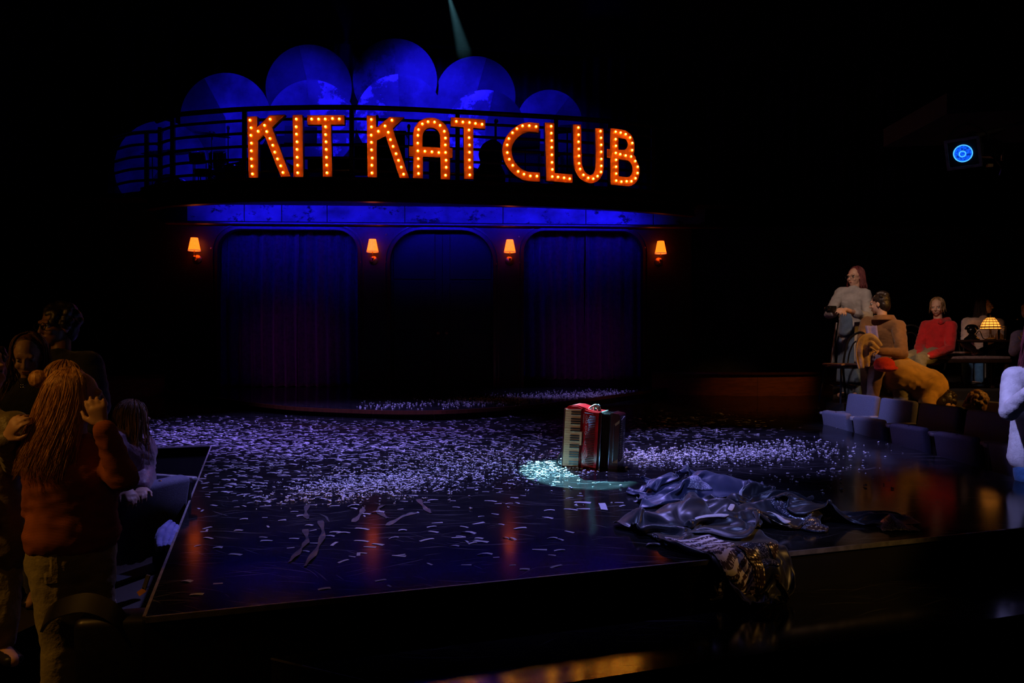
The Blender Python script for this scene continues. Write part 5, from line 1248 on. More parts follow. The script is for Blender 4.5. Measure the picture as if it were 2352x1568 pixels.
        if style in ('long', 'shoulder', 'wavy'):
            L = {'long': .30, 'shoulder': .13, 'wavy': .22}[style]
            for sg in (-1, 1): capsule(h, q(sg * .062, -.035, .0), q(sg * .072, -.03, 0) - Vector((0, 0, L)), .034 * s, .022 * s)
            capsule(h, q(0, -.075, 0), q(0, -.07, 0) - Vector((0, 0, L)), (.07 * s, .04 * s), (.075 * s, .025 * s), Xr)
        fuse(h, 'hair', hm, t, .0085, 2, .004, 26, seed + 9)
        if style in ('long', 'shoulder', 'wavy', 'bun'):
            L = {'long': .52, 'shoulder': .32, 'wavy': .42, 'bun': .17}[style]; n = hair[2] if len(hair) > 2 else 170
            strands('hair_locks', hm, t, q(0, -.024, .034), Xr, Yf, Zu, (.089 * s, .098 * s, .096 * s), n, hair[3] if len(hair) > 3 else L, seed, 62 if style != 'bun' else 40, .03, .0030 if n < 400 else .0014, wave=.016 if style in ('wavy',) else .008, lean=hair[4] if len(hair) > 4 else (0, 0, 0))
    return t
def sit(u, v, Y, seat_z=None): pass

Z0 = PLAT + .08
# standing woman in the grey cardigan
def A(u, v, Y): return P(u, v, Y)
def Gz(p, z): return Vector((p.x, p.y, z))
def legs_down(hL, hR, zf, kn=(0, 0), splay=0.0):
    pass
J = dict(head=A(1964, 636, 10.82), shL=A(1987, 676, 10.68), shR=A(1932, 672, 10.92), pelvis=A(1960, 778, 10.86), elL=A(1994, 728, 10.54), wrL=A(1942, 711, 10.30), elR=A(1904, 722, 10.72), wrR=A(1922, 714, 10.35),
         hipL=A(1972, 785, 10.80), hipR=A(1948, 784, 10.92), knL=A(1971, 850, 10.75), knR=A(1946, 850, 10.88), anL=Gz(A(1972, 900, 10.80), Z0), anR=Gz(A(1946, 900, 10.92), Z0))
p1 = person('standing woman in a long grey cardigan and glasses holding a black camera', J, (-.88, -.47, -.04), s=1.14, top=('grey_cardigan', 'cardigan', .98, .2), bottom=('navy_dress', 'trousers', 1.1), hair=('hair_red', 'shoulder', 220), glasses=True, hdL=(-.8, -.35, -.1), hdR=(.3, -.8, -.1), curlL=.5, curlR=.6, hnL=(0, -.6, .8), hnR=(0, -.4, .9), girth=1.12, sleeves=.6, seed=2)
dr_ = MB()
for k in range(22):                                      # cardigan skirt: open at the front, hanging in folds
    a0 = R(-150 + k * 300 / 22); a1 = R(-150 + (k + 1) * 300 / 22)
fd = Vector((-.88, -.47, 0)).normalized(); fs_ = fd.cross(Vector((0, 0, 1)))
cen = A(1960, 760, 10.86)
def skirt_fn(rx, ry, flare, ztop, zbot, open_deg, amp, nf, cen=cen):
    def fn(u, w):
        a = R(180 + (u - .5) * (360 - open_deg)); k = 1 + flare * w; fold = amp * w * math.sin(u * nf * 6.28 + 1.3)
        return Vector((cen.x, cen.y, ztop + (zbot - ztop) * w)) + fd * (ry * k + fold) * math.cos(a) + fs_ * (rx * k + fold) * math.sin(a)
    return fn
o = MB().grid(skirt_fn(.25, .20, .20, cen.z + .12, PLAT + .47, 70, .022, 11), 110, 24).build('cardigan_skirt', 'grey_cardigan', p1, smooth='all'); o.modifiers.new('t', 'SOLIDIFY').thickness = .01
o = MB().grid(skirt_fn(.20, .155, .15, cen.z + .06, PLAT + .22, 0, .016, 9), 110, 20).build('dress_skirt', 'navy_dress', p1, smooth='all'); o.modifiers.new('t', 'SOLIDIFY').thickness = .008
vf = MB(); ch_ = A(1960, 694, 10.86)
capsule(vf, ch_ + fd * .130 + Vector((0, 0, .0)), ch_ + fd * .150 - Vector((0, 0, .42)), (.085, .05), (.11, .06), fs_); fuse(vf, 'dress_front', 'navy_dress', p1, .012, 2, .006, 9, 5)
nk = MB(); capsule(nk, ch_ + fd * .085 + Vector((0, 0, .13)), ch_ + fd * .125 + Vector((0, 0, .03)), (.055, .03), (.03, .03), fs_); fuse(nk, 'neckline', 'skin', p1, .01, 2)
pc = A(1910, 710, 10.28); cmr = thing('camera', 'black compact camera in the hands of the cardigan woman', 'camera', pc)
soft(pc, (.13, .06, .09), Matrix.Rotation(R(25), 3, 'Z'), .012).build('camera_body', 'black_gloss', cmr, smooth=True); MB().lathe(pc + Vector((-.05, -.02, 0)), [(.033, 0), (.033, .05), (.026, .055)], 16, (-.85, -.5, 0)).build('camera_lens', 'black_gloss', cmr, smooth=True)
# seated man in the brown jacket, back half turned
J = dict(head=A(2020, 697, 10.12), shL=A(1992, 742, 10.30), shR=A(2064, 750, 9.86), pelvis=A(2048, 846, 10.12), elL=A(1978, 796, 10.05), wrL=A(2000, 806, 9.75), elR=A(2072, 812, 9.66), wrR=A(2018, 806, 9.62),
         hipL=A(2034, 852, 10.22), hipR=A(2052, 854, 10.00), knL=A(1992, 846, 9.92), knR=A(2012, 852, 9.66), anL=Gz(A(1994, 905, 9.95), Z0), anR=Gz(A(2004, 912, 9.70), Z0))
p2 = person('seated man in a brown suede jacket, turned away, holding a tan garment', J, (-.72, .68, -.12), s=1.13, top=('brown_jacket', 'jacket', 1.06, .1), bottom=('rust_pants', 'trousers'), hair=('hair_dark', 'short'), hdL=(-.6, -.5, -.3), hdR=(-1, -.1, -.1), curlL=.7, curlR=.7, seed=4)
MB().grid(lambda u, w: A(2001, 748, 10.05).lerp(A(2012, 832, 9.85), w) + Vector((-.045 + .15 * (u - .5), -.09 - .03 * math.sin(u * 9), .0)), 12, 12).build('shirt_front', 'purple_shirt', p2, smooth='all').modifiers.new('t', 'SOLIDIFY').thickness = .02
cl = MB(); nck = A(2030, 735, 10.05)
cl.grid(lambda u, w: nck + Vector((.115 * math.cos(6.28 * u * .8 + 2.4), .115 * math.sin(6.28 * u * .8 + 2.4), .005 + .06 * w)) * 1.0 + Vector((math.cos(6.28 * u * .8 + 2.4), math.sin(6.28 * u * .8 + 2.4), 0)) * .035 * (1 - w), 24, 5)
cl.build('collar', 'brown_jacket', p2, smooth='all').modifiers.new('t', 'SOLIDIFY').thickness = .012
def draped(name, label, cat, m, pts, widths, thick, seed, nfold=6, amp=.02, parent=None):
    q = catmull(pts, 6); n = len(q); ws = [interp([i / (len(widths) - 1) for i in range(len(widths))], widths, k / (n - 1)) for k in range(n)]
    def fn(u, w):
        k = w * (n - 1); i = min(int(k), n - 2); f = k - i; p = q[i].lerp(q[i + 1], f); t = (q[i + 1] - q[i]).normalized(); sd = t.cross(Vector((.35, -1, .1))).normalized(); nn = sd.cross(t)
        ww = ws[i] * (1 - f) + ws[i + 1] * f; return p + sd * (u - .5) * ww + nn * amp * math.sin(u * nfold * 6.28 + 3 * w + seed) + nn * .012 * noise.noise(Vector((u * 4, w * 7, seed)))
    o = MB().grid(fn, 48, 40).build(name, m, parent, smooth='all'); so = o.modifiers.new('t', 'SOLIDIFY'); so.thickness = thick
    if parent is None: tag(o, label, cat)
    return o
draped('folded_garment', 'tan wool garment draped over the forearm of the brown jacket man', 'garment', 'tan_cloth', [A(2018, 800, 9.40), A(2002, 785, 9.40), A(1986, 792, 9.42), A(1983, 815, 9.45), A(1984, 843, 9.48)], [.14, .20, .24, .25, .20], .012, 1, 2.5, .014)
rh = MB(); c = A(2031, 836, 9.46); ell(rh, c, (.125, .09, .085)); ell(rh, c + Vector((.02, 0, -.05)), (.14, .10, .04)); tag(fuse(rh, 'beanie', 'red_felt', None, .012, 2, .008, 14, 3), 'scarlet knitted beanie lying on the lap of the brown jacket man', 'hat')
# woman in the red hoodie
J = dict(head=A(2152, 705, 10.92), shL=A(2184, 750, 10.80), shR=A(2128, 748, 11.06), pelvis=A(2140, 808, 10.92), elL=A(2182, 800, 10.66), wrL=A(2132, 818, 10.42), elR=A(2112, 795, 10.9), wrR=A(2108, 818, 10.62),
         hipL=A(2148, 814, 10.84), hipR=A(2126, 812, 10.98), knL=A(2112, 826, 10.40), knR=A(2084, 822, 10.60), anL=Gz(A(2112, 880, 10.30), Z0), anR=Gz(A(2082, 880, 10.36), Z0))
p3 = person('woman in a red hoodie and khaki trousers seated with a hand on her knee', J, (-.62, -.76, -.16), s=1.04, top=('red_hoodie', 'hoodie', 1.06, .3), bottom=('khaki', 'trousers', 1.05), hair=('hair_gold', 'bun', 150), hdL=(-.9, -.2, -.15), hdR=(-.6, -.5, -.3), curlL=.25, hnL=(0, -.35, .9), seed=6)
hd_ = MB(); capsule(hd_, A(2176, 736, 11.0), A(2150, 742, 11.02), .05, .045); capsule(hd_, A(2176, 737, 10.95), A(2160, 740, 10.80), .045, .035); fuse(hd_, 'hood', 'red_hoodie', p3, .012, 2, .008, 12, 3)
# woman behind the lamp
J = dict(head=A(2262, 702, 11.95), shL=A(2294, 742, 11.86), shR=A(2222, 740, 11.86), pelvis=A(2258, 826, 12.05), elL=A(2300, 790, 11.75), wrL=A(2252, 806, 11.60), elR=A(2216, 790, 11.72), wrR=A(2236, 802, 11.55),
         hipL=A(2268, 832, 12.0), hipR=A(2246, 832, 12.0), knL=A(2250, 824, 11.60), knR=A(2222, 826, 11.58), anL=Gz(A(2250, 880, 11.62), TIER + .08), anR=Gz(A(2222, 880, 11.62), TIER + .08))
p4 = person('woman in a cream off-shoulder top and glasses seated behind the glowing lamp', J, (.78, -.62, -.03), s=1.02, skin='skin', top=('cream_top', 'top', 1.03, .3), bottom=('blue_jean', 'jeans'), hair=('hair_dark', 'long', 200), glasses='brass', hdL=(-.8, -.4, 0), hdR=(.6, -.5, -.2), seed=8)
# person at the right edge of the frame, hand raised
J = dict(head=A(2364, 716, 10.3), shL=A(2420, 772, 10.3), shR=A(2338, 772, 10.3), pelvis=A(2385, 860, 10.4), elL=A(2425, 840, 10.1), wrL=A(2400, 850, 9.9), elR=A(2330, 808, 10.05), wrR=A(2356, 785, 9.9),
         hipL=A(2398, 866, 10.4), hipR=A(2372, 866, 10.4), knL=A(2400, 862, 9.95), knR=A(2360, 862, 9.95), anL=Gz(A(2400, 920, 9.95), Z0), anR=Gz(A(2362, 920, 9.95), Z0))
p5 = person('dim person with cropped hair at the right frame edge, one hand raised', J, (-.5, -.85, -.1), s=1.04, top=('purple_shirt', 'shirt', 1.05), bottom=('dark_jean', 'trousers'), hair=('hair_gold', 'short'), hdR=(-.25, -.1, .95), hnR=(-.3, -.9, 0), curlR=.7, seed=10)
MB().ball(A(2338, 733, 10.16), .013, 8, 6).build('earring', 'chrome', p5, smooth='all')
# woman in the white sweatshirt, right edge
ZR_ = RISER + .08
J = dict(head=A(2392, 752, 5.66), shL=A(2446, 868, 5.62), shR=A(2330, 868, 5.72), pelvis=A(2388, 1030, 5.74), elL=A(2452, 950, 5.52), wrL=A(2392, 905, 5.38), elR=A(2318, 945, 5.56), wrR=A(2368, 898, 5.34),
         hipL=A(2412, 1040, 5.72), hipR=A(2362, 1040, 5.78), knL=A(2410, 1160, 5.66), knR=A(2364, 1160, 5.72), anL=Gz(A(2412, 1200, 5.70), ZR_), anR=Gz(A(2362, 1200, 5.76), ZR_))
p6 = person('woman in a white sweatshirt and blue jeans with long auburn hair at the right edge', J, (-.42, -.90, -.06), s=1.0, vox=.0075, top=('white_sweat', 'sweatshirt', 1.16, .32), bottom=('blue_jean', 'jeans', 1.02), hair=('hair_red', 'long', 260), hdR=(.85, -.3, .3), hdL=(-.7, -.4, .3), curlR=.6, curlL=.6, seed=12, fold=.0055)
# person bending over in the mustard sweater
J = dict(head=A(2172, 928, 9.45), shL=A(2140, 892, 9.50), shR=A(2146, 884, 9.88), pelvis=A(2080, 866, 9.76), elL=A(2128, 925, 9.40), wrL=A(2150, 960, 9.35), elR=A(2160, 925, 9.90), wrR=A(2170, 960, 9.80),
         hipL=A(2074, 870, 9.68), hipR=A(2074, 868, 9.86), knL=A(2072, 915, 9.65), knR=A(2076, 912, 9.88), anL=Gz(A(2070, 950, 9.70), Z0), anR=Gz(A(2076, 950, 9.92), Z0))
J['anL'].z = J['anR'].z = Z0
p7 = person('person in a mustard rib-knit sweater bending over with the back arched', J, (.65, -.05, -.75), s=1.18, top=('mustard_knit', 'sweater', 1.30, .55), bottom=('khaki', 'trousers', 1.05), hair=('hair_dark', 'short'), seed=14, girth=1.18)
# curly head low among the seats
J = dict(head=A(2238, 926, 8.32), shL=A(2212, 966, 8.30), shR=A(2276, 966, 8.42), pelvis=A(2245, 1060, 8.42), elL=A(2205, 1010, 8.15), wrL=A(2225, 1040, 7.95), elR=A(2290, 1015, 8.25), wrR=A(2275, 1045, 8.02),
         hipL=A(2232, 1064, 8.38), hipR=A(2258, 1064, 8.42), knL=A(2222, 1062, 8.02), knR=A(2262, 1062, 8.05), anL=Gz(A(2222, 1100, 8.0), ZR_), anR=Gz(A(2262, 1100, 8.02), ZR_))
p8 = person('person with curly golden hair and a dark coat seated low behind the front row', J, (-.75, .60, -.05), top=('black_coat', 'coat', 1.15), bottom=('dark_jean', 'trousers'), hair=('hair_gold', 'curly'), seed=16)

# ---- people at the left edge
ZL = FLOOR + .08
LT = -.45
struct_(MB().prism([(-9.5, 3.7), (-2.55, 3.7), (-2.45, 4.2), (-3.45, 7.0), (-5.6, 11.5), (-9.5, 11.5)], [], lambda x, y: (x, y, LT), lambda x, y: (x, y, FLOOR)).build('floor_riser_left', 'carpet'), 'carpeted riser under the left audience')
ZT = LT + .08
J = dict(head=A(178, 914, 3.42), shL=A(98, 1052, 3.36), shR=A(246, 1046, 3.46), pelvis=A(166, 1262, 3.46), elL=A(84, 1170, 3.42), wrL=A(120, 1225, 3.62), elR=A(284, 1098, 3.36), wrR=A(236, 978, 3.28),
         hipL=A(126, 1285, 3.42), hipR=A(206, 1285, 3.50), knL=A(140, 1480, 3.42), knR=A(214, 1480, 3.52), anL=Gz(A(130, 1600, 3.42), ZL), anR=Gz(A(222, 1600, 3.52), ZL))
l1 = person('woman with long honey-blonde hair, rust knit sweater and olive jeans, hand to her face', J, (.84, .54, -.03), s=1.02, vox=.0062, top=('rust_knit', 'sweater', 1.02, -.42), bottom=('olive_jean', 'jeans', .98), hair=('hair_blonde', 'long', 2800, .40, (-.20, -.10, .0)), hdR=(-.28, -.1, .95), hnR=(.35, -.92, .1), curlR=.55, seed=20, girth=1.05)
pk = MB(); pk.grid(lambda u, w: A(84 + 46 * u, 1268 + 74 * w, 3.325 + .01 * abs(u - .5) - .02 * u), 4, 4); pko = pk.build('back_pocket', 'olive_jean', l1); sw = pko.modifiers.new('w', 'SHRINKWRAP'); sw.target = [c for c in l1.children if c.name.startswith('trousers') or c.name.startswith('jeans')][0]; sw.offset = .006; pko.modifiers.new('t', 'SOLIDIFY').thickness = .008
nb_ = A(92, 1256, 3.32); o = soft(nb_, (.07, .012, .05), None, .004).build('purse', 'red_felt', None, smooth=True); tag(o, 'red purse sticking out of the back pocket of the olive jeans', 'purse')
J = dict(head=A(158, 884, 4.16), shL=A(90, 985, 4.13), shR=A(205, 985, 4.23), pelvis=A(150, 1200, 4.18), elL=A(75, 1090, 4.08), wrL=A(85, 1170, 3.98), elR=A(215, 1090, 4.18), wrR=A(205, 1170, 4.08),
         hipL=A(125, 1220, 4.18), hipR=A(180, 1220, 4.20), knL=A(125, 1380, 4.13), knR=A(180, 1380, 4.16), anL=Gz(A(125, 1500, 4.18), ZT), anR=Gz(A(180, 1500, 4.20), ZT))
for k in ('anL', 'anR'): J[k].z = ZT
l1b = person('woman with honey hair tied in a bun standing just behind the rust sweater woman', J, (.72, .69, -.05), top=('black_coat', 'coat', 1.1), bottom=('dark_jean', 'trousers'), hair=('hair_blonde', 'bun', 260), seed=22)
J = dict(head=A(132, 748, 5.30), shL=A(205, 838, 5.25), shR=A(75, 838, 5.35), pelvis=A(140, 1040, 5.35), elL=A(228, 930, 5.20), wrL=A(205, 1010, 5.10), elR=A(60, 930, 5.25), wrR=A(85, 1010, 5.15),
         hipL=A(162, 1055, 5.35), hipR=A(118, 1055, 5.38), knL=A(162, 1190, 5.30), knR=A(118, 1190, 5.30), anL=Gz(A(162, 1300, 5.35), ZT), anR=Gz(A(118, 1300, 5.38), ZT))
l2_ = person('tall man in black with glasses standing at the back of the left group', J, (-.48, -.86, -.08), skin='skin_dark', s=1.14, top=('black_coat', 'coat', 1.1), bottom=('dark_jean', 'trousers'), hair=('hair_dark', 'curly'), glasses=True, seed=24)
J = dict(head=A(66, 818, 4.42), shL=A(122, 905, 4.38), shR=A(10, 905, 4.46), pelvis=A(62, 1090, 4.45), elL=A(135, 990, 4.3), wrL=A(75, 985, 4.12), elR=A(-5, 1000, 4.35), wrR=A(38, 985, 4.12),
         hipL=A(85, 1105, 4.45), hipR=A(40, 1105, 4.48), knL=A(85, 1260, 4.4), knR=A(40, 1260, 4.42), anL=Gz(A(85, 1400, 4.45), ZT), anR=Gz(A(40, 1400, 4.48), ZT))
l3 = person('woman with wavy brown hair and a pendant looking down beside the man in glasses', J, (.30, -.86, -.34), top=('black_coat', 'sweater', 1.05), bottom=('dark_jean', 'trousers'), hair=('hair_brown', 'wavy', 260), hdL=(-.7, -.5, .1), hdR=(.6, -.5, .2), curlL=.5, curlR=.5, seed=26)
pd = P(53, 887, 4.24); MB().tube(catmull([P(36, 858, 4.3), pd, P(82, 858, 4.3)], 6), .002, 5).build('necklace_chain', 'chrome', l3)
for a in range(4): MB().ball(pd + Vector((.009 * math.cos(a * 1.57 + .78), -.004, .009 * math.sin(a * 1.57 + .78))), .009, 8, 6).build('pendant', 'chrome', l3, smooth='all')
J = dict(head=A(306, 968, 4.75), shL=A(262, 1010, 4.62), shR=A(322, 1030, 4.85), pelvis=A(300, 1130, 4.75), elL=A(262, 1080, 4.5), wrL=A(290, 1120, 4.4), elR=A(332, 1090, 4.75), wrR=A(325, 1120, 4.55),
         hipL=A(290, 1140, 4.7), hipR=A(312, 1140, 4.8), knL=A(300, 1118, 5.15), knR=A(320, 1118, 5.2), anL=Gz(A(300, 1200, 5.2), LT + .08), anR=Gz(A(320, 1200, 5.25), LT + .08))
for k in J: J[k].x -= .0
l4 = person('seated person in a mauve jacket with tan hair beside the stage corner', J, (.35, .9, -.2), top=('mauve', 'jacket', 1.08), bottom=('dark_jean', 'trousers'), hair=('hair_gold', 'shoulder', 160), seed=28)
J = dict(head=A(-30, 850, 3.63), shL=A(30, 985, 3.58), shR=A(-90, 985, 3.68), pelvis=A(-25, 1210, 3.63), elL=A(45, 1060, 3.50), wrL=A(14, 1006, 3.28), elR=A(-100, 1090, 3.58), wrR=A(-60, 1150, 3.38),
         hipL=A(0, 1225, 3.63), hipR=A(-52, 1225, 3.66), knL=A(0, 1420, 3.58), knR=A(-52, 1420, 3.60), anL=Gz(A(0, 1550, 3.63), ZT), anR=Gz(A(-52, 1550, 3.66), ZT))
l5 = person('person in an olive waxed coat cut by the left frame edge', J, (.75, -.6, -.1), top=('olive_coat', 'coat', 1.12, .5), bottom=('olive_jean', 'trousers'), hair=('hair_dark', 'short'), hdL=(.5, -.2, .6), hnL=(0, -.8, .5), curlL=.5, seed=30)
# bag, bangle-like hoop, programme and coat on the left seats
bg = thing('shoulder_bag', 'black shoulder bag with a thick strap hanging before the olive jeans', 'bag', A(262, 1500, 3.2))
soft(A(268, 1500, 3.22), (.30, .14, .34), Matrix.Rotation(R(12), 3, 'Z'), .04).build('bag_body', 'strap', bg, smooth=True)
flat_band([A(300, 1460, 3.18), A(262, 1408, 3.16), A(205, 1384, 3.16), A(150, 1392, 3.17), A(118, 1408, 3.2), A(102, 1430, 3.3)], .075, .012, 'bag_strap', 'strap', bg, (.1, .5, 1))
for i, (x, y, lab) in enumerate(((-2.45, 2.55, 'dark theatre seat at the bottom left below the blonde woman'), (-2.28, 4.78, 'dark theatre seat under the person in mauve'))):
    s_ = dup(seat0); s_.location = (x, y, FLOOR if i == 0 else LT); s_.rotation_euler = (0, 0, R(70)); s_['label'] = lab; s_['group'] = 'dark theatre seats on the left'
M['denim_bright'] = cloth('washed_blue_cotton', (0.30, 0.32, 0.75))
draped('folded_jacket', 'pale blue folded jacket lying on a seat beside the left stage edge', 'jacket', 'denim_bright', [A(398, 1208, 4.30), A(388, 1224, 4.2), A(380, 1240, 4.1), A(375, 1262, 4.0)], [.06, .10, .10, .06], .012, 3, 3, .012)
pg = thing('programme', 'small printed programme with an orange cover on the left seats', 'booklet', A(330, 1345, 3.4))
MB().box(A(326, 1358, 3.4), (.035, .012, .022), Matrix.Rotation(R(-35), 3, 'Y')).build('cover', M['gate'] if 'gate' in M else mat('orange_cover', (.75, .32, .06), .6, noise_scale=20), pg); MB().box(A(336, 1336, 3.4), (.016, .012, .062), Matrix.Rotation(R(18), 3, 'Y')).build('page_block', 'drumhead', pg)
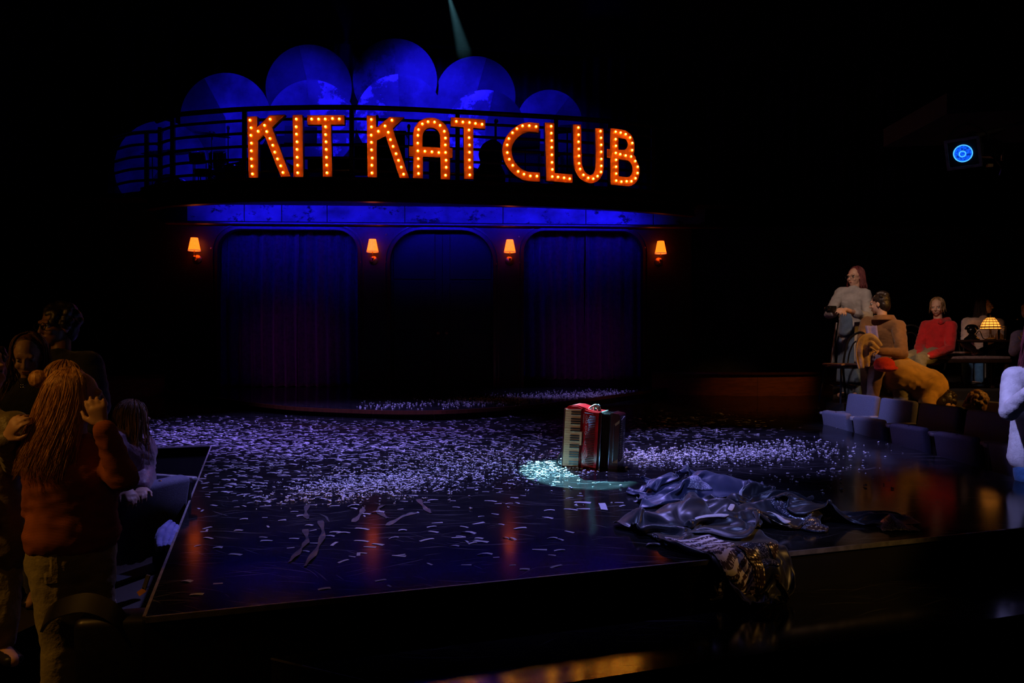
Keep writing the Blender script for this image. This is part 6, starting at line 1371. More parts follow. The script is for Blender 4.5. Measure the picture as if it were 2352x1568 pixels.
# ------------------------------------------------------------------ the heap of gowns at the stage edge (settled cloth, half-millimetre grid)
GOWN = {
'upper': (36, [0.7613, 4.7629, 0.0056], [21,74,96,76,33,101,90,78,3,24,11,-16,9,27,32,0,22,56,63,69,38,60,77,76,62,57,48,82,84,77,43,23,75,59,45,42,50,9,78,66,50,83,87,82,56,44,2,16,19,-5,30,25,22,15,45,75,45,40,67,81,73,66,52,64,78,77,71,50,38,69,45,37,48,51,21,67,44,31,84,77,79,68,36,32,7,30,17,22,17,39,30,53,53,32,52,71,71,69,71,58,74,75,70,66,55,45,47,34,43,56,61,21,49,31,14,78,76,78,70,53,23,23,33,27,14,30,30,65,42,45,33,62,69,63,63,69,71,74,73,67,62,58,45,23,40,59,60,53,14,43,6,5,69,79,79,75,52,38,27,29,26,25,36,38,62,55,31,51,67,63,53,65,73,73,77,74,54,50,55,49,12,54,66,51,52,10,29,3,-6,53,75,84,91,60,22,46,22,33,31,42,60,66,39,36,68,68,48,48,65,76,79,72,68,67,35,42,38,13,72,55,38,58,1,5,17,2,26,68,84,93,78,47,44,30,27,28,47,63,64,44,36,72,65,42,48,69,77,79,68,65,53,52,26,27,25,78,31,42,61,-20,21,5,17,20,68,87,93,79,81,57,30,16,18,37,61,64,54,33,74,53,41,50,69,83,87,54,65,59,29,21,27,53,55,16,53,60,2,-1,23,8,39,65,91,97,78,76,65,34,9,30,22,57,64,58,41,65,44,45,57,72,83,75,73,69,61,21,-7,43,46,48,13,52,60,-2,-9,20,28,41,67,90,102,84,68,42,24,19,24,32,54,70,62,54,45,44,56,68,74,81,82,69,70,33,24,17,30,32,43,35,45,53,-24,5,25,35,52,69,85,100,95,46,39,20,27,20,29,51,71,71,47,35,58,73,75,76,81,80,72,65,13,20,41,48,20,22,36,34,66,9,-7,33,35,60,69,84,94,86,29,45,49,26,14,12,47,69,76,68,21,62,87,79,76,78,78,67,63,10,31,45,52,33,5,35,13,52,-12,29,33,31,59,64,75,93,79,46,36,33,34,11,24,48,61,68,51,46,74,94,79,73,72,66,70,62,32,15,56,43,37,15,31,23,27,-9,45,43,43,52,64,62,78,83,60,41,18,27,15,39,42,59,52,50,52,89,99,81,66,61,64,66,59,56,3,57,53,35,24,25,30,26,14,46,36,55,39,66,57,66,77,60,54,33,6,34,54,46,41,44,30,65,106,98,70,67,63,54,59,59,69,-4,56,55,47,21,27,35,22,17,55,37,48,36,54,45,66,68,57,59,54,-5,47,67,49,33,38,37,74,99,87,71,58,58,58,48,55,78,-10,60,62,67,22,17,27,34,16,66,41,36,41,36,38,59,59,57,65,61,-3,59,69,50,35,28,62,79,82,77,73,54,51,52,47,47,81,-8,61,69,85,49,-2,14,21,15,70,49,30,42,22,30,48,53,64,79,72,-5,60,70,43,41,43,55,81,74,75,68,58,46,45,43,37,77,9,55,74,95,56,3,19,14,20,69,49,36,22,26,28,17,63,71,73,79,37,51,50,48,37,48,78,63,67,73,71,56,46,35,33,29,80,10,64,88,92,44,36,14,-12,14,67,47,29,15,25,15,31,63,70,77,68,70,58,40,31,50,56,68,53,69,75,70,60,38,33,20,40,64,21,66,89,79,49,21,4,-21,11,62,44,21,14,16,19,35,56,72,78,82,69,57,41,45,51,51,51,52,72,80,74,49,32,28,28,32,46,55,72,64,65,33,14,3,-1,-15,62,40,26,13,14,21,37,54,77,78,93,62,57,38,52,50,43,46,49,78,83,73,50,27,27,26,26,35,69,70,64,41,36,5,9,28,-37,65,43,27,21,21,21,30,58,78,91,84,64,59,29,55,53,33,42,51,78,85,75,55,35,22,21,24,46,72,44,60,41,18,17,34,44,-34,62,45,35,30,26,23,26,53,80,89,87,68,55,28,65,46,24,35,55,78,85,79,65,43,23,18,29,52,44,52,43,37,20,42,45,47,-28,60,43,44,38,34,25,33,36,80,91,82,68,46,33,67,43,27,40,36,85,91,75,71,44,30,25,36,50,40,50,17,43,41,47,51,48,-18,59,32,47,48,37,31,43,25,80,92,80,73,24,41,61,45,26,47,40,66,105,88,67,48,25,36,28,49,52,39,18,40,51,45,56,56,-11,54,25,49,58,55,24,41,32,77,85,84,57,11,52,61,44,28,34,43,77,96,96,72,47,31,49,41,40,46,34,31,42,38,48,51,59,-3,53,29,47,56,62,32,23,47,79,77,82,45,29,51,54,39,24,15,51,85,101,87,79,60,31,52,50,44,44,42,22,41,31,45,49,54,3,54,33,47,54,54,30,17,66,84,73,77,40,52,53,30,33,19,22,36,86,104,101,75,70,36,55,41,40,47,50,30,37,29,37,46,41,11,55,31,38,63,38,20,46,57,84,82,73,63,57,53,24,12,16,10,41,78,105,103,77,68,67,47,49,29,41,39,55,34,29,31,42,45,1,68,44,35,41,29,33,46,62,83,82,82,78,65,37,21,6,10,17,47,75,94,96,80,70,69,55,39,36,29,61,54,35,23,22,40,48,16,69,41,30,39,28,39,47,66,82,89,85,73,52,35,25,18,15,10,46,75,94,91,70,73,81,52,32,29,41,65,59,35,18,27,35,42,15,68,55,17,32,32,37,64,57,90,91,77,61,43,34,27,25,28,-1,55,81,91,84,79,72,77,51,18,34,54,77,57,30,11,24,28,46,-1,75,70,16,23,35,41,61,70,90,91,76,29,42,33,29,27,22,36,64,69,79,84,70,73,86,44,42,39,55,62,52,24,19,24,25,39,2,86,68,30,3,38,49,69,86,80,79,72,23,41,27,31,27,39,44,61,62,65,72,81,80,79,53,47,52,55,60,35,30,19,25,24,27,5,86,63,41,5,35,54,84,88,72,79,45,36,37,18,33,32,47,58,57,49,60,58,85,88,78,55,54,59,61,53,38,25,29,22,20,35,1,82,60,28,39,32,75,76,83,68,67,61,18,14,30,41,45,55,58,40,42,51,60,82,89,79,62,68,75,60,28,42,47,19,24,24,27,0,10,25,-3,47,33,40,32,57,6,21,27,29,30,32,33,31,42,52,-39,-23,21,35,-10,1,-21,-1,-9,-1,-1,9,14,26,20,16,23,17,41,24,-13,-27,21,61,40,53,41,29,20,35,44,36,33,25,27,40,-3,-35,8,24,20,6,-12,3,-2,2,9,8,13,1,6,5,16,22,37,51,-1,-25,-6,34,47,33,33,51,40,30,41,45,35,37,23,18,22,-23,-31,25,30,26,-11,-3,10,-10,11,26,19,13,-10,-6,3,12,32,35,30,-22,-4,10,41,18,19,42,50,43,39,47,52,34,22,45,7,-26,-24,0,32,38,5,-8,8,-2,6,14,27,33,9,-13,-12,9,16,29,36,10,-2,-1,24,40,11,4,35,59,51,44,52,46,33,16,36,-25,-32,-29,39,60,16,7,-12,-4,17,1,23,32,7,16,-3,-3,16,17,29,31,10,11,21,27,34,12,0,16,54,67,49,54,35,28,21,11,-18,-47,2,58,53,17,-5,-6,-2,2,17,25,21,17,5,5,3,18,20,22,27,14,33,34,25,26,13,0,4,49,54,48,49,31,33,7,-2,-13,-22,46,67,39,8,-12,-2,-4,-6,24,26,17,17,5,10,7,18,18,23,28,29,35,44,32,18,9,1,3,27,31,44,49,34,25,30,-11,-20,19,76,62,24,1,-12,7,-9,-12,30,16,11,22,8,12,6,28,12,22,40,53,24,31,36,18,17,2,0,31,21,19,31,28,20,33,13,-3,43,84,51,16,-5,-7,-6,-15,12,10,19,13,20,10,12,12,27,9,18,54,48,21,23,28,23,20,9,-2,24,28,16,15,17,22,23,17,27,57,74,37,6,-4,7,-2,-8,-3,16,15,5,15,17,5,18,16,16,6,66,35,9,30,30,19,21,23,-6,18,27,14,30,15,17,12,28,44,56,57,21,-2,9,27,2,-6,-1,6,13,-7,1,28,2,17,10,8,10,61,27,3,29,36,14,21,32,0,16,21,18,16,18,18,26,43,51,46,27,20,4,18,42,3,-3,-2,6,-1,-16,-20,35,23,1,17,-6,20,48,23,-15,29,47,16,27,24,15,15,9,21,25,9,20,37,53,54,-3,28,35,10,34,48,1,-2,4,-3,-11,-25,-27,42,23,11,-1,-7,27,55,23,-9,19,35,33,17,31,16,20,0,8,44,10,20,46,62,40,-28,30,45,24,40,38,7,3,6,-5,-19,-25,-12,31,10,6,-8,18,25,44,30,-5,24,20,30,18,32,8,26,-11,9,26,35,24,50,59,40,-29,27,46,27,46,31,11,10,11,-6,-18,-17,-7,18,-6,-6,12,21,40,35,38,-10,26,18,26,6,33,10,9,-24,32,17,40,42,54,51,24,-33,29,56,47,32,28,14,23,19,-6,-19,-4,-7,5,-15,4,21,19,33,32,42,-17,19,24,11,15,25,19,-15,-14,26,19,46,53,63,35,12,-19,21,68,50,23,32,28,28,17,-7,-12,4,-11,-13,-3,15,19,30,19,14,45,-21,9,24,3,18,21,24,-27,-7,6,10,72,70,51,31,1,5,40,58,32,29,46,22,30,21,-1,-12,10,-15,-27,10,24,24,18,2,-13,47,-22,2,10,15,11,20,6,-14,-18,11,4,77,87,48,12,16,20,50,46,18,53,50,18,11,31,5,-11,20,-24,-18,17,6,29,10,-15,-27,51,-22,-2,6,11,10,8,9,-19,-21,4,30,72,73,36,24,22,45,49,30,16,66,43,24,18,14,18,4,5,-24,-18,16,7,10,6,-19,-24,52,-24,-4,1,3,7,2,-4,-12,-12,13,35,77,50,25,35,35,47,43,16,29,79,49,20,16,18,13,3,-13,-15,10,0,-4,-23,-12,-27,-43,37,-17,-7,1,-5,1,-2,-6,-9,1,23,33,70,34,6,45,45,55,38,-4,68,81,51,15,10,16,12,-4,-16,9,6,3,-41,-32,-40,-26,8,29,-11,-8,-6,-8,2,-2,-5,0,8,27,36,55,20,-2,46,53,57,30,4,86,81,47,14,15,7,3,6,6,14,-15,-10,-45,-62,-31,13,24,37,-18,-16,-2,-12,4,4,-3,-1,17,29,38,45,13,-6,23,59,58,34,20,83,78,50,23,5,10,1,17,21,-9,-8,-27,-57,-56,-9,21,10,38,-28,-27,-9,4,1,7,5,1,26,30,40,24,3,6,14,40,46,32,50,68,69,65,18,-2,10,26,21,30,-5,-19,-51,-50,-41,-5,8,18,38,-27,-43,-19,10,-3,14,20,7,33,36,37,9,-2,7,-11,32,46,19,56,73,48,55,33,24,8,34,34,22,8,-24,-55,-51,-34,-10,-2,17,36,-32,-49,-22,-9,27,20,27,11,40,39,33,-5,-15,-7,-3,25,35,34,41,63,64,43,30,38,13,30,31,32,16,-29,-49,-51,-40,-21,-1,28,28,-38,-48,-30,-10,39,36,24,29,38,45,28,-28,-17,3,-1,18,27,29,31,45,60,61,37,33,23,27,23,28,16,-15,-43,-52,-46,-24,-5,32,20,-43,-49,-29,-3,42,44,28,43,33,45,17,-30,13,-2,-3,11,7,14,36,36,52,51,52,38,38,28,24,18,10,-3,-45,-54,-48,-27,-3,36,8,-34,-45,-37,21,39,31,39,56,25,38,-12,17,30,-9,-17,13,1,-4,31,41,44,58,44,36,45,40,13,27,1,6,-47,-57,-44,-27,-4,30,-15,-16,-27,-26,27,27,31,58,40,34,22,20,24,7,-2,-15,10,0,-10,4,43,56,54,43,44,51,28,25,12,14,-14,-35,-51,-42,-29,-2,17,25,-12,-32,-11,31,18,39,48,42,42,34,37,22,-2,-14,-6,1,-3,-14,8,31,37,47,55,57,47,33,18,19,-4,-13,-30,-43,-38,-23,-6,19,36,-13,-29,0,6,31,40,40,56,46,42,43,11,-1,-8,-4,0,-9,-15,9,20,22,34,40,72,62,10,35,22,-18,-7,-25,-37,-28,-20,0,25,35,-15,-20,-2,7,22,35,59,65,51,35,6,28,1,-9,-9,-3,12,0,9,9,10,15,55,67,40,26,11,19,10,-14,-23,-24,-17,-12,3,28,42,-12,-24,-15,14,21,43,56,59,47,33,15,31,2,-7,-3,6,7,12,5,5,-4,18,48,64,43,19,8,9,14,-13,-24,-6,-7,-3,9,11,47,-16,-28,-24,15,24,50,59,24,34,29,54,33,6,-2,2,11,8,15,5,-3,-4,23,43,53,37,17,14,8,1,-14,-23,16,1,4,6,-2,46,-19,-32,-33,15,31,35,70,17,-10,50,55,50,12,7,8,13,14,8,-7,-8,6,47,42,44,30,7,14,12,-5,-30,-10,23,16,8,-8,-19,7,0,0,24,39,5,-1,-11,-11,-40,21,-10,24,-16,-11,54,25,-41,-39,-9,24,3,0,-12,5,30,-48,-3,0,5,10,26,-18,-12,-5,-5,22,2,5,19,9,-8,-14,5,25,29,-49,-23,14,17,5,-21,45,32,-38,-30,-24,19,29,4,-22,-20,36,-30,-9,-3,9,22,46,-12,-24,-25,7,-4,17,27,20,-26,-35,16,-15,24,38,-25,-33,-11,19,30,-12,16,37,-28,-29,-8,-12,16,17,-16,-19,27,-11,-1,-10,10,36,50,-15,-42,-27,15,6,41,31,-5,-55,-26,40,-2,-37,37,6,-15,-4,5,25,9,-15,24,-13,-15,-11,-13,-11,8,10,-15,-8,15,1,17,6,41,40,-21,-50,-38,12,34,43,-10,-15,-45,-30,16,44,-17,-31,32,-19,1,22,21,23,-3,12,-26,-17,-3,-22,8,-14,6,4,-26,-7,9,27,51,40,22,-39,-52,-38,-4,41,7,-1,-26,-46,-30,3,34,37,-23,-21,18,6,21,23,17,2,-11,-14,-14,-13,-14,-17,3,0,2,-21,-19,5,31,69,55,7,-52,-45,-51,5,25,-26,13,-16,-41,-34,16,39,39,-7,-14,4,22,27,15,13,-3,-11,-19,-27,-22,-10,-13,1,-1,-9,-17,-17,10,40,62,61,-3,-56,-46,-65,13,17,-14,-12,0,-13,-39,1,30,48,50,-11,-10,14,26,28,14,-3,-14,-23,-33,-17,-11,-11,1,-19,-13,-3,-46,17,49,79,56,-17,-46,-72,-61,2,26,6,-42,-16,5,7,-19,3,37,66,36,4,13,26,19,22,-2,-17,-27,-35,-20,-15,-4,3,-10,-14,-36,-27,-7,53,88,44,-25,-57,-73,-46,-1,21,-11,-38,-26,5,22,-15,-2,11,61,47,36,32,31,19,15,3,-12,-28,-35,-34,-8,5,4,-5,-20,-31,-38,-6,58,70,32,-48,-75,-64,-26,25,9,-14,-42,-11,0,15,-2,-1,19,23,71,48,32,17,12,4,11,13,-5,-47,-38,2,13,2,4,-17,-34,-36,-11,60,55,-12,-54,-77,-54,12,17,27,-3,-29,-9,-10,23,15,-9,20,-6,84,51,3,13,10,12,18,21,11,-27,-54,-4,30,-2,17,-18,-34,-41,-9,46,8,-34,-49,-47,-44,14,22,48,-2,-16,-5,-3,-16,21,27,4,-23,76,56,25,-14,4,13,16,22,5,-10,-29,0,35,-7,15,-13,-45,-27,-12,31,-35,-55,-34,-21,-28,1,35,53,-15,0,8,-2,-23,-5,39,-4,-11,65,52,31,-2,-12,21,19,7,-9,-3,0,7,44,-6,-3,-11,-37,-23,-8,12,-67,-67,-16,1,-10,-10,32,59,-20,8,26,0,-39,9,17,-13,26,65,37,27,-3,-17,16,27,8,-1,-12,17,31,3,-5,11,-18,-35,-26,-6,5,-82,-68,-12,-4,29,8,18,48,-8,2,31,8,-37,7,14,5,33,59,29,10,7,-7,-11,26,28,20,-1,19,7,6,-5,-24,-14,-16,-21,-6,-9,-81,-56,-15,-5,40,39,12,10,6,-7,18,21,-23,-7,25,-4,50,46,18,2,21,12,-19,3,35,35,27,8,-1,-15,-16,-11,-13,-14,-2,-26,-12,-81,-38,-26,5,35,38,30,-2,-7,6,-1,21,-1,-22,25,18,50,33,-1,6,15,31,4,-11,15,43,60,2,-14,-25,-30,-21,-1,-2,-8,-35,-12,-79,-8,-23,11,14,34,25,-8,0,12,-14,5,23,-21,11,51,36,42,-7,-22,28,21,26,9,12,52,15,31,-33,-27,-28,-28,-31,1,-1,-28,-1,-60,-3,-22,39,-11,18,-12,-25,10,1,-11,8,15,-12,12,37,23,39,35,-40,11,19,27,33,29,33,18,9,-50,-30,-27,-17,-30,-25,17,-5,-7,-32,-36,43,18,-16,-24,-35,-7,7,5,-18,6,14,-13,0,22,33,41,46,-15,-4,13,22,25,43,39,26,-35,-46,-14,-6,-37,-41,-19,2,0,-8,-25,-5,56,-14,-27,-34,-23,-21,21,-20,-16,8,17,-12,-12,16,33,37,53,19,-31,18,37,31,35,30,6,-48,-36,7,-17,-43,-45,-21,0,-6,-14,-23,62,12,-30,-34,-17,-21,-10,-22,-20,11,14,15,-14,-18,24,28,35,34,49,-29,8,35,23,27,29,-6,-46,-13,2,-25,-42,-35,-33,-12,0,-7,15,53,-25,-38,-2,-29,-21,0,-18,11,9,7,14,-16,-17,31,36,33,39,42,-32,-5,38,-8,34,24,-6,-34,5,-18,-26,-26,-32,-29,-19,-11,1,54,20,-47,-22,-17,-18,-6,7,9,8,22,3,1,-25,3,23,49,28,30,42,-47,0,46,-14,16,16,-9,-15,-6,-20,-20,-20,-34,-31,11,3,1,43,-14,-45,-32,-10,20,-11,-18,2,2,26,17,-13,-26,30,7,57,25,6,39,-30,-9,34,-22,1,15,-9,2,-4,-25,-2,-24,-28,-39,10,28,17,20,-39,-41,-31,-2,29,9,-17,5,11,19,5,-36,-4,39,19,53,3,4,29,-4,-14,-1,-22,-5,15,7,12,-10,0,-23,-26,-13,-35,6,17,20,20,-45,-33,-20,15,-4,10,2,5,14,20,4,-40,2,22,48,38,-14,2,13,-14,-7,-10,-16,3,14,24,-3,-6,-2,3,-14,-16,-45,11,-1,10,15,-22,-45,4,10,2,-13,-5,-11,2,20,30,-38,15,22,57,-10,-21,-2,1,-4,15,-28,19,16,-17,-1,14,-6,1,-3,0,5,-42,-13,20,9,-18,-18,-25,-5,0,18,2,-25,15,-18,22,2,-10,33,34,5,-12,-35,-4,-9,7,28,13,-11,20,2,-31,17,20,13,-18,-10,-5,-7,-33,12,17,9,-52,-16,6,-11,19,17,-19,21,-10,-5,-9,21,25,10,15,-43,-14,-23,-4,4,14,18,2,18,13,-17,-11,24,23,12,-9,-16,-22,3,-8,-10,26,-34,-18,-16,8,6,7,17,19,-15,-33,33,-1,34,10,-27,-28,-14,-16,11,9,3,1,4,10,20,-15,-15,22,8,13,9,-8,-28,-4,9,2,-11,-16,-25,9,5,-15,8,-1,8,-43,-16,48,27,-11,6,-22,-40,-7,19,-2,10,-4,2,3,3,3,-32,19,-4,1,16,7,-7,-18,-5,14,13,2,-29,-17,17,-16,7,-9,-2,-29,-41,11,47,36,-16,-25,2,-27,1,11,16,-39,-12,-2,-1,-3,13,16,-7,-22,9,5,20,-7,-25,14,5,10,20,-38,14,-13,-11,4,20,10,-24,-17,7,37,42,-11,-15,-7,12,-6,-4,8,-36,-4,-7,2,1,-5,3,-18,6,25,-28,4,22,-4,-6,-3,5,4,-5,4,-17,16,-1,13,28,-14,-3,1,23,43,12,-17,8,28,-24,0,-1,-25,-16,-29,0,19,-4,-19,3,11,29,-43,-1,6,14,9,-3,-15,1,4,18,-14,5,1,6,10,-5,1,0,28,13,31,15,14,8,-28,13,-2,-22,-40,-19,-5,-3,8,14,7,17,-25,-24,0,0,2,-1,-2,2,0,28,15,-6,-24,13,-18,-9]),
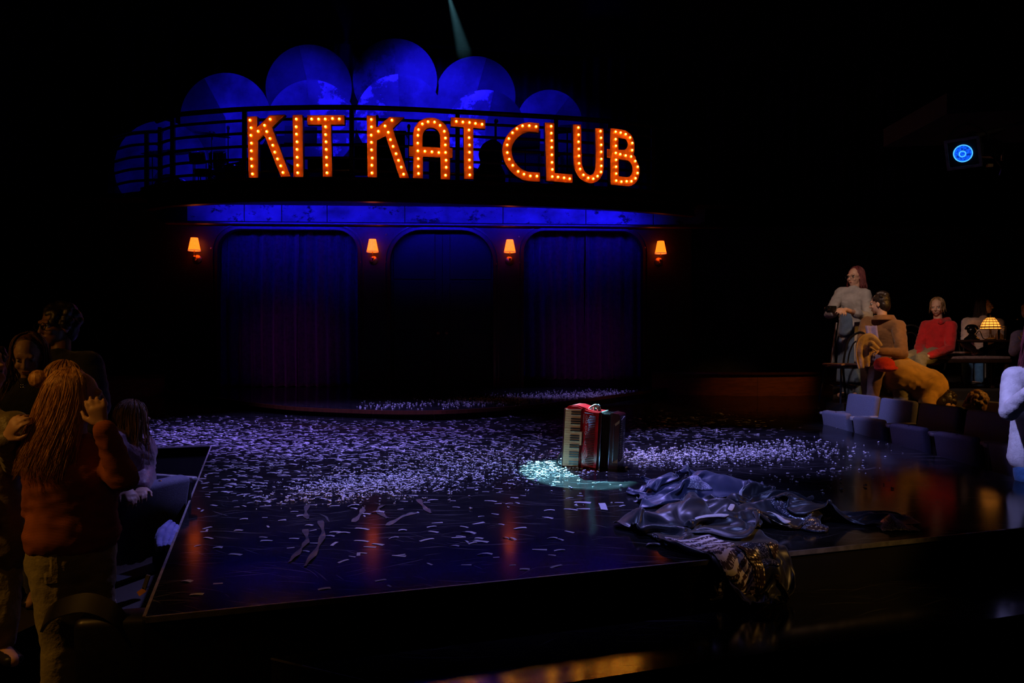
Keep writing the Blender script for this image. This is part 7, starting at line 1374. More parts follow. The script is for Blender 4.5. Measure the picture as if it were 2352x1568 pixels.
'hang': (36, [0.7172, 3.5165, -0.1967], [460,14,14,4,-15,12,14,-3,20,18,23,34,23,14,35,32,6,-5,20,5,4,20,12,44,53,50,11,43,15,9,17,43,-14,-39,5,34,23,21,-6,11,19,7,13,13,9,2,28,9,7,40,26,13,23,24,2,-12,16,16,19,11,40,51,47,25,26,39,15,11,18,10,-29,-24,12,5,44,-10,-3,16,22,10,6,5,20,25,17,-11,22,40,8,18,21,15,-4,-3,8,21,23,34,44,28,40,18,47,33,4,32,19,-17,-23,-3,17,-10,32,8,19,13,19,1,-5,24,26,1,14,3,34,21,7,21,14,4,5,4,17,24,30,19,34,29,32,36,35,22,23,27,6,-16,-1,19,-13,46,34,29,19,9,15,-15,27,7,-9,31,11,7,24,16,9,17,8,4,10,21,28,25,7,29,39,35,24,38,15,18,12,8,15,20,7,-1,34,36,27,26,6,28,26,15,10,-4,7,26,8,16,7,7,16,13,11,12,21,22,26,24,8,41,33,27,22,23,14,22,11,-3,-12,5,-22,28,32,28,27,29,36,39,-3,32,12,5,8,12,17,16,2,4,16,17,15,14,24,26,25,8,38,31,33,21,2,19,25,0,-9,-9,8,-32,31,30,27,34,35,44,41,15,36,20,8,5,8,14,7,25,19,-8,5,19,13,21,19,5,38,13,34,40,31,6,18,12,14,0,7,10,-32,31,31,33,39,38,38,41,41,34,27,16,3,10,11,17,9,17,16,-10,9,30,4,11,27,8,24,28,38,25,21,4,25,8,9,25,5,-22,18,32,36,39,45,43,46,42,40,27,27,13,-1,15,3,19,10,15,8,3,25,28,-7,21,28,-3,10,33,31,25,33,24,8,12,21,12,10,-10,32,31,36,41,45,52,48,40,34,16,26,3,5,19,15,9,20,2,18,17,28,10,7,17,21,-3,19,35,29,37,35,14,6,15,14,1,7,18,23,27,31,39,45,54,43,33,37,17,26,22,0,18,-12,-9,29,12,20,32,34,27,-6,29,15,14,20,28,33,41,16,18,-6,-8,24,22,-5,13,24,23,29,34,50,47,42,34,35,22,-3,17,17,0,3,10,26,25,16,22,36,41,4,17,27,27,25,20,28,25,18,2,-10,8,17,-13,15,28,25,28,26,40,46,46,25,37,29,21,24,18,15,8,-16,15,21,13,17,37,40,23,27,32,27,21,13,19,29,33,6,-17,5,-12,2,14,27,25,37,38,30,30,37,44,41,26,33,14,18,15,12,-4,-11,17,18,30,42,24,36,25,32,28,27,15,29,4,34,13,10,-17,22,22,11,9,18,13,26,34,47,42,44,41,22,18,23,5,10,7,3,10,15,17,34,34,25,40,35,33,28,22,27,20,2,34,35,3,37,26,6,-17,-2,23,18,23,37,45,49,37,38,7,29,18,7,5,4,5,9,15,19,27,38,43,38,36,33,33,20,19,14,11,31,37,42,33,22,10,-10,-15,7,21,18,28,42,43,39,14,9,32,16,7,6,9,-4,12,16,23,34,37,47,30,36,30,33,31,26,10,14,31,31,47,-6,13,12,13,-5,1,26,14,10,37,37,30,0,11,31,20,7,3,16,8,-3,15,36,36,39,35,43,29,31,25,34,27,25,26,18,24,52,2,-9,4,10,15,10,26,-5,31,30,29,12,11,12,18,21,18,2,18,0,7,24,20,26,47,38,38,40,33,28,26,23,26,30,18,37,55,-49,7,10,11,14,13,14,4,15,20,19,13,12,15,21,19,13,11,16,16,7,20,33,27,45,49,36,43,34,30,26,25,14,27,32,46,50,-34,17,15,9,8,17,8,17,-3,9,17,-8,27,27,8,16,14,18,13,23,23,28,32,40,43,44,43,39,36,32,25,33,22,10,42,42,47,-30,30,21,25,4,5,12,11,5,9,5,13,17,15,17,4,26,19,29,18,25,30,33,32,36,41,41,41,38,35,32,26,36,33,25,34,36,-38,30,30,21,22,7,9,12,6,11,16,2,7,15,21,22,26,32,28,24,22,27,29,31,32,36,41,41,39,37,31,35,32,34,32,23,26,-42,23,33,22,28,23,17,11,14,2,9,5,13,14,21,32,40,39,29,30,27,22,25,25,30,31,38,42,42,39,37,34,33,30,19,22,27,-48,19,29,25,24,31,22,16,11,11,0,21,11,25,33,39,49,42,40,24,28,25,22,23,19,31,37,44,42,39,38,35,28,29,25,26,8,-40,5,22,28,16,33,26,11,20,21,15,22,19,34,36,45,49,45,39,34,24,22,26,19,22,27,37,43,42,41,36,32,30,27,27,28,31,-11,-23,8,23,11,34,23,18,24,24,23,27,33,35,39,45,48,44,40,34,30,26,21,23,23,29,35,43,42,40,35,32,31,29,29,28,28,-51,5,-3,10,9,27,19,26,27,28,31,31,35,36,39,45,45,42,39,35,32,29,27,27,28,30,34,41,41,39,37,34,32,31,30,26,27,-47,0,15,3,15,15,24,30,30,31,34,33,34,36,40,39,41,39,37,36,34,33,32,33,34,31,38,39,40,40,38,36,33,31,22,24,28,-30,4,10,7,13,18,28,30,31,32,33,33,35,37,37,35,34,35,36,35,36,37,37,38,38,39,39,38,38,37,37,33,33,33,31,29,13,-30,10,14,12,15,23,27,28,31,33,34,35,34,35,34,31,28,30,33,35,38,39,41,41,42,40,37,35,35,36,36,37,36,34,33,30,30,-4,19,15,13,14,19,24,28,32,33,35,35,34,33,30,26,22,24,27,33,37,40,42,45,44,41,37,33,33,36,37,37,38,36,36,34,32,5,21,16,11,12,15,23,28,33,35,37,36,35,31,28,21,17,19,24,29,34,39,43,45,44,42,37,30,33,35,38,40,39,40,38,35,34,-5,22,15,10,9,14,22,30,35,39,40,39,37,32,28,19,13,15,21,26,31,37,41,44,43,42,35,29,32,36,40,41,42,41,40,37,35,-17,20,12,8,8,13,24,32,39,43,45,44,41,36,30,20,13,13,18,24,28,33,38,41,41,39,34,29,31,37,41,42,43,43,41,39,36,-19,16,10,7,8,14,25,34,43,46,49,49,45,41,34,23,14,15,17,21,26,30,32,36,36,34,30,27,30,35,39,42,43,44,43,41,37,7,19,6,-11,-7,-5,-2,1,-2,0,3,11,14,4,-13,6,7,-6,-5,7,20,-1,-35,-12,4,-9,29,28,50,58,50,19,11,3,-9,9,6,65,-6,-6,9,-10,0,7,-7,-3,-8,3,9,6,-4,-6,11,6,-6,-13,-4,-9,14,-19,-24,-8,23,19,32,33,54,47,13,-20,-2,-6,-14,12,37,-3,-14,6,-3,-9,19,13,-11,-14,-12,16,-4,-8,-1,-13,-4,-4,-15,-9,-10,5,13,-12,-13,27,20,31,18,39,42,17,-16,-18,-1,-20,-1,46,-1,-16,-13,17,-7,14,21,-9,-26,-14,-10,-1,-11,-15,-24,-11,1,-5,-12,-6,-5,14,4,2,24,27,25,31,22,15,15,3,-19,-1,-11,-9,-4,12,28,-9,17,3,-1,20,-21,-22,-19,-25,-23,-11,-22,-11,-1,7,-1,-8,-10,-3,-7,1,36,27,18,16,41,16,-15,21,8,16,16,2,-7,0,26,39,33,17,4,-6,-3,-30,-43,-15,-31,-21,-19,-13,-5,4,2,3,-4,-8,1,7,-2,25,40,4,7,27,33,-7,9,15,7,25,23,17,46,27,30,31,26,9,-5,-20,-49,-34,-22,-34,-15,-23,-7,-3,10,11,5,-2,-4,-4,8,5,12,37,3,3,6,24,23,3,13,24,23,25,18,11,35,29,27,24,16,-3,-31,-48,-21,-30,-34,-16,-10,-2,7,3,6,19,9,-1,-1,-1,8,7,14,13,1,7,13,30,6,21,6,20,13,12,24,31,24,4,6,20,8,-25,-31,-17,-20,-30,-8,-1,6,4,13,11,12,15,2,-7,-3,-13,2,21,15,-1,2,20,11,12,15,9,-3,1,12,10,31,23,11,1,0,17,-4,-29,-16,-19,-17,-2,11,11,13,11,11,15,14,2,-8,-19,-8,-18,-7,27,19,-3,16,10,7,0,15,-3,1,-1,13,8,22,25,13,0,-1,5,0,-20,-18,-10,14,16,17,7,13,11,14,21,-1,-19,-17,-15,-22,-21,-10,23,23,2,19,7,-25,27,10,-11,-4,-46,11,32,24,20,26,11,7,4,-9,-15,-5,25,17,15,25,11,-7,-18,1,-3,-5,13,3,-23,-13,-24,-1,-7,33,20,8,-26,-20,34,6,-30,-42,23,32,20,15,27,33,27,18,1,-7,-9,12,23,9,14,3,-19,-21,-10,-4,-4,2,28,19,-1,-18,-20,1,-33,32,37,-7,-35,-4,13,15,20,18,23,18,4,-3,28,44,33,11,0,18,16,17,6,-6,0,-8,-16,1,-16,4,-13,-9,10,10,15,-27,7,-26,26,35,-10,-7,-22,-20,6,35,21,25,-9,9,3,-13,19,45,28,21,14,1,27,3,23,0,-6,-13,-20,-19,-8,23,9,-7,-19,11,0,-15,5,9,23,-3,9,-16,-16,-32,44,12,-7,-16,-18,29,0,16,33,15,11,22,2,28,24,-8,16,-12,-11,8,-7,-16,21,0,23,-6,-3,1,-15,-1,2,2,18,17,-2,2,-21,-4,-7,-10,-12,-12,19,21,21,22,-1,5,29,12,41,4,9,-2,6,-13,-4,-11,8,18,30,15,11,-11,-4,-2,-12,-12,10,21,22,10,15,-13,-30,-13,-10,-14,5,-1,28,35,7,1,7,25,38,33,16,23,-24,-7,5,9,-11,10,22,6,29,12,13,-9,-5,-5,-11,-8,16,24,15,27,8,-45,-11,13,-10,-15,-4,22,40,-2,10,20,31,49,34,23,17,-20,-21,-13,15,26,-13,2,15,26,38,4,23,-2,-3,-6,-11,-10,11,30,35,10,-5,-22,2,12,-15,6,3,24,11,14,20,36,41,34,28,15,7,-13,8,-13,-8,4,15,18,5,24,17,3,14,7,-1,1,-4,1,34,16,1,80,-11,-4,12,-2,4,-1,12,13,-1,8,26,23,28,31,26,25,5,8,5,-4,2,7,3,-3,-6,6,-8,-1,7,7,10,19,7,13,17,24,52,15,4,8,2,-1,-2,-4,17,-1,8,20,20,25,32,27,15,19,10,2,6,-2,2,1,-9,-13,-14,-10,-3,0,10,1,23,33,7,25,27,16,15,12,5,8,3,0,-1,18,5,11,16,21,19,23,21,13,23,4,5,1,1,-10,-11,-11,-6,-9,3,8,3,8,9,12,14,33,25,32,31,5,15,11,14,9,0,1,16,11,4,15,18,15,22,10,13,20,11,3,4,-3,-4,-9,-13,-5,1,8,4,6,17,12,9,19,22,25,25,41,-1,16,16,19,18,9,5,9,9,3,10,11,9,9,7,14,19,17,6,5,6,-3,-3,-3,0,2,6,6,9,12,13,14,14,16,19,19,46,-1,16,21,21,23,16,8,7,9,-7,8,4,3,5,7,14,17,16,19,8,10,9,1,5,3,5,8,8,8,11,11,9,11,10,8,19,51,1,16,28,18,25,19,0,12,10,0,1,1,0,-2,9,14,18,18,19,19,15,11,10,9,8,8,7,8,7,8,6,7,3,6,6,9,63,-5,16,27,19,24,15,4,10,9,2,1,-1,-2,-2,8,15,19,21,22,21,19,16,13,11,10,9,9,8,6,6,3,4,3,4,6,6,42,17,19,21,18,18,8,10,8,5,2,-6,-1,-7,1,10,16,22,23,25,24,21,19,16,13,12,10,12,10,8,6,5,5,3,4,6,4,58,9,24,21,21,7,9,7,3,0,0,-4,-13,-6,9,8,22,22,26,26,26,23,19,19,16,12,9,8,8,9,8,8,9,9,12,9,6,61,13,14,14,18,8,6,3,-3,-6,-9,-10,-7,5,6,13,23,23,24,25,23,23,19,17,16,11,6,12,15,17,16,17,15,10,7,5,8,56,10,10,9,10,11,3,-4,-8,-10,-9,-7,-4,4,10,15,23,23,21,21,19,17,16,14,13,14,14,18,21,24,23,21,18,14,10,6,3,56,5,3,3,6,9,0,-5,-10,-11,-9,-6,-1,6,13,19,23,23,22,17,16,14,12,10,11,11,15,18,25,30,28,26,23,17,10,6,2,46,0,-3,-2,2,7,0,-6,-10,-9,-7,-2,3,9,16,22,25,23,19,15,11,10,7,6,7,9,14,21,28,32,33,29,25,18,11,5,0,38,-3,-7,-6,-1,6,1,-5,-7,-6,-3,2,7,14,19,25,26,22,17,11,8,4,3,3,4,7,13,22,29,34,34,30,25,18,10,3,-2,35,-5,-8,-7,-2,7,2,-2,-3,-2,2,6,12,17,23,25,27,21,15,9,5,1,0,-1,2,6,12,22,29,32,32,28,23,15,7,1,-3,31,-4,-7,-4,0,8,6,3,3,4,7,12,17,20,24,26,26,18,11,5,0,-2,-3,-3,0,4,12,22,27,30,28,23,17,9,3,-4,-7,355,8,-2,-15,-17,-6,-17,-29,-23,-30,-32,-25,-31,-25,-20,-5,-9,-18,-6,22,11,6,-16,-12,-9,23,46,22,19,8,20,22,16,14,22,-7,-11,-30,-27,-14,0,-14,-3,4,-15,-25,-15,-32,-41,-13,-25,-38,5,-5,-6,-13,1,19,5,17,0,-5,-13,41,21,9,8,16,22,32,-6,4,14,1,-53,-31,-30,-4,-3,-9,13,8,-6,-16,-28,-40,-32,-9,-33,-18,2,10,0,-18,9,17,17,20,14,-24,13,27,-3,6,15,22,16,-5,-11,-3,11,-71,-20,-33,-19,7,-2,12,16,10,-13,-22,-33,-40,-13,-17,-19,0,9,15,-13,-10,20,21,16,26,8,-23,26,-1,-21,22,10,3,-11,-18,-14,6,-85,-17,-11,-18,13,11,8,21,14,1,-39,-17,-21,-33,-17,5,17,-10,-6,20,-4,-14,6,25,33,30,-27,-1,13,0,-31,11,-6,2,-3,-11,-18,-54,-30,-4,14,10,22,8,20,11,-11,-29,-17,-3,-28,-16,22,15,6,-6,-2,11,-9,-12,17,12,30,-16,-13,-2,1,-11,-9,-4,-4,-1,7,11,-16,-29,23,19,7,10,5,-1,-6,11,-21,0,-25,-5,-16,4,16,17,12,-10,-4,23,-10,-20,-15,24,3,-16,-15,4,9,-10,-23,9,14,16,1,-31,19,26,5,-8,6,-1,-9,2,27,-14,2,-29,2,1,-21,-3,11,11,20,1,11,23,-30,-38,-15,25,-22,-10,5,20,-15,-10,31,9,-2,6,5,11,24,-6,-4,5,5,-7,-10,32,5,3,-27,-17,17,2,-21,-8,16,17,16,-9,26,19,-31,-39,-14,17,-7,-19,-4,4,10,31,6,-4,13,28,-6,9,-3,-12,-3,2,3,-15,24,15,7,-3,-27,-2,19,-8,-17,-9,16,25,7,0,37,15,-29,-30,-14,-6,-7,-22,2,12,27,18,-3,-8,46,-18,0,-2,-12,-22,-20,4,-1,2,20,28,6,-22,-22,-8,11,11,-10,-8,14,-1,1,34,34,26,-19,-29,-12,-15,-32,-22,4,23,33,9,15,11,-29,-12,4,17,-8,-32,-33,-3,21,28,-8,15,-6,-17,-17,20,23,9,9,0,-6,1,-4,17,36,10,-10,-17,-3,-41,-36,-15,21,17,33,7,1,-11,-1,-6,-15,14,-3,-31,-22,2,15,-23,4,-2,29,21,17,11,9,7,4,0,7,5,8,9,26,0,-21,-17,-38,-36,-28,-13,29,33,-3,41,-9,-14,-17,-12,3,-5,-6,-17,-13,-3,-27,15,11,29,23,21,12,12,16,10,6,6,15,8,10,7,1,-12,-19,-43,-39,-32,-35,3,26,10,42,-18,-13,-9,-11,-14,-9,-9,-7,-5,-11,-13,5,27,24,12,21,22,23,20,16,7,1,5,6,27,5,-1,-6,-36,-39,-40,-35,-38,-17,11,22,25,-4,-13,-10,-16,-5,-7,-18,-13,-4,-14,1,6,24,20,14,23,17,22,30,22,16,4,0,-6,19,14,0,-8,-30,-41,-32,-33,-32,-17,-13,26,43,-9,-6,-1,-18,-11,-4,-19,-16,-20,-15,12,5,13,19,23,18,23,21,26,20,16,2,-6,-3,10,12,3,-12,-11,-34,-26,-24,-23,-17,-14,13,27,-5,-10,-7,-12,-15,-1,2,-27,-19,-5,11,6,9,25,20,10,19,28,19,18,9,2,-8,-3,-5,12,-15,-13,-6,-8,-6,-14,-19,-14,-13,7,-2,7,17,-1,-17,-21,-4,12,-33,-6,5,10,4,12,25,24,7,12,23,22,14,0,-17,13,-13,-6,-3,-2,-25,-16,-8,10,9,-13,-16,-9,12,18,8,17,2,1,-18,-3,-12,-7,-4,7,6,12,17,26,20,13,13,4,11,20,8,-27,-16,5,-8,-7,-4,-8,-16,-14,-7,9,3,-17,0,11,73,-3,20,9,-11,-6,5,-14,-8,2,9,-2,21,19,15,5,-1,1,7,-18,21,17,-2,-6,6,7,-11,-9,-11,-12,-14,-10,-2,-2,0,2,1,76,-22,-10,15,12,1,3,0,-16,0,11,-18,4,2,14,4,-22,-3,21,-7,-8,12,21,17,14,6,1,-1,-8,-13,-15,-6,-12,-11,-11,11,3,-4,5,-27,-11,24,21,-13,10,1,-17,5,6,-6,-21,-4,25,3,-13,-7,20,-5,-5,6,18,12,3,1,4,10,0,-7,-9,1,-15,-25,-16,15,-14,26,-13,-28,5,22,-19,2,7,-4,-7,-3,7,-2,-8,20,15,-1,-14,-5,18,7,-9,-3,-3,6,5,4,-2,-3,12,-3,-11,1,-4,-19,0,-12,35,3,-30,-13,16,0,-16,8,12,1,-21,6,8,5,6,-12,6,12,-10,-5,13,-8,-13,6,2,-2,-4,-3,-1,2,2,5,10,-9,-5,-13,-6,37,18,-23,-28,0,-3,16,-20,9,21,2,-22,10,10,-17,-3,-5,5,19,-12,-9,15,-9,-11,1,-1,0,0,0,0,6,20,-2,-7,6,-24,6,32,24,-9,-34,-9,-9,18,-4,-7,17,8,-20,4,-12,0,3,-1,-6,4,12,-10,-6,14,-11,-3,-1,0,0,1,5,12,-1,-9,4,2,-4,25,24,19,-7,-32,-5,-18,9,3,-9,14,1,-13,-13,5,5,-2,-4,-3,-5,2,13,-9,-2,7,0,-4,-4,-2,1,6,1,-4,0,-4,9,-7,14,7,24,-2,-28,-8,-15,2,-2,-4,0,-10,-6,10,6,2,-9,-6,-6,0,1,5,9,-9,-1,14,-10,-5,-2,-2,2,-2,2,-1,-1,11,-9,4,20,-13,8,-6,-31,-16,-5,-4,-2,1,7,13,9,0,-17,-5,-4,3,2,0,0,-6,2,-2,14,7,5,5,4,4,2,0,-4,-13,-17,-9,16,-6,-4,-12,-4,-17,-2,-1,1,1,4,6,1,-5,-9,-6,-4,0,2,1,0,0,1,-1,-2,-1,-2,0,1,2,4,9,10,9,7,-2,-21,-10,2,-5,-8,-8,-3,-1,-1,-2,-2,1,1,-3,1,1,2,0,3,3,2,0,0,-2,-4,-3,-1,-1,-1,-2,-2,-3,-1,3,7,9,10,0,1,-3,-2,-4,-4,-4,-4,-4,-5,-3,-1,1,3,3,1,2,1,2,1,1,1,-1,-1,-3,-2,-2,2,4,1,-1,-4,-4,-3,1,4,7,6,1,-2,-2,-2,-4,-5,-4,-6,-5,-3,-2,1,1,1,0,1,2,2,1,0,1,1,-1,-1,-1,1,5,5,4,0,-2,-5,-6,-4,-1,2,4,0,-1,-1,-1,-4,-4,-6,-6,-6,-4,-1,0,0,0,0,2,2,2,0,0,1,0,0,0,2,3,6,6,5,1,-1,-5,-5,-5,-4,-2,0,1,1,0,-1,-3,-5,-6,-7,-7,-4,-1,0,-1,0,1,2,2,2,1,0,0,0,1,1,4,5,6,4,4,0,-1,-4,-4,-5,-3,-3,-1,4,1,1,-1,-1,-5,-7,-8,-8,-5,-2,-1,0,0,1,2,3,2,2,1,2,1,2,3,4,5,3,2,1,-1,-2,-3,-4,-2,-2,-2,-1]),
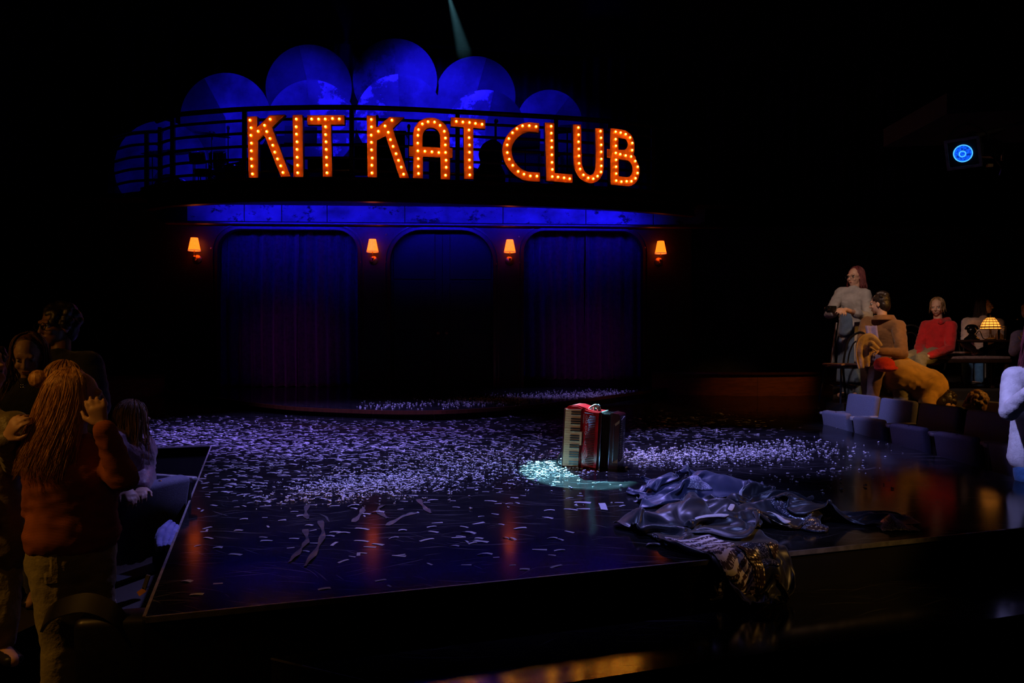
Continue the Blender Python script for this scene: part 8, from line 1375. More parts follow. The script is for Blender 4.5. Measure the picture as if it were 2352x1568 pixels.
'lower': (36, [0.7313, 3.929, 0.0051], [260,87,85,71,66,49,42,56,71,73,64,58,37,19,12,26,32,22,20,27,-16,10,-2,44,46,64,62,79,89,38,37,27,14,20,37,56,74,33,81,68,59,54,45,49,61,70,71,66,59,32,18,15,15,21,29,30,8,3,2,28,33,57,62,44,82,86,75,58,28,19,22,33,48,70,40,57,53,52,49,43,56,66,78,72,68,40,24,20,30,31,12,7,10,18,26,10,7,42,57,55,43,80,95,93,66,35,19,26,37,49,65,17,54,37,46,45,45,59,79,85,82,46,36,20,17,30,45,34,8,-16,7,29,39,0,26,49,44,52,90,102,97,52,38,39,38,44,48,53,19,39,38,31,35,50,71,80,102,73,45,40,18,8,33,29,57,32,-26,-6,15,27,38,11,44,46,51,96,101,93,39,41,63,56,27,32,56,24,34,31,25,26,49,78,90,100,77,32,29,31,17,18,23,51,64,-16,-20,-9,27,37,29,27,54,68,89,94,84,37,61,73,55,13,32,53,34,35,17,19,25,52,78,94,88,69,37,25,26,17,22,23,49,65,22,-24,-22,8,25,42,24,55,79,77,89,71,53,81,79,40,6,35,45,52,37,21,-9,16,49,77,89,88,74,26,23,18,25,13,32,43,47,61,-27,-13,5,4,31,42,49,81,82,75,66,90,87,57,23,29,20,29,40,-2,47,1,2,41,68,93,97,82,20,-4,25,22,21,19,44,37,46,41,-7,-3,-4,6,52,57,73,59,77,77,105,95,36,0,46,32,23,31,-25,38,20,2,26,71,101,97,80,35,-11,3,20,18,24,33,42,30,49,33,14,-17,0,45,60,66,60,70,88,105,91,12,-8,49,37,35,-16,-1,30,5,-2,31,73,87,96,79,34,20,6,13,24,14,27,23,39,42,32,27,27,6,30,64,61,49,79,106,93,58,5,5,60,54,26,-30,3,34,-6,5,28,60,89,99,79,57,15,22,22,2,29,22,25,25,55,44,38,-1,40,24,48,59,50,93,104,80,47,16,44,62,50,23,-42,28,19,-14,10,28,58,92,93,78,57,38,24,21,28,17,30,13,29,50,47,39,-1,50,34,52,38,69,81,89,76,51,47,64,38,17,13,-52,40,20,11,4,17,60,85,81,72,61,44,31,36,31,26,25,18,23,46,64,31,38,58,40,39,40,48,74,77,64,60,58,52,32,32,35,-28,50,28,-2,-13,28,58,78,66,68,61,45,41,50,31,35,29,28,13,50,75,62,56,57,30,32,19,48,53,64,74,68,57,42,30,41,50,1,38,16,-13,-1,29,51,68,57,65,62,50,60,59,35,24,39,27,30,63,75,84,51,22,26,33,22,39,48,69,69,67,50,31,42,45,53,-1,21,-4,-2,16,23,42,60,51,61,60,55,67,68,31,44,33,33,48,63,66,71,38,38,37,32,18,34,51,61,60,57,43,32,52,54,74,-45,37,11,-1,17,15,36,57,52,59,53,59,70,69,49,33,39,52,51,65,57,56,43,55,34,16,23,32,42,55,57,52,27,48,56,62,89,-25,33,15,17,0,22,33,63,45,56,48,65,63,73,57,36,49,46,56,62,53,33,81,48,25,27,11,31,42,49,51,41,37,51,57,72,94,13,7,15,0,20,15,41,60,43,51,51,62,58,72,52,47,50,63,47,71,22,56,78,45,30,23,24,23,31,43,47,43,44,46,64,84,98,10,5,5,8,15,14,36,48,47,48,54,57,64,63,59,54,58,63,63,30,22,79,76,57,33,22,18,24,30,31,35,41,40,46,73,95,105,4,-3,2,16,5,16,33,46,45,54,49,51,65,76,64,52,57,64,63,2,45,81,84,65,35,23,18,27,15,20,28,33,39,54,83,101,110,0,-24,4,17,4,21,42,41,42,57,45,45,65,79,74,61,57,69,37,1,62,94,94,58,30,27,19,18,17,11,25,27,40,62,88,106,110,-9,-9,22,25,2,-5,33,30,35,61,50,40,67,79,78,67,66,58,23,24,90,98,77,43,45,20,11,24,16,16,19,29,44,64,91,104,107,-12,7,23,35,13,-13,14,32,33,47,49,44,68,81,82,70,65,52,32,63,88,88,60,41,41,17,15,32,19,17,16,28,43,75,91,100,99,-17,26,21,41,25,-18,20,41,10,41,35,55,74,82,72,65,72,58,61,85,77,67,43,44,21,32,33,32,16,15,18,20,56,74,96,99,85,-22,36,30,38,39,-15,15,39,11,34,35,56,71,71,68,75,80,59,71,89,77,64,40,26,21,29,44,31,24,11,17,33,63,87,92,88,80,-26,44,40,42,39,10,-2,26,33,17,37,51,68,67,69,87,85,60,84,76,66,57,44,19,22,37,38,34,31,13,16,51,67,87,95,83,64,-26,51,48,43,37,22,7,25,11,30,35,51,65,68,70,91,78,72,93,53,76,64,22,14,14,38,41,35,35,16,35,51,75,83,95,81,57,-28,53,51,46,37,25,20,18,17,17,38,63,70,60,79,76,85,76,78,71,74,51,43,-8,10,8,47,45,34,32,49,56,77,96,82,73,54,-33,52,52,47,36,23,17,15,21,31,42,60,69,81,72,90,68,65,69,80,77,63,12,20,12,-2,24,43,46,48,62,65,80,87,86,66,48,-38,52,54,50,38,20,11,14,27,39,50,60,85,85,81,69,65,50,68,79,81,62,0,22,20,16,23,14,56,64,68,75,83,87,78,60,35,-43,57,58,53,42,17,25,28,20,38,53,72,86,83,76,42,58,49,64,83,82,62,14,47,-6,-11,41,25,43,61,85,92,79,83,73,57,27,-34,58,61,56,49,27,29,21,27,48,55,74,84,82,56,53,21,53,65,82,82,60,40,48,15,-22,4,41,48,63,89,93,69,80,72,53,34,-24,57,62,62,55,43,28,33,28,35,59,74,85,82,46,35,32,47,52,75,82,64,56,53,38,17,-30,18,57,38,85,78,75,80,70,51,34,-16,58,61,62,62,53,40,49,47,23,33,71,84,81,60,34,24,27,49,59,80,73,72,69,51,33,-22,-19,30,40,66,52,89,80,70,55,36,-11,60,65,67,67,63,60,53,52,31,21,36,83,81,63,41,18,16,40,68,84,65,83,80,54,19,-9,-36,5,58,36,35,88,81,76,57,39,190,-12,-3,-17,-24,-28,-31,-33,-30,-8,3,69,66,42,28,34,49,62,64,46,38,32,33,14,33,29,18,44,51,-50,-60,-49,-42,-41,-35,-23,-12,55,-16,-10,-17,-22,-29,-30,-36,-44,-15,33,60,53,22,23,41,52,59,62,53,36,30,22,19,8,26,54,48,44,-44,-53,-48,-25,-35,-36,-29,-19,31,-7,-22,-12,-15,-27,-27,-42,-35,-3,24,36,38,25,19,35,61,68,65,49,28,19,35,7,-4,31,61,55,6,-41,-43,-28,3,-30,-20,-27,-27,33,-19,-22,-4,-8,-23,-30,-33,-30,1,-4,23,36,34,22,26,53,73,76,57,24,-3,39,17,-8,35,59,24,-25,-48,-37,-4,9,14,-17,-2,-24,26,-24,-25,-12,-13,-4,-18,-36,-13,-13,-20,7,44,44,26,31,43,65,73,60,38,-7,8,29,-4,34,54,-10,-50,-33,-15,28,7,10,19,4,-19,16,-19,-24,-7,-5,-8,-15,-38,-24,-20,-19,8,48,51,45,30,36,43,62,53,40,10,5,14,15,28,29,-47,-53,-9,25,37,10,30,22,1,-13,44,-36,-9,-9,-6,1,-21,-45,-58,-19,-4,20,53,57,54,44,19,15,45,48,42,24,10,-2,24,19,-7,-59,-40,18,58,38,16,36,21,2,-9,47,-39,-11,8,-6,-11,-28,-62,-60,-32,11,37,56,66,62,44,19,-3,0,47,43,26,22,9,-8,-7,-17,-39,-36,63,53,18,33,53,9,12,-5,38,-45,7,7,-4,-24,-41,-53,-44,-26,10,38,57,63,59,43,17,-3,-12,15,34,28,20,31,2,-11,-38,-64,-4,79,46,-3,50,56,8,7,2,16,-42,13,10,-3,-30,-26,-42,-49,3,11,32,51,52,52,38,21,2,-9,-5,13,10,31,37,21,-34,-53,-48,12,97,27,-10,50,58,3,24,4,9,-41,23,14,-15,-41,-50,-37,19,27,4,30,43,41,42,39,2,19,3,-3,14,-14,9,34,19,-12,-51,-43,27,85,15,-11,37,60,14,10,-25,11,-38,2,-5,-47,-46,-23,39,33,22,8,19,50,43,36,21,17,20,14,1,-16,-5,-3,17,24,-25,-28,-24,47,59,0,-16,20,41,4,20,29,-35,3,-29,-24,-52,-22,34,33,16,11,35,37,44,51,38,22,9,25,22,13,-22,-8,4,-3,2,-10,-39,18,42,7,14,-22,5,35,48,38,23,-48,-1,-14,-39,-33,26,41,36,19,19,32,40,58,41,27,31,0,15,37,19,0,9,-13,-26,-15,1,-4,27,13,3,-15,1,22,39,40,34,28,-66,0,-10,9,-16,40,48,52,9,24,40,54,44,5,32,37,10,14,52,24,23,6,-7,-28,-13,-6,13,13,-14,-12,3,18,19,27,37,39,28,-33,-4,2,21,19,37,56,59,6,34,47,54,28,9,-9,43,34,30,51,28,8,21,8,-12,-14,-3,8,0,-6,2,-4,10,9,15,51,46,17,33,-14,-5,9,25,35,75,59,6,42,48,38,34,10,-20,18,48,52,51,36,11,32,12,-3,-8,2,6,9,2,-5,-16,-5,0,18,60,49,22,19,-13,2,17,16,20,91,43,20,39,48,43,22,12,-11,3,49,46,51,51,30,46,28,-10,-6,-3,16,1,-8,-6,-12,-9,-19,42,50,47,35,54,-25,-16,10,22,28,86,40,21,34,44,21,44,19,-6,-3,47,46,57,58,47,54,35,-15,-15,11,-3,5,-2,-12,-15,-24,-7,55,33,43,48,52,-23,-29,-2,14,52,65,42,23,32,40,29,31,16,-1,9,41,37,62,45,89,65,10,-22,-2,3,14,-7,-12,-12,-13,-12,19,21,32,40,53,53,-16,-22,-1,20,35,47,31,30,32,36,37,25,9,8,17,30,28,51,71,90,66,-5,-16,0,7,-1,-2,6,-2,-7,-4,2,10,29,44,49,50,-8,-10,0,18,21,33,40,32,28,35,35,16,15,13,14,25,31,58,62,76,57,-18,18,-14,25,-9,12,8,8,-11,-14,-1,14,30,39,47,42,0,-2,-5,6,21,53,45,20,28,33,22,13,16,18,14,19,43,64,47,55,30,2,-9,26,21,17,0,-1,8,-1,-6,3,16,27,36,48,37,0,-2,-7,11,48,58,34,31,20,23,6,9,13,12,17,25,45,37,30,38,19,24,51,21,18,5,-4,-1,-3,4,6,11,23,28,36,51,32,6,1,5,19,56,58,32,22,24,20,-1,-2,4,10,13,20,34,6,24,38,31,59,52,30,6,16,-8,2,-2,3,8,23,23,36,35,51,29,18,11,16,23,50,57,24,28,22,19,-3,-10,2,5,-6,26,-6,-11,32,47,60,68,44,32,21,-14,17,11,-6,1,21,20,37,33,33,46,31,30,17,17,23,48,45,31,33,22,11,-8,-8,-7,-6,1,10,-8,10,26,26,61,78,61,31,5,6,10,12,2,-5,23,28,29,41,33,28,46,35,19,15,19,39,42,39,28,21,3,-11,-12,-4,-6,-1,5,11,26,4,20,67,78,64,35,7,8,-1,13,-3,-10,25,25,35,35,29,30,61,29,19,9,13,26,33,42,38,16,-1,-12,-11,-10,6,-5,-1,32,25,-19,33,66,89,67,37,11,3,-11,5,-11,-1,19,24,33,39,30,20,59,16,11,7,7,17,37,48,36,11,2,-12,-21,6,22,-34,13,32,-4,1,37,83,84,62,34,18,5,-11,-12,-9,0,4,34,32,33,32,19,37,9,7,7,8,23,43,50,33,9,-11,-4,-1,26,-27,6,0,4,-23,34,47,85,65,69,47,21,-4,-10,-13,-11,-12,0,22,36,45,41,29,41,2,6,10,17,30,43,48,30,16,-2,-11,19,-7,-22,0,3,-30,-6,39,62,89,54,68,48,27,-4,-12,-7,-11,-24,-5,21,38,55,49,24,59,-6,4,14,21,32,34,34,37,28,2,-1,-1,-10,-11,-9,-26,-27,5,44,74,88,52,53,42,23,15,2,1,-23,-15,-12,14,47,54,45,16,58,-6,7,15,19,24,18,29,36,16,22,12,8,3,-11,-22,-53,-17,13,50,74,64,67,54,54,19,13,11,6,-27,-17,-6,13,41,44,31,19,45,-3,13,17,18,15,9,16,40,36,29,27,23,12,-13,-43,-46,-23,11,50,60,54,50,83,54,16,22,13,-5,-10,-28,-15,24,24,34,31,39,33,-1,16,26,19,9,10,11,24,56,54,38,33,15,-12,-40,-43,-27,1,40,41,51,55,91,41,13,1,23,12,-3,-48,-32,30,29,41,48,51,29,-4,12,20,20,29,21,14,11,39,65,68,36,16,-6,-26,-32,-24,-7,10,3,55,97,74,22,-25,23,15,23,25,-66,-29,35,43,51,54,48,59,16,-8,13,-1,-10,-10,-7,-6,2,31,24,35,4,12,17,10,2,8,14,-24,-8,16,-1,-37,-46,-63,-37,1,20,-21,-1,8,-2,0,-1,-1,-10,17,25,2,-16,-6,-3,-5,9,8,15,31,0,-10,5,28,32,28,18,-24,-14,-13,-6,1,-31,-49,-56,-22,8,1,6,5,-16,-4,1,7,-12,-25,46,7,-9,11,-7,4,15,-3,-11,18,32,10,-23,-16,20,35,38,34,-2,-9,-20,-20,-22,-32,-47,-52,2,17,12,0,11,-20,-16,-12,0,5,-5,41,13,-6,-1,11,27,-3,-26,-5,28,21,11,-2,-26,-10,34,40,22,25,8,-11,-21,-32,-43,-54,-29,11,-8,0,20,31,-15,-14,-9,-30,14,0,50,11,12,-6,19,-1,-35,-5,15,16,6,8,17,-3,-37,20,33,11,23,25,20,-8,-34,-45,-49,-24,-12,-13,-12,46,37,-3,-13,-43,-16,-15,-5,42,17,14,11,10,-29,23,-4,-8,22,-11,-9,9,22,-27,-5,15,8,29,22,28,29,-30,-54,-32,-25,-33,-29,-10,73,38,-1,-24,-47,-32,-6,6,19,32,17,5,3,-10,31,10,-13,-10,9,-15,-16,10,9,-30,-10,29,33,13,30,40,3,-43,-32,-37,-52,-25,6,63,26,14,-24,-55,-30,-9,9,-9,27,27,20,-12,16,2,19,16,-29,-17,17,-11,-21,8,9,-37,-6,34,21,32,37,37,-14,-52,-48,-37,-17,-3,42,17,7,10,-44,-37,-24,-1,17,2,20,24,-20,15,11,29,16,-15,-32,-7,15,-8,-16,5,-22,-36,28,22,30,34,27,28,-29,-36,-46,-22,-2,19,-8,8,27,-23,-28,-23,7,-8,3,32,32,-7,30,19,16,4,-19,-23,-28,-3,9,2,-14,-13,-43,21,4,30,23,24,42,15,-31,-45,-28,3,-10,-24,19,26,-19,-11,-6,3,10,-9,29,43,29,10,55,-5,-25,-42,-11,-23,-29,-16,5,-22,10,6,9,-31,26,1,39,41,27,-14,-52,-3,17,-47,-20,37,30,-15,0,0,-10,24,17,32,25,27,32,26,-15,-28,-30,-44,11,-27,-38,-18,10,-14,32,1,14,1,-41,39,55,18,-6,-46,14,6,-54,11,57,26,-18,11,-16,-1,46,10,30,27,22,35,0,-29,-35,-17,-31,-21,-10,-14,-18,25,0,5,18,33,-15,-59,13,42,30,-13,-13,6,-24,-11,47,58,12,-9,-28,-43,15,17,20,27,35,37,10,-12,-48,-40,-27,-30,-4,-3,18,-8,35,25,5,28,23,-38,-49,-17,-10,13,22,5,-12,6,23,45,50,0,-27,-35,-29,16,8,20,30,42,12,3,-24,-68,-44,-6,-21,11,34,3,2,38,37,0,37,13,-36,-57,-26,-44,-1,37,5,14,41,11,30,44,-11,-35,-31,-40,29,10,25,22,23,-14,-3,-35,-70,-32,-3,18,13,-2,44,7,22,37,22,-23,-7,28,-58,-62,-18,-3,29,29,44,17,14,23,32,-30,-28,-36,-59,11,11,27,25,-11,-24,1,-39,-62,-13,0,35,-16,9,46,31,24,8,-15,-12,29,14,-73,-44,-2,17,42,44,27,13,14,20,-5,-45,-38,-34,-43,-10,8,35,26,-9,-42,3,-45,-49,5,3,17,2,8,41,42,5,-16,-24,0,61,0,-70,13,16,28,37,38,24,3,-3,-7,-36,-42,-57,-34,-25,-5,-12,39,15,3,-42,3,-30,-46,15,10,21,1,4,39,48,-3,-48,5,-4,62,-17,-11,35,25,15,35,15,-7,-13,-11,-21,-47,-29,-65,-29,-10,18,-36,12,28,-20,-26,7,-16,-32,22,10,-12,30,25,41,34,-28,-13,-2,13,32,-8,20,27,14,5,-2,-24,-26,-15,-4,-13,-15,-50,-44,-21,7,-2,-34,-13,16,-1,-34,19,-19,2,2,-11,3,27,49,44,32,-12,-5,16,-20,11,5,13,-7,-3,-11,-25,-32,-18,-2,12,-4,-23,-38,-24,-4,7,-8,-36,-24,-7,13,-7,14,-1,3,0,-12,12,32,29,37,41,12,6,7,-58,5,3,-7,-11,-36,-15,-28,-15,-1,17,4,-15,-20,-18,-1,-1,2,-15,-34,-25,-11,22,22,10,13,14,-8,-23,23,30,22,23,34,35,14,-33,-61,-2,-12,-18,-23,-46,-20,10,-16,2,19,11,-6,-19,-10,5,-9,7,-4,-40,-17,-8,27,23,31,10,-2,10,-19,30,24,19,26,31,30,3,-63,-63,-3,-16,-19,-20,-11,-21,-20,14,-5,-8,2,19,11,-18,-9,-3,2,4,-44,-16,0,29,23,33,-23,-8,37,3,29,23,20,20,38,32,-28,-84,-43,-14,-26,-23,2,7,-25,-22,1,23,1,-22,8,5,-2,-6,-2,2,0,-40,-24,8,29,13,27,-11,-26,29,39,15,13,21,44,50,1,-46,-75,-43,-33,-27,-5,-3,5,0,0,-13,20,12,-18,1,4,-28,-8,2,23,-1,-35,-30,17,6,23,16,17,-31,2,33,18,30,47,54,30,-19,-77,-81,-39,-31,-11,0,10,14,22,1,-21,-11,21,6,-23,10,-4,-18,-13,-4,-13,-18,-31,15,-8,26,23,11,-21,-17,25,34,48,53,49,6,-36,-84,-54,-41,-27,2,0,-4,12,10,18,-21,-4,22,22,-24,-29,7,-3,2,-9,-24,-5,-14,6,-13,14,16,4,9,-15,5,38,56,51,51,-20,-49,-67,-30,-55,9,18,-12,-10,-10,1,19,-15,13,27,8,-24,-7,-22,12,-8,18,-17,-6,2,0,3,-12,3,8,16,15,-2,19,45,58,28,-37,-23,-46,-47,-25,14,17,16,-5,-10,-30,0,-8,25,27,-11,-36,14,-4,-23,20,-15,-7,7,-9,2,5,8,8,6,13,13,-3,19,36,22,-22,4,-15,-45,-40,-2,8,-2,67,9,-12,-30,-39,-14,16,24,2,-12,-28,5,14,-15,12,-4,18,-5,0,0,-1,15,11,15,3,4,7,6,-11,-12,32,-6,-46,-31,22,-9,4,71,15,6,-14,-42,-43,-8,11,24,2,-25,-2,8,-15,25,0,2,0,0,2,10,-12,7,20,5,-7,-8,-5,-2,11,50,-24,-39,4,-5,-7,15,62,-12,7,21,-7,-48,-36,27,25,-3,-46,1,6,-10,33,0,0,0,9,7,-3,16,-16,-8,-7,15,10,-14,-9,35,9,-25,-14,-5,0,2,44,16,-31,18,6,34,-16,-43,-28,18,34,-46,6,-1,0,23,0,4,-4,1,3,8,17,3,-18,-12,-3,10,-9,2,37,-19,-19,8,7,-10,20,39,-43,-15,11,24,21,29,-15,-63,-12,37,-19,-8,0,15,-18,-1,10,1,-8,-2,6,24,8,-17,0,-11,-11,3,11,10,-16,0,-2,4,24,25,1,-55,2,-4,24,30,30,1,-56,0,2,-21,-9,16,-12,-7,-1,9,13,11,1,0,-2,10,-2,-19,6,-24,-1,0,0,0,11,11,-22,2,11,-7,-2,11,-10,1,39,16,4,-13,12,-28,-28,-2,-6,0,0]),
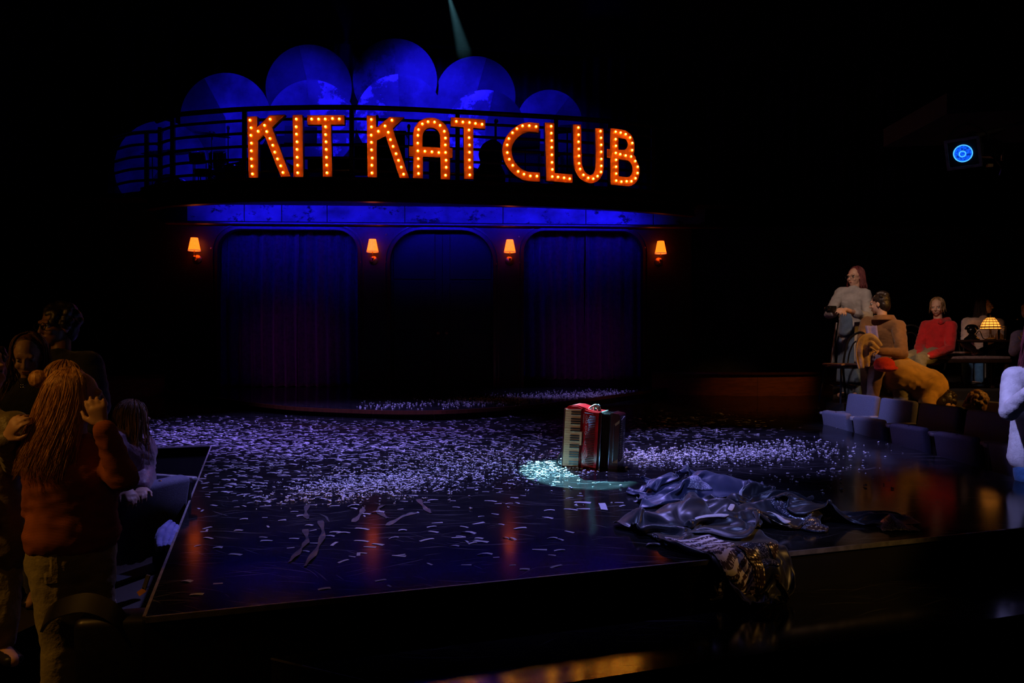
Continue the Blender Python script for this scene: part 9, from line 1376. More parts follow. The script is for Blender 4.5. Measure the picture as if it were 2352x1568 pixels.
'right': (28, [1.4719, 4.2833, 0.0037], [205,48,63,67,74,69,5,29,20,9,11,37,55,65,66,60,59,47,37,57,66,69,63,55,41,51,61,63,58,-42,57,64,65,74,78,39,7,13,19,27,36,50,59,64,54,51,52,45,59,71,66,67,57,42,52,60,60,55,-26,60,59,59,75,79,64,23,-3,13,33,47,55,50,58,52,46,51,55,59,68,67,70,60,45,53,61,58,51,-16,57,54,57,75,81,66,45,8,-2,28,52,57,52,53,49,45,45,57,66,65,68,73,63,49,57,61,57,49,-9,54,55,54,68,80,69,45,34,5,10,47,58,53,56,48,42,47,51,68,67,65,76,66,53,62,65,55,43,0,49,46,53,68,78,70,48,37,29,10,26,48,55,61,50,44,46,61,65,59,80,69,61,54,66,68,57,44,16,23,47,53,65,79,70,51,39,42,19,21,39,38,50,69,49,45,55,60,67,81,73,64,53,65,72,61,35,14,10,44,49,62,77,70,46,42,48,42,30,33,27,31,66,59,46,51,58,74,71,67,66,64,71,73,65,44,8,12,41,46,54,70,68,46,45,51,46,41,26,25,35,58,56,50,53,61,65,62,66,69,69,76,80,66,46,14,17,27,47,52,58,63,57,55,48,39,40,15,24,34,60,66,51,54,55,58,59,64,75,76,80,74,67,50,9,25,20,37,55,58,58,56,56,57,43,14,19,26,38,43,66,69,51,53,60,59,58,73,78,85,79,69,43,19,4,32,34,51,57,60,58,53,48,33,24,25,26,29,47,65,64,54,59,50,56,64,71,81,87,83,66,43,18,-6,29,35,48,55,51,61,60,46,37,31,23,21,28,34,61,65,63,57,48,46,62,73,83,94,87,64,40,-4,15,16,32,41,51,53,58,68,50,41,26,12,9,24,52,65,65,61,54,49,47,58,76,84,88,89,73,33,-5,31,17,20,36,45,59,63,70,56,37,-11,14,15,33,57,70,65,57,49,39,55,69,79,85,85,88,71,48,-25,48,24,28,35,34,49,67,71,62,34,0,-11,12,36,61,72,69,58,45,44,50,66,80,94,94,87,60,37,-12,42,40,33,37,41,41,57,70,57,23,24,5,-10,30,58,72,73,56,42,43,52,61,76,90,98,86,61,42,-2,28,44,39,41,48,43,52,55,49,34,19,9,8,27,47,71,69,55,44,44,49,58,70,86,94,85,63,45,-3,21,34,45,49,50,53,45,36,53,36,10,19,21,31,44,61,75,52,48,43,45,51,65,82,95,82,68,41,-14,33,25,40,56,55,56,54,21,38,36,20,22,30,26,46,63,69,61,49,42,40,45,58,77,93,88,65,38,-8,30,35,41,51,55,56,59,46,18,24,29,22,24,34,47,62,70,60,44,40,38,38,54,73,90,87,70,47,-19,34,52,49,52,46,54,54,52,42,14,20,16,17,32,54,63,71,59,46,35,36,39,42,71,91,89,69,51,15,4,56,62,54,57,49,42,46,47,21,15,17,22,26,54,63,69,63,41,37,32,39,31,66,92,92,72,53,22,2,36,63,60,43,51,48,39,41,25,30,11,14,40,50,60,70,59,49,35,32,29,37,53,86,94,74,55,-25,47,35,50,54,55,33,46,42,31,42,18,26,15,31,56,59,65,64,45,41,30,31,38,47,80,87,71,57,-35,45,53,61,68,61,36,27,32,35,48,25,19,16,24,54,66,66,60,56,37,37,30,27,49,80,86,67,59,-22,34,59,68,70,68,53,31,13,39,55,27,14,25,19,42,62,66,65,56,47,42,32,25,44,73,82,66,54,-34,36,68,75,78,70,53,37,23,38,53,28,5,31,19,38,53,61,63,60,56,49,37,24,40,64,79,64,44,-39,47,78,81,81,74,58,33,33,43,49,17,15,30,21,35,44,54,60,70,61,52,39,32,32,55,75,64,49,45,-43,1,15,21,15,35,13,-9,-8,10,29,26,12,-20,-40,-30,-14,-29,-2,8,5,25,17,0,-2,5,15,22,-8,-16,10,12,15,5,19,19,-13,-9,21,33,27,18,-19,-46,-35,-6,-26,5,6,25,29,20,-1,-2,6,14,24,16,5,9,3,-2,-5,18,21,-12,-11,21,37,21,26,-7,-50,-38,-7,-11,8,16,30,32,22,1,-2,4,14,24,36,2,5,2,-8,-11,-2,26,-3,-11,17,38,21,19,7,-43,-40,-17,4,14,25,35,35,23,1,-3,4,12,22,36,1,-1,-9,-14,-18,-4,23,6,-12,24,28,20,31,-8,-25,-40,-25,14,17,39,42,38,24,-1,-6,3,13,16,38,-11,-11,-4,-15,-15,-17,17,16,-19,26,28,16,19,23,-46,-28,-22,0,31,55,28,36,39,11,-7,-1,8,9,30,-32,-5,-4,-25,-6,-20,9,21,-11,13,35,20,12,19,-29,-43,-22,14,41,43,16,40,40,25,9,-3,-2,5,25,-32,-8,-13,-23,-17,-7,1,17,1,-2,31,28,17,22,-24,-43,-25,13,42,19,41,50,39,22,13,0,-4,-2,21,-33,-8,-15,-28,-16,-12,-4,26,10,4,21,23,16,25,-20,-40,-24,10,11,40,53,43,31,27,24,2,-10,4,17,-41,-26,1,-23,-14,-19,-14,13,32,32,13,10,13,19,-5,-35,-45,-2,36,40,47,38,27,25,29,7,2,10,-6,-20,-34,-17,-2,-22,-1,-10,12,19,21,22,-3,8,13,17,-32,-26,-2,31,39,43,32,23,30,29,11,-2,18,6,-33,-14,-23,-13,-2,-12,5,23,21,18,5,17,9,-3,-1,3,-24,-7,21,45,32,18,24,29,34,10,6,20,15,-41,-22,-10,-12,-1,-8,11,29,29,11,9,16,15,-4,-8,1,-22,-5,25,36,17,18,28,28,26,16,12,20,4,-39,-29,-1,-9,-4,2,20,38,16,10,14,21,3,4,1,-8,-13,4,20,30,5,4,20,31,32,19,8,30,16,-42,-36,-14,13,-5,14,13,26,46,14,-4,7,24,14,-26,-3,-2,11,25,8,2,-10,-6,32,55,29,10,19,-2,-27,-32,-23,-7,22,4,31,41,39,17,-1,5,3,4,-1,0,0,16,19,8,-1,-12,-11,6,35,34,34,32,-9,-20,-24,-11,-19,13,30,37,41,48,6,10,7,5,4,-8,-10,9,10,13,8,0,-19,-4,7,22,35,35,34,5,-28,-23,-4,-10,12,30,46,37,50,19,8,6,12,-2,-17,5,-4,8,17,4,-7,-17,-12,8,30,31,30,36,23,-41,-29,-13,0,21,37,42,47,51,25,1,9,-4,-1,-11,6,-2,18,12,6,-9,-18,-23,-4,18,45,35,40,-7,-6,-36,-30,7,32,33,48,51,38,24,20,6,-6,-10,-5,6,7,0,6,4,5,-7,-26,-19,7,25,47,49,-29,35,-24,-30,5,22,43,47,43,49,33,20,8,-13,-28,-2,4,17,7,15,6,-6,-22,-25,-18,4,17,38,45,-2,34,-6,-27,2,26,35,48,51,35,43,9,5,-10,-5,-12,3,10,20,21,10,-5,-21,-38,-20,-6,14,37,43,-10,52,5,-20,0,24,35,41,45,40,41,15,-14,-18,8,6,-3,9,22,32,5,0,-19,-42,-28,-13,12,34,40,-25,64,42,-4,1,2,41,40,35,44,43,11,-18,-16,-18,17,18,6,31,27,6,-1,-19,-35,-35,-20,1,30,34,-14,53,71,34,4,-4,15,34,45,38,30,21,-9,-21,-11,-10,29,23,26,34,4,4,-23,-32,-42,-25,9,20,28,13,56,71,49,4,3,9,21,36,44,11,9,16,-15,-6,-13,12,32,40,27,15,-6,-28,-42,-32,-29,-6,35,31,22,57,68,48,-2,21,12,14,34,10,-6,14,20,6,0,-2,9,35,44,37,11,-12,-35,-47,-31,-33,-11,31,40,11,69,58,38,22,0,17,27,32,-5,-25,5,17,14,2,13,22,41,51,41,6,-14,-40,-50,-28,-37,-9,24,44,17,73,39,29,28,23,10,24,25,-15,-7,-22,28,2,-2,23,41,49,57,38,13,-17,-46,-53,-38,-27,-6,22,37,124,9,33,24,13,24,43,20,-2,-22,-51,-50,-48,-49,-43,-15,-4,28,12,-17,-14,-1,-2,2,-2,0,0,0,0,10,22,23,23,1,3,37,30,8,-19,-31,-51,-50,-49,-46,-8,-15,8,3,23,-10,-23,-1,0,1,-1,1,-1,0,17,12,18,34,14,-4,0,26,16,-18,-26,-26,-46,-52,-48,-9,-12,-6,-4,9,11,-27,-1,0,0,0,2,1,-3,7,11,24,31,19,-2,-4,2,18,-18,-28,-16,-28,-46,-57,-33,-8,11,2,-12,18,-30,3,-3,0,1,0,10,-1,17,-8,14,22,20,1,7,19,18,-22,-36,-25,-29,-22,-41,-58,-23,6,18,8,-1,-31,1,-1,2,2,-2,13,-15,1,10,12,11,9,6,-8,23,30,-12,-36,-38,-32,-28,-19,-40,-40,-13,-2,12,15,1,14,-7,-20,-10,8,-2,9,9,27,8,5,11,-5,-4,-5,23,14,-34,-32,-37,-37,-28,-20,-24,-9,-15,-1,26,29,14,-6,-25,-32,-6,16,-23,17,24,-2,10,12,-4,-4,-7,7,3,-17,-24,-32,-41,-35,-27,-21,-11,-6,19,34,21,-3,-7,-10,-27,-20,-6,4,24,18,-18,-4,14,-1,-11,-10,12,7,-19,-15,-30,-30,-26,-28,-38,-27,20,33,27,5,-24,-12,-1,-5,-16,-12,-10,24,8,-12,-17,10,-14,-17,-14,3,4,0,-13,-35,-28,-24,-23,-18,-16,20,29,22,-32,-28,-15,2,3,-17,7,-15,33,-31,-2,2,-10,2,-30,-26,-14,-4,-2,-14,-31,-26,-20,-21,-18,3,43,27,-9,1,-34,-16,-8,-16,-15,-1,23,19,-25,-18,3,2,-11,-14,-30,-18,-6,-34,-30,-15,-13,-33,-24,2,21,31,-9,14,11,-22,-15,-9,-13,-13,2,-21,-5,-4,-25,-16,9,-3,-29,-21,-3,-29,-30,-21,-18,-11,-32,-36,21,16,-2,-5,15,13,-15,-9,-9,-19,-7,16,-8,-14,11,-8,-30,-11,-5,-15,-26,-11,-38,-26,-10,-3,-24,-32,-25,6,16,-1,-14,15,27,5,-6,-10,-40,-15,13,9,-17,13,12,-16,-30,-20,-3,-40,-35,-5,-16,-30,-24,-1,-3,0,-6,-21,-18,4,41,27,12,-14,-13,-20,-21,-23,-2,-5,7,27,-8,-23,-34,-32,-27,-30,-25,-18,-21,-19,-20,-6,4,2,-18,-1,23,29,24,6,2,-4,-22,-15,-18,-28,9,-7,18,8,-14,-28,-45,-33,-32,-23,-33,-13,-19,-20,-4,-3,-3,3,16,29,17,1,-6,11,11,-11,-17,-25,-26,22,-18,-4,9,-8,-14,-45,-42,-53,-31,-21,-11,-11,-5,-9,-1,-4,18,23,12,-10,-7,-2,10,16,2,-17,-34,-16,8,-9,-14,-9,-14,-9,-22,-49,-62,-26,-20,-23,-12,-12,-1,12,20,-8,13,0,0,-1,2,9,-6,7,-1,-14,-17,-7,1,-19,-15,-13,-5,-30,-34,-63,-50,-27,-18,-10,-1,25,-16,25,-4,-14,-5,2,13,16,14,9,-22,-8,-6,-9,-12,5,-7,-7,-27,-23,-14,-29,-53,-52,-29,-9,-11,-8,-4,15,-12,17,11,-12,1,-6,-7,12,20,15,-23,-22,-10,10,-15,-1,5,-19,-40,-32,-28,-30,-43,-24,-11,-5,-9,-25,6,-1,-3,8,10,5,-13,-11,6,11,17,11,-21,-18,11,-12,-23,16,-17,-27,-39,-48,-37,-24,-28,-13,13,2,-40,-13,10,8,-3,-8,5,3,-2,12,8,5,5,-1,-23,-17,27,-25,4,-20,-54,-28,-33,-48,-26,-23,1,19,-9,-14,-33,-10,9,11,3,-22,16,16,6,-14,29,6,-26,-31,23,13,-15,0,-40,-50,-56,-27,-21,-38,5,-7,12,-4,-22,-13,-11,-16,-5,19,-3,-7,10,11,4,4,26,-26,-37,-1,25,-7,-23,-42,-41,-53,-49,-28,-10,19,-10,5,-21,-27,-6,10,-9,-19,-9,25,-9,-13,5,6,14,10,-4,-21,-28,43,-22,-32,-43,-25,-31,-41,-35,12,-4,-1,9,-23,-32,-26,1,1,-7,-8,20,3,-9,-6,-3,5,13,-8,-15,-5,30,-38,-38,-31,-31,-17,-15,-22,7,-4,-1,1,-19,-28,-26,-14,-14,-2,14,-7,4,8,-8,12,5,11,-11,-17,-6,14,-53,-42,-28,-21,-13,-5,7,10,-21,15,1,-25,-27,-17,-13,-21,-10,-8,5,0,-5,1,11,31,10,-8,-10]),
'tail': (22, [0.8553, 5.1118, 0.0353], [165,36,18,26,74,74,58,42,7,-39,9,25,16,1,10,26,53,51,22,-2,8,17,9,-22,42,40,22,52,75,58,40,37,-27,-16,8,13,13,8,27,49,49,37,20,6,13,12,-20,48,38,40,46,63,59,41,39,15,-23,-19,20,13,7,13,48,56,25,21,24,19,20,1,32,45,30,55,66,47,41,37,25,12,-15,2,23,11,2,38,49,30,11,7,21,23,-24,33,41,45,44,66,63,33,21,31,29,26,3,12,19,-4,21,29,43,24,3,15,14,-29,33,40,45,53,68,63,47,10,19,35,43,33,15,17,0,-14,32,21,30,21,30,21,-21,40,43,38,53,69,62,49,40,19,16,27,43,38,24,10,-19,-8,37,15,12,32,47,-5,48,47,40,44,54,60,55,46,32,36,23,19,31,28,24,-8,-24,35,24,-3,31,38,-5,48,41,44,56,56,46,45,46,39,33,9,49,32,27,25,-13,-9,25,32,-4,41,38,5,37,43,36,51,61,62,46,41,35,27,35,32,24,32,28,12,-13,7,37,-5,23,34,22,14,42,46,35,64,57,65,52,12,26,37,46,15,14,27,32,-18,14,38,6,1,8,8,24,23,46,42,60,59,52,42,27,42,23,41,34,-6,28,36,-8,17,37,15,-10,9,-7,37,24,42,49,52,49,55,30,30,37,39,31,36,20,7,19,28,18,32,27,-8,10,8,25,35,46,42,44,54,52,47,22,31,30,25,39,36,3,15,39,21,30,23,7,24,-12,40,41,31,51,58,41,39,43,37,16,31,39,35,38,8,14,29,45,27,29,12,31,-10,45,42,46,43,50,54,47,9,31,22,38,26,37,45,31,26,5,53,37,27,31,28,-10,50,45,45,54,54,34,41,15,26,21,26,33,40,46,40,48,-12,51,52,12,47,13,3,46,50,41,58,58,30,9,27,17,28,34,34,42,50,49,57,-20,42,66,10,40,-11,-31,66,52,51,59,38,22,11,27,16,29,42,32,46,54,57,59,-1,27,71,22,11,35,-16,64,53,56,62,27,19,17,16,27,26,40,25,41,63,64,62,46,12,58,44,18,-2,8,56,53,49,54,44,25,-7,29,10,29,35,38,36,57,65,59,51,24,65,58,1,3,23,19,51,49,56,40,31,6,26,8,19,38,58,51,54,56,43,32,41,63,67,12,-26,23,8,24,43,59,49,20,29,8,20,12,51,50,57,56,59,47,33,26,63,66,28,-22,0,18,30,38,-17,10,19,27,45,20,24,0,4,16,17,5,17,11,45,53,49,62,73,19,2,8,33,42,11,10,23,33,25,23,22,-16,13,17,14,-8,32,35,42,52,48,64,34,12,-10,-1,50,45,9,14,19,30,22,28,-4,-4,15,25,-21,23,40,34,50,52,56,-27,28,28,-5,13,48,48,10,21,18,25,26,17,-22,4,32,-10,7,33,32,45,53,57,-13,32,38,20,4,43,33,28,23,26,20,13,23,3,-15,17,9,9,16,27,41,52,57,15,29,35,19,16,38,36,29,28,31,23,10,5,22,-8,4,14,6,6,14,42,40,52,16,34,29,20,21,30,42,30,23,34,37,11,8,12,-6,-12,21,12,-3,7,32,42,44,29,16,11,16,32,42,40,38,34,34,29,28,-17,14,-2,-8,13,27,-8,-4,28,37,43,12,23,8,7,21,35,57,51,44,40,10,30,7,4,-1,-7,10,21,-7,-11,22,19,40,26,15,12,4,17,35,39,52,52,47,19,14,25,10,4,-5,-5,6,13,-14,15,21,36,14,19,7,11,12,25,43,37,46,56,38,21,17,24,17,-9,-10,-1,11,-10,1,27,18,24,13,10,17,10,10,41,44,48,39,36,45,17,30,20,-7,-14,-3,4,-1,-3,31,9,30,15,11,12,4,12,46,39,47,48,30,29,40,21,17,3,-25,2,-1,11,-19,19,29,13,30,14,11,-5,26,33,46,46,43,30,24,46,22,11,9,-20,-20,15,19,-28,-6,38,16,31,20,1,8,14,47,53,46,37,20,28,13,33,22,17,-12,-27,12,27,-35,-17,19,23,21,23,7,8,27,36,35,52,24,16,17,43,29,23,20,-11,-14,9,25,-46,-12,21,7,29,22,18,8,21,47,27,42,20,-15,39,45,32,26,33,-11,-5,1,21,-51,-2,12,-11,51,19,25,9,25,44,29,32,20,-18,22,46,38,23,33,13,8,-1,12,-55,11,-8,7,49,30,16,13,36,44,22,23,3,-1,20,43,37,29,33,25,14,-8,1,-40,9,-3,-4,61,39,20,8,38,43,21,-7,11,15,7,58,40,29,23,43,6,-3,-14,-28,5,20,-19,70,47,28,23,26,38,31,3,-17,29,12,35,52,36,27,25,39,-5,-1,-26,-5,18,-17,91,53,31,28,27,35,25,17,-33,-1,21,24,44,38,50,45,52,6,-11,-10,-7,9,-19,99,69,33,22,44,33,15,6,-14,-17,8,35,32,45,38,67,61,19,-9,1,-9,16,4,29,25,29,22,29,16,22,28,4,32,0,-13,18,8,-37,-7,27,-27,-34,-57,-54,-48,25,33,24,27,7,27,22,-10,12,11,26,19,-13,10,16,-5,-2,10,-16,-34,-53,-69,-58,9,25,41,33,8,0,26,-8,-17,17,14,13,6,2,18,27,20,-5,-19,-34,-45,-64,-66,-1,40,28,45,25,-5,4,-7,-10,-22,21,6,17,0,12,28,28,37,-19,-39,-53,-61,-64,11,42,30,29,33,5,10,-20,-30,4,-11,1,19,10,1,25,27,58,5,-37,-51,-63,-64,4,45,32,28,26,-4,9,7,-24,-23,-15,1,-3,21,8,18,40,55,19,-37,-38,-59,-67,2,31,30,35,31,13,-8,10,2,-24,-21,-35,9,6,10,21,47,63,29,-35,-49,-52,-49,-14,25,27,34,36,28,18,3,6,-18,-22,-36,20,-19,6,16,40,56,44,-18,-49,-53,-57,23,-3,22,29,27,30,25,18,1,-13,-30,-3,2,-29,-15,12,41,64,54,2,-45,-51,-52,-7,20,3,36,29,10,16,13,-4,-15,-24,-12,6,17,-3,-14,27,68,59,15,-46,-51,-56,-12,36,16,9,34,3,11,4,-8,-14,-10,-6,-8,15,24,-19,15,60,67,24,-44,-51,-66,-3,31,37,3,15,-15,10,11,6,-43,-5,8,-4,14,26,14,-19,51,68,38,-38,-43,-69,20,13,39,9,13,6,-5,12,-14,-27,-22,-8,13,-4,26,28,-19,35,60,53,-33,-48,-57,27,-4,29,-1,22,20,15,1,-10,-37,-22,-24,6,-5,13,36,-15,7,61,66,-33,-49,-36,17,-3,-4,32,-4,8,15,15,5,-23,-39,-19,-32,-1,14,47,-10,16,25,68,-22,-40,-34,-16,20,7,3,24,-5,-3,-4,9,-14,-34,-25,-5,7,7,28,4,29,-10,55,-2,-18,-38,13,-8,22,16,-6,-5,11,-6,-18,3,-35,-16,-1,6,11,22,15,34,-17,14,6,-14,-40,28,-26,-9,22,-14,-7,15,20,-1,-26,-38,-23,-1,5,11,22,29,42,5,-38,0,-7,-5,3,-19,-21,6,-19,6,22,34,-5,-31,-30,-23,-15,-3,11,19,26,58,34,-21,-28,-27,-12,18,-27,-24,-12,-20,3,27,30,1,-22,-25,-24,-8,-13,13,26,16,42,53,16,-42,-41,-23,22,-28,-20,-11,-31,-31,22,33,7,-21,-11,-27,-27,-14,13,45,39,20,36,22,-21,-34,-20,8,-21,-23,-16,-22,-41,-8,30,16,-14,-15,-26,-21,-6,4,22,52,27,32,0,-2,-23,-24,-14,2,-39,-29,-20,-4,-35,9,31,-17,5,-17,-26,-24,5,36,19,32,22,-3,7,-22,-7])
}
def gown_grid(key):
    n, lo, txt = GOWN[key]; d = np.transpose(np.array(txt, np.int64).reshape(3, n + 1, n + 1), (1, 2, 0))
    q = d.copy(); q[:, 0] = np.cumsum(d[:, 0], axis=0); q = np.cumsum(q, axis=1)
    return n, (q / 2000.0 + np.array(lo)).astype(np.float64)
M['satin'] = mat('black_satin', (0.012, 0.012, 0.017), 0.38, spec=0.55, noise_scale=20, dark=0.8, sheen=0.3)
M['navy_satin'] = mat('midnight_satin', (0.026, 0.032, 0.085), 0.42, spec=0.5, noise_scale=20, dark=0.8, sheen=0.4)
M['white_band'] = mat('white_grosgrain', (0.74, 0.70, 0.76), 0.6, noise_scale=60, dark=0.85)
def sequin_mat(name, ground, dot, scale, th, rough=.35, rand=.3, metal=.5, stripes=False):
    m = bpy.data.materials.new(name); m.use_nodes = True; nt = m.node_tree; b = nt.nodes['Principled BSDF']; L = nt.links
    at = nt.nodes.new('ShaderNodeTexCoord'); v = nt.nodes.new('ShaderNodeTexVoronoi'); v.inputs['Scale'].default_value = scale; v.inputs['Randomness'].default_value = rand; L.new(at.outputs['UV'], v.inputs['Vector'])
    r = ramp(nt, th, th * .8); L.new(v.outputs['Distance'], r.inputs[0]); fac = r.outputs[0]
    if stripes:
        w = nt.nodes.new('ShaderNodeTexWave'); w.inputs['Scale'].default_value = scale * .13; w.inputs['Distortion'].default_value = .6; w.bands_direction = 'Y'; L.new(at.outputs['UV'], w.inputs['Vector'])
        r2 = ramp(nt, .55, .6); L.new(w.outputs['Fac'], r2.inputs[0]); mxx = nt.nodes.new('ShaderNodeMath'); mxx.operation = 'MAXIMUM'; L.new(r2.outputs[0], mxx.inputs[0]); L.new(fac, mxx.inputs[1]); fac = mxx.outputs[0]
    mx = nt.nodes.new('ShaderNodeMix'); mx.data_type = 'RGBA'; mx.inputs[6].default_value = (*ground, 1); mx.inputs[7].default_value = (*dot, 1); L.new(fac, mx.inputs[0]); L.new(mx.outputs[2], b.inputs['Base Color'])
    mm = nt.nodes.new('ShaderNodeMath'); mm.operation = 'MULTIPLY'; mm.inputs[1].default_value = metal; L.new(fac, mm.inputs[0]); L.new(mm.outputs[0], b.inputs['Metallic']); b.inputs['Roughness'].default_value = rough; return m
M['seq_gold'] = sequin_mat('gold_bead_panel', (0.045, 0.022, 0.010), (0.85, 0.68, 0.36), 11, .30); M['seq_print'] = sequin_mat('white_print_panel', (0.055, 0.022, 0.030), (0.85, 0.76, 0.80), 15, .36, .6, .55, 0.1, True)
M['seq_silver'] = sequin_mat('silver_sequin_panel', (0.03, 0.03, 0.05), (0.85, 0.85, 0.95), 46, .36, .3, .9); M['seq_damask'] = sequin_mat('pale_damask', (0.22, 0.20, 0.30), (0.85, 0.80, 0.88), 30, .46, .6, 1.0, 0.0)
M['seq_dim'] = sequin_mat('dark_gold_sequins', (0.02, 0.012, 0.006), (0.60, 0.40, 0.14), 30, .28, .3, .9)
def gown(key, name, label, m, rot=None, to=None):
    n, g = gown_grid(key)
    if rot is not None:
        c0 = g.reshape(-1, 3).mean(0); d = g - c0; c, s = math.cos(R(rot)), math.sin(R(rot)); g = np.stack([d[..., 0] * c - d[..., 1] * s + to[0], d[..., 0] * s + d[..., 1] * c + to[1], g[..., 2]], -1)
    base = g.reshape(-1, 3).mean(0)
    t = thing(name, label, 'gown', (base[0], base[1], 0.0), 0, None)
    mb = MB(); mb.add([tuple(p) for p in g.reshape(-1, 3)], [(j * (n + 1) + i, j * (n + 1) + i + 1, (j + 1) * (n + 1) + i + 1, (j + 1) * (n + 1) + i) for j in range(n) for i in range(n)])
    o = mb.build('skirt_cloth', m, t, smooth='all', recalc=False); o.modifiers.new('s', 'SUBSURF').render_levels = 1; so = o.modifiers.new('t', 'SOLIDIFY'); so.thickness = .003; so.offset = 0
    return t, n, g
def panel(G3, name, m, u, v, a, b, rot=0.0, off=.005, shape='rect', label=None):
    """A trim sewn on the gown: the patch of its cloth around the point seen at (u, v)."""
    t, n, g = G3; pu = 1176 + g[..., 0] / g[..., 1] * F; pv = 784 + (CH - g[..., 2]) / g[..., 1] * F
    sc_ = ((pu - u) ** 2 + (pv - v) ** 2) + (g[..., 1] - g[..., 1].min()) * 160 - g[..., 2] * 200; j0, i0 = np.unravel_index(np.argmin(sc_), sc_.shape)
    c, s = math.cos(R(rot)), math.sin(R(rot)); vs = []; fs = []; NU, NV = max(3, int(a * 1.6)), max(3, int(b * 1.6)); uv = []
    dx = np.gradient(g, axis=1); dy = np.gradient(g, axis=0); nr = np.cross(dx, dy); nr /= np.maximum(np.linalg.norm(nr, axis=2, keepdims=True), 1e-9)
    def samp(arr, x, y):
        x = min(max(x, 0), n - 1e-6); y = min(max(y, 0), n - 1e-6); i, j = int(x), int(y); fx_, fy_ = x - i, y - j
        return arr[j, i] * (1 - fx_) * (1 - fy_) + arr[j, i + 1] * fx_ * (1 - fy_) + arr[j + 1, i] * (1 - fx_) * fy_ + arr[j + 1, i + 1] * fx_ * fy_
    if samp(nr, i0, j0)[2] < -.2 : off = -off
    if abs(samp(nr, i0, j0)[2]) <= .2 and samp(nr, i0, j0)[1] > 0: off = -off
    for kj in range(NV + 1):
        for ki in range(NU + 1):
            x = (ki / NU - .5) * a; y = (kj / NV - .5) * b
            if shape == 'tri': x *= 1 - kj / NV * .9
            X_, Y_ = i0 + x * c - y * s, j0 + x * s + y * c; p = samp(g, X_, Y_) + samp(nr, X_, Y_) * off; vs.append(tuple(p)); uv.append((ki / NU * a / 10, kj / NV * b / 10))
    fs = [(j * (NU + 1) + i, j * (NU + 1) + i + 1, (j + 1) * (NU + 1) + i + 1, (j + 1) * (NU + 1) + i) for j in range(NV) for i in range(NU)]
    o = MB().add(vs, fs).build(name, m, t, smooth='all', recalc=False); o.modifiers.new('s', 'SUBSURF').render_levels = 1; so = o.modifiers.new('t', 'SOLIDIFY'); so.thickness = .003; so.offset = 0
    ul = o.data.uv_layers.new(name='UVMap'); li = np.empty(len(o.data.loops), np.int32); o.data.loops.foreach_get('vertex_index', li); ul.data.foreach_set('uv', np.array(uv, np.float32)[li].ravel())
    if label: o['label'] = label
    return o
gU = gown('upper', 'satin_gown', 'midnight satin gown heaped just right of the accordion pool', 'navy_satin'); gL = gown('lower', 'satin_gown', 'black satin gown crumpled across the front edge of the stage', 'satin')
gH = gown('hang', 'sequined_gown', 'patterned sequined gown hanging over the front edge onto the step', 'satin'); gR = gown('right', 'satin_gown', 'black gown with white bands trailing right from the heap', 'satin'); gX = gown('upper', 'satin_gown', 'black satin gown bundled at the lower left of the heap', 'satin', 205, (1.02, 4.40)); gY = gown('tail', 'satin_gown', 'black satin sash knotted in the middle of the heap', 'satin', 140, (1.52, 4.62)); gT = gown('tail', 'satin_gown', 'black cloth twisted at the rear left of the heap', 'navy_satin')
ALLG = [gU, gL, gH, gR, gT, gX, gY]
def front(u, v, rad=14):                                   # the gown lying uppermost at that place of the heap
    best = None
    for G3 in ALLG:
        g = G3[2]; d2 = (1176 + g[..., 0] / g[..., 1] * F - u) ** 2 + (784 + (CH - g[..., 2]) / g[..., 1] * F - v) ** 2; k = d2 < rad * rad
        if k.any():
            y = g[..., 1][k].min()
            if best is None or y < best[0]: best = (y, G3)
    return best[1] if best else gL
panel(front(1602, 1096), 'damask_panel', 'seq_damask', 1602, 1094, 7, 8, 15, shape='tri', label='pale damask triangle')
for u, v, a, b, r in ((1700, 1122, .7, 3, 20), (1628, 1180, .9, 5, 35), (1683, 1166, 1.0, 2.4, -30), (1770, 1178, 1.9, 6, 60), (1912, 1196, 1.8, 7, 60)): panel(front(u, v), 'white_band', 'white_band', u, v, a, b, r)
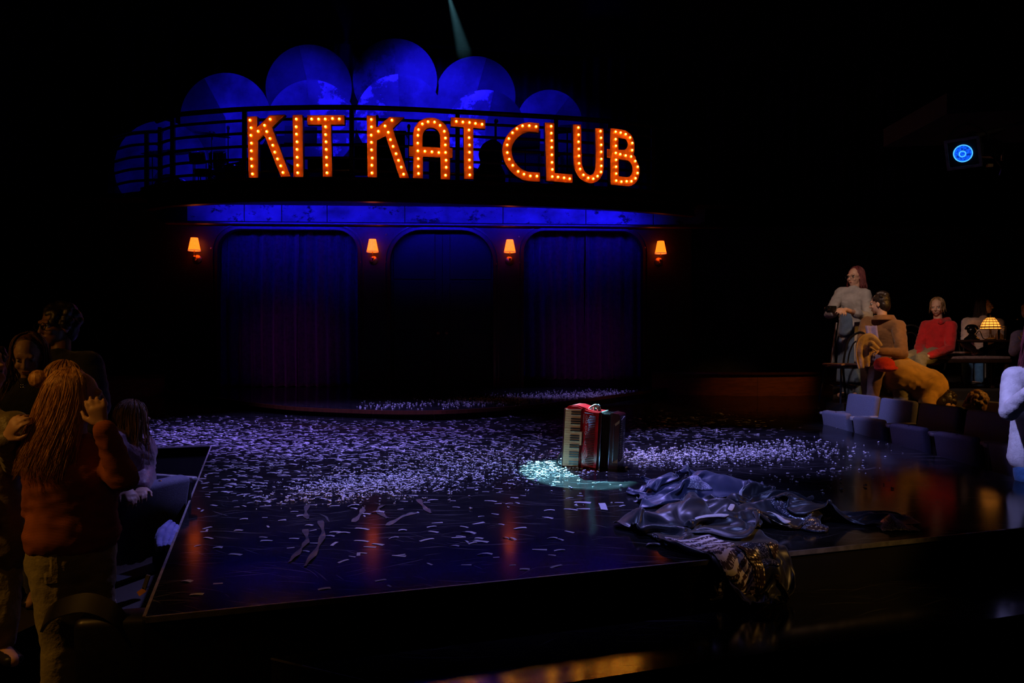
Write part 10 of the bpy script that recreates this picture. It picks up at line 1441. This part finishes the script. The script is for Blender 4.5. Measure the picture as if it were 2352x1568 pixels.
panel(front(1772, 1206), 'bead_panel', 'seq_gold', 1772, 1206, 8, 9, 20, label='gold beaded panel'); panel(front(1772, 1246), 'bead_panel', 'seq_gold', 1772, 1246, 4, 5, 20)
panel(front(1845, 1186), 'sequin_panel', 'seq_silver', 1845, 1186, 2, 10, 30); panel(front(1876, 1212), 'sequin_panel', 'seq_silver', 1876, 1212, 7, 7, 20, label='silver sequin panel'); panel(front(1922, 1222), 'bead_panel', 'seq_gold', 1922, 1222, 8, 3, 10)
panel(gH, 'print_panel', 'seq_print', 1655, 1275, 16, 22, 0, .006, label='white printed panel'); panel(gH, 'sequin_panel', 'seq_dim', 1662, 1358, 14, 8, 0, .006); panel(gH, 'bead_panel', 'seq_gold', 1740, 1315, 4, 12, -10, .007); panel(gH, 'sequin_panel', 'seq_silver', 1742, 1282, 7, 7, 0, .006); panel(gH, 'sequin_panel', 'seq_dim', 1785, 1330, 8, 12, 0, .006)
# silver square of foil cloth to the right of the heap
fc = PZ(2050, 1207); kt = MB()
kt.grid(lambda u, w: fc + Vector(((u - .5) * .20 + (w - .5) * .05, (w - .5) * .30, .004 + .055 * max(0, 1 - 2.6 * abs(u - .45)) * max(0, 1 - 1.8 * abs(w - .5)) + .008 * abs(math.sin(u * 13 + w * 9)))), 16, 16)
o = kt.build('handkerchief', 'seq_silver', None, smooth=True); ul = o.data.uv_layers.new(name='UVMap'); li = np.empty(len(o.data.loops), np.int32); o.data.loops.foreach_get('vertex_index', li); uvv = np.array([(i % 17 / 16, i // 17 / 16) for i in range(17 * 17)], np.float32); ul.data.foreach_set('uv', uvv[li].ravel()); o.modifiers.new('t', 'SOLIDIFY').thickness = .002
tag(o, 'small silver sequined handkerchief peaked on the stage right of the gowns', 'handkerchief')
# rose-satin shoe-like bow and scraps near the heap
o = MB().grid(lambda u, w: PZ(1502, 1252) + Vector(((u - .5) * .07 + (w - .5) * .02, (w - .5) * .05, .006 + .012 * math.sin(u * 3) * (1 - w))), 8, 6).build('cloth_scrap', 'paper', None, smooth=True); tag(o, 'pale scrap of cloth at the left foot of the heap', 'scrap'); o.modifiers.new('t', 'SOLIDIFY').thickness = .002
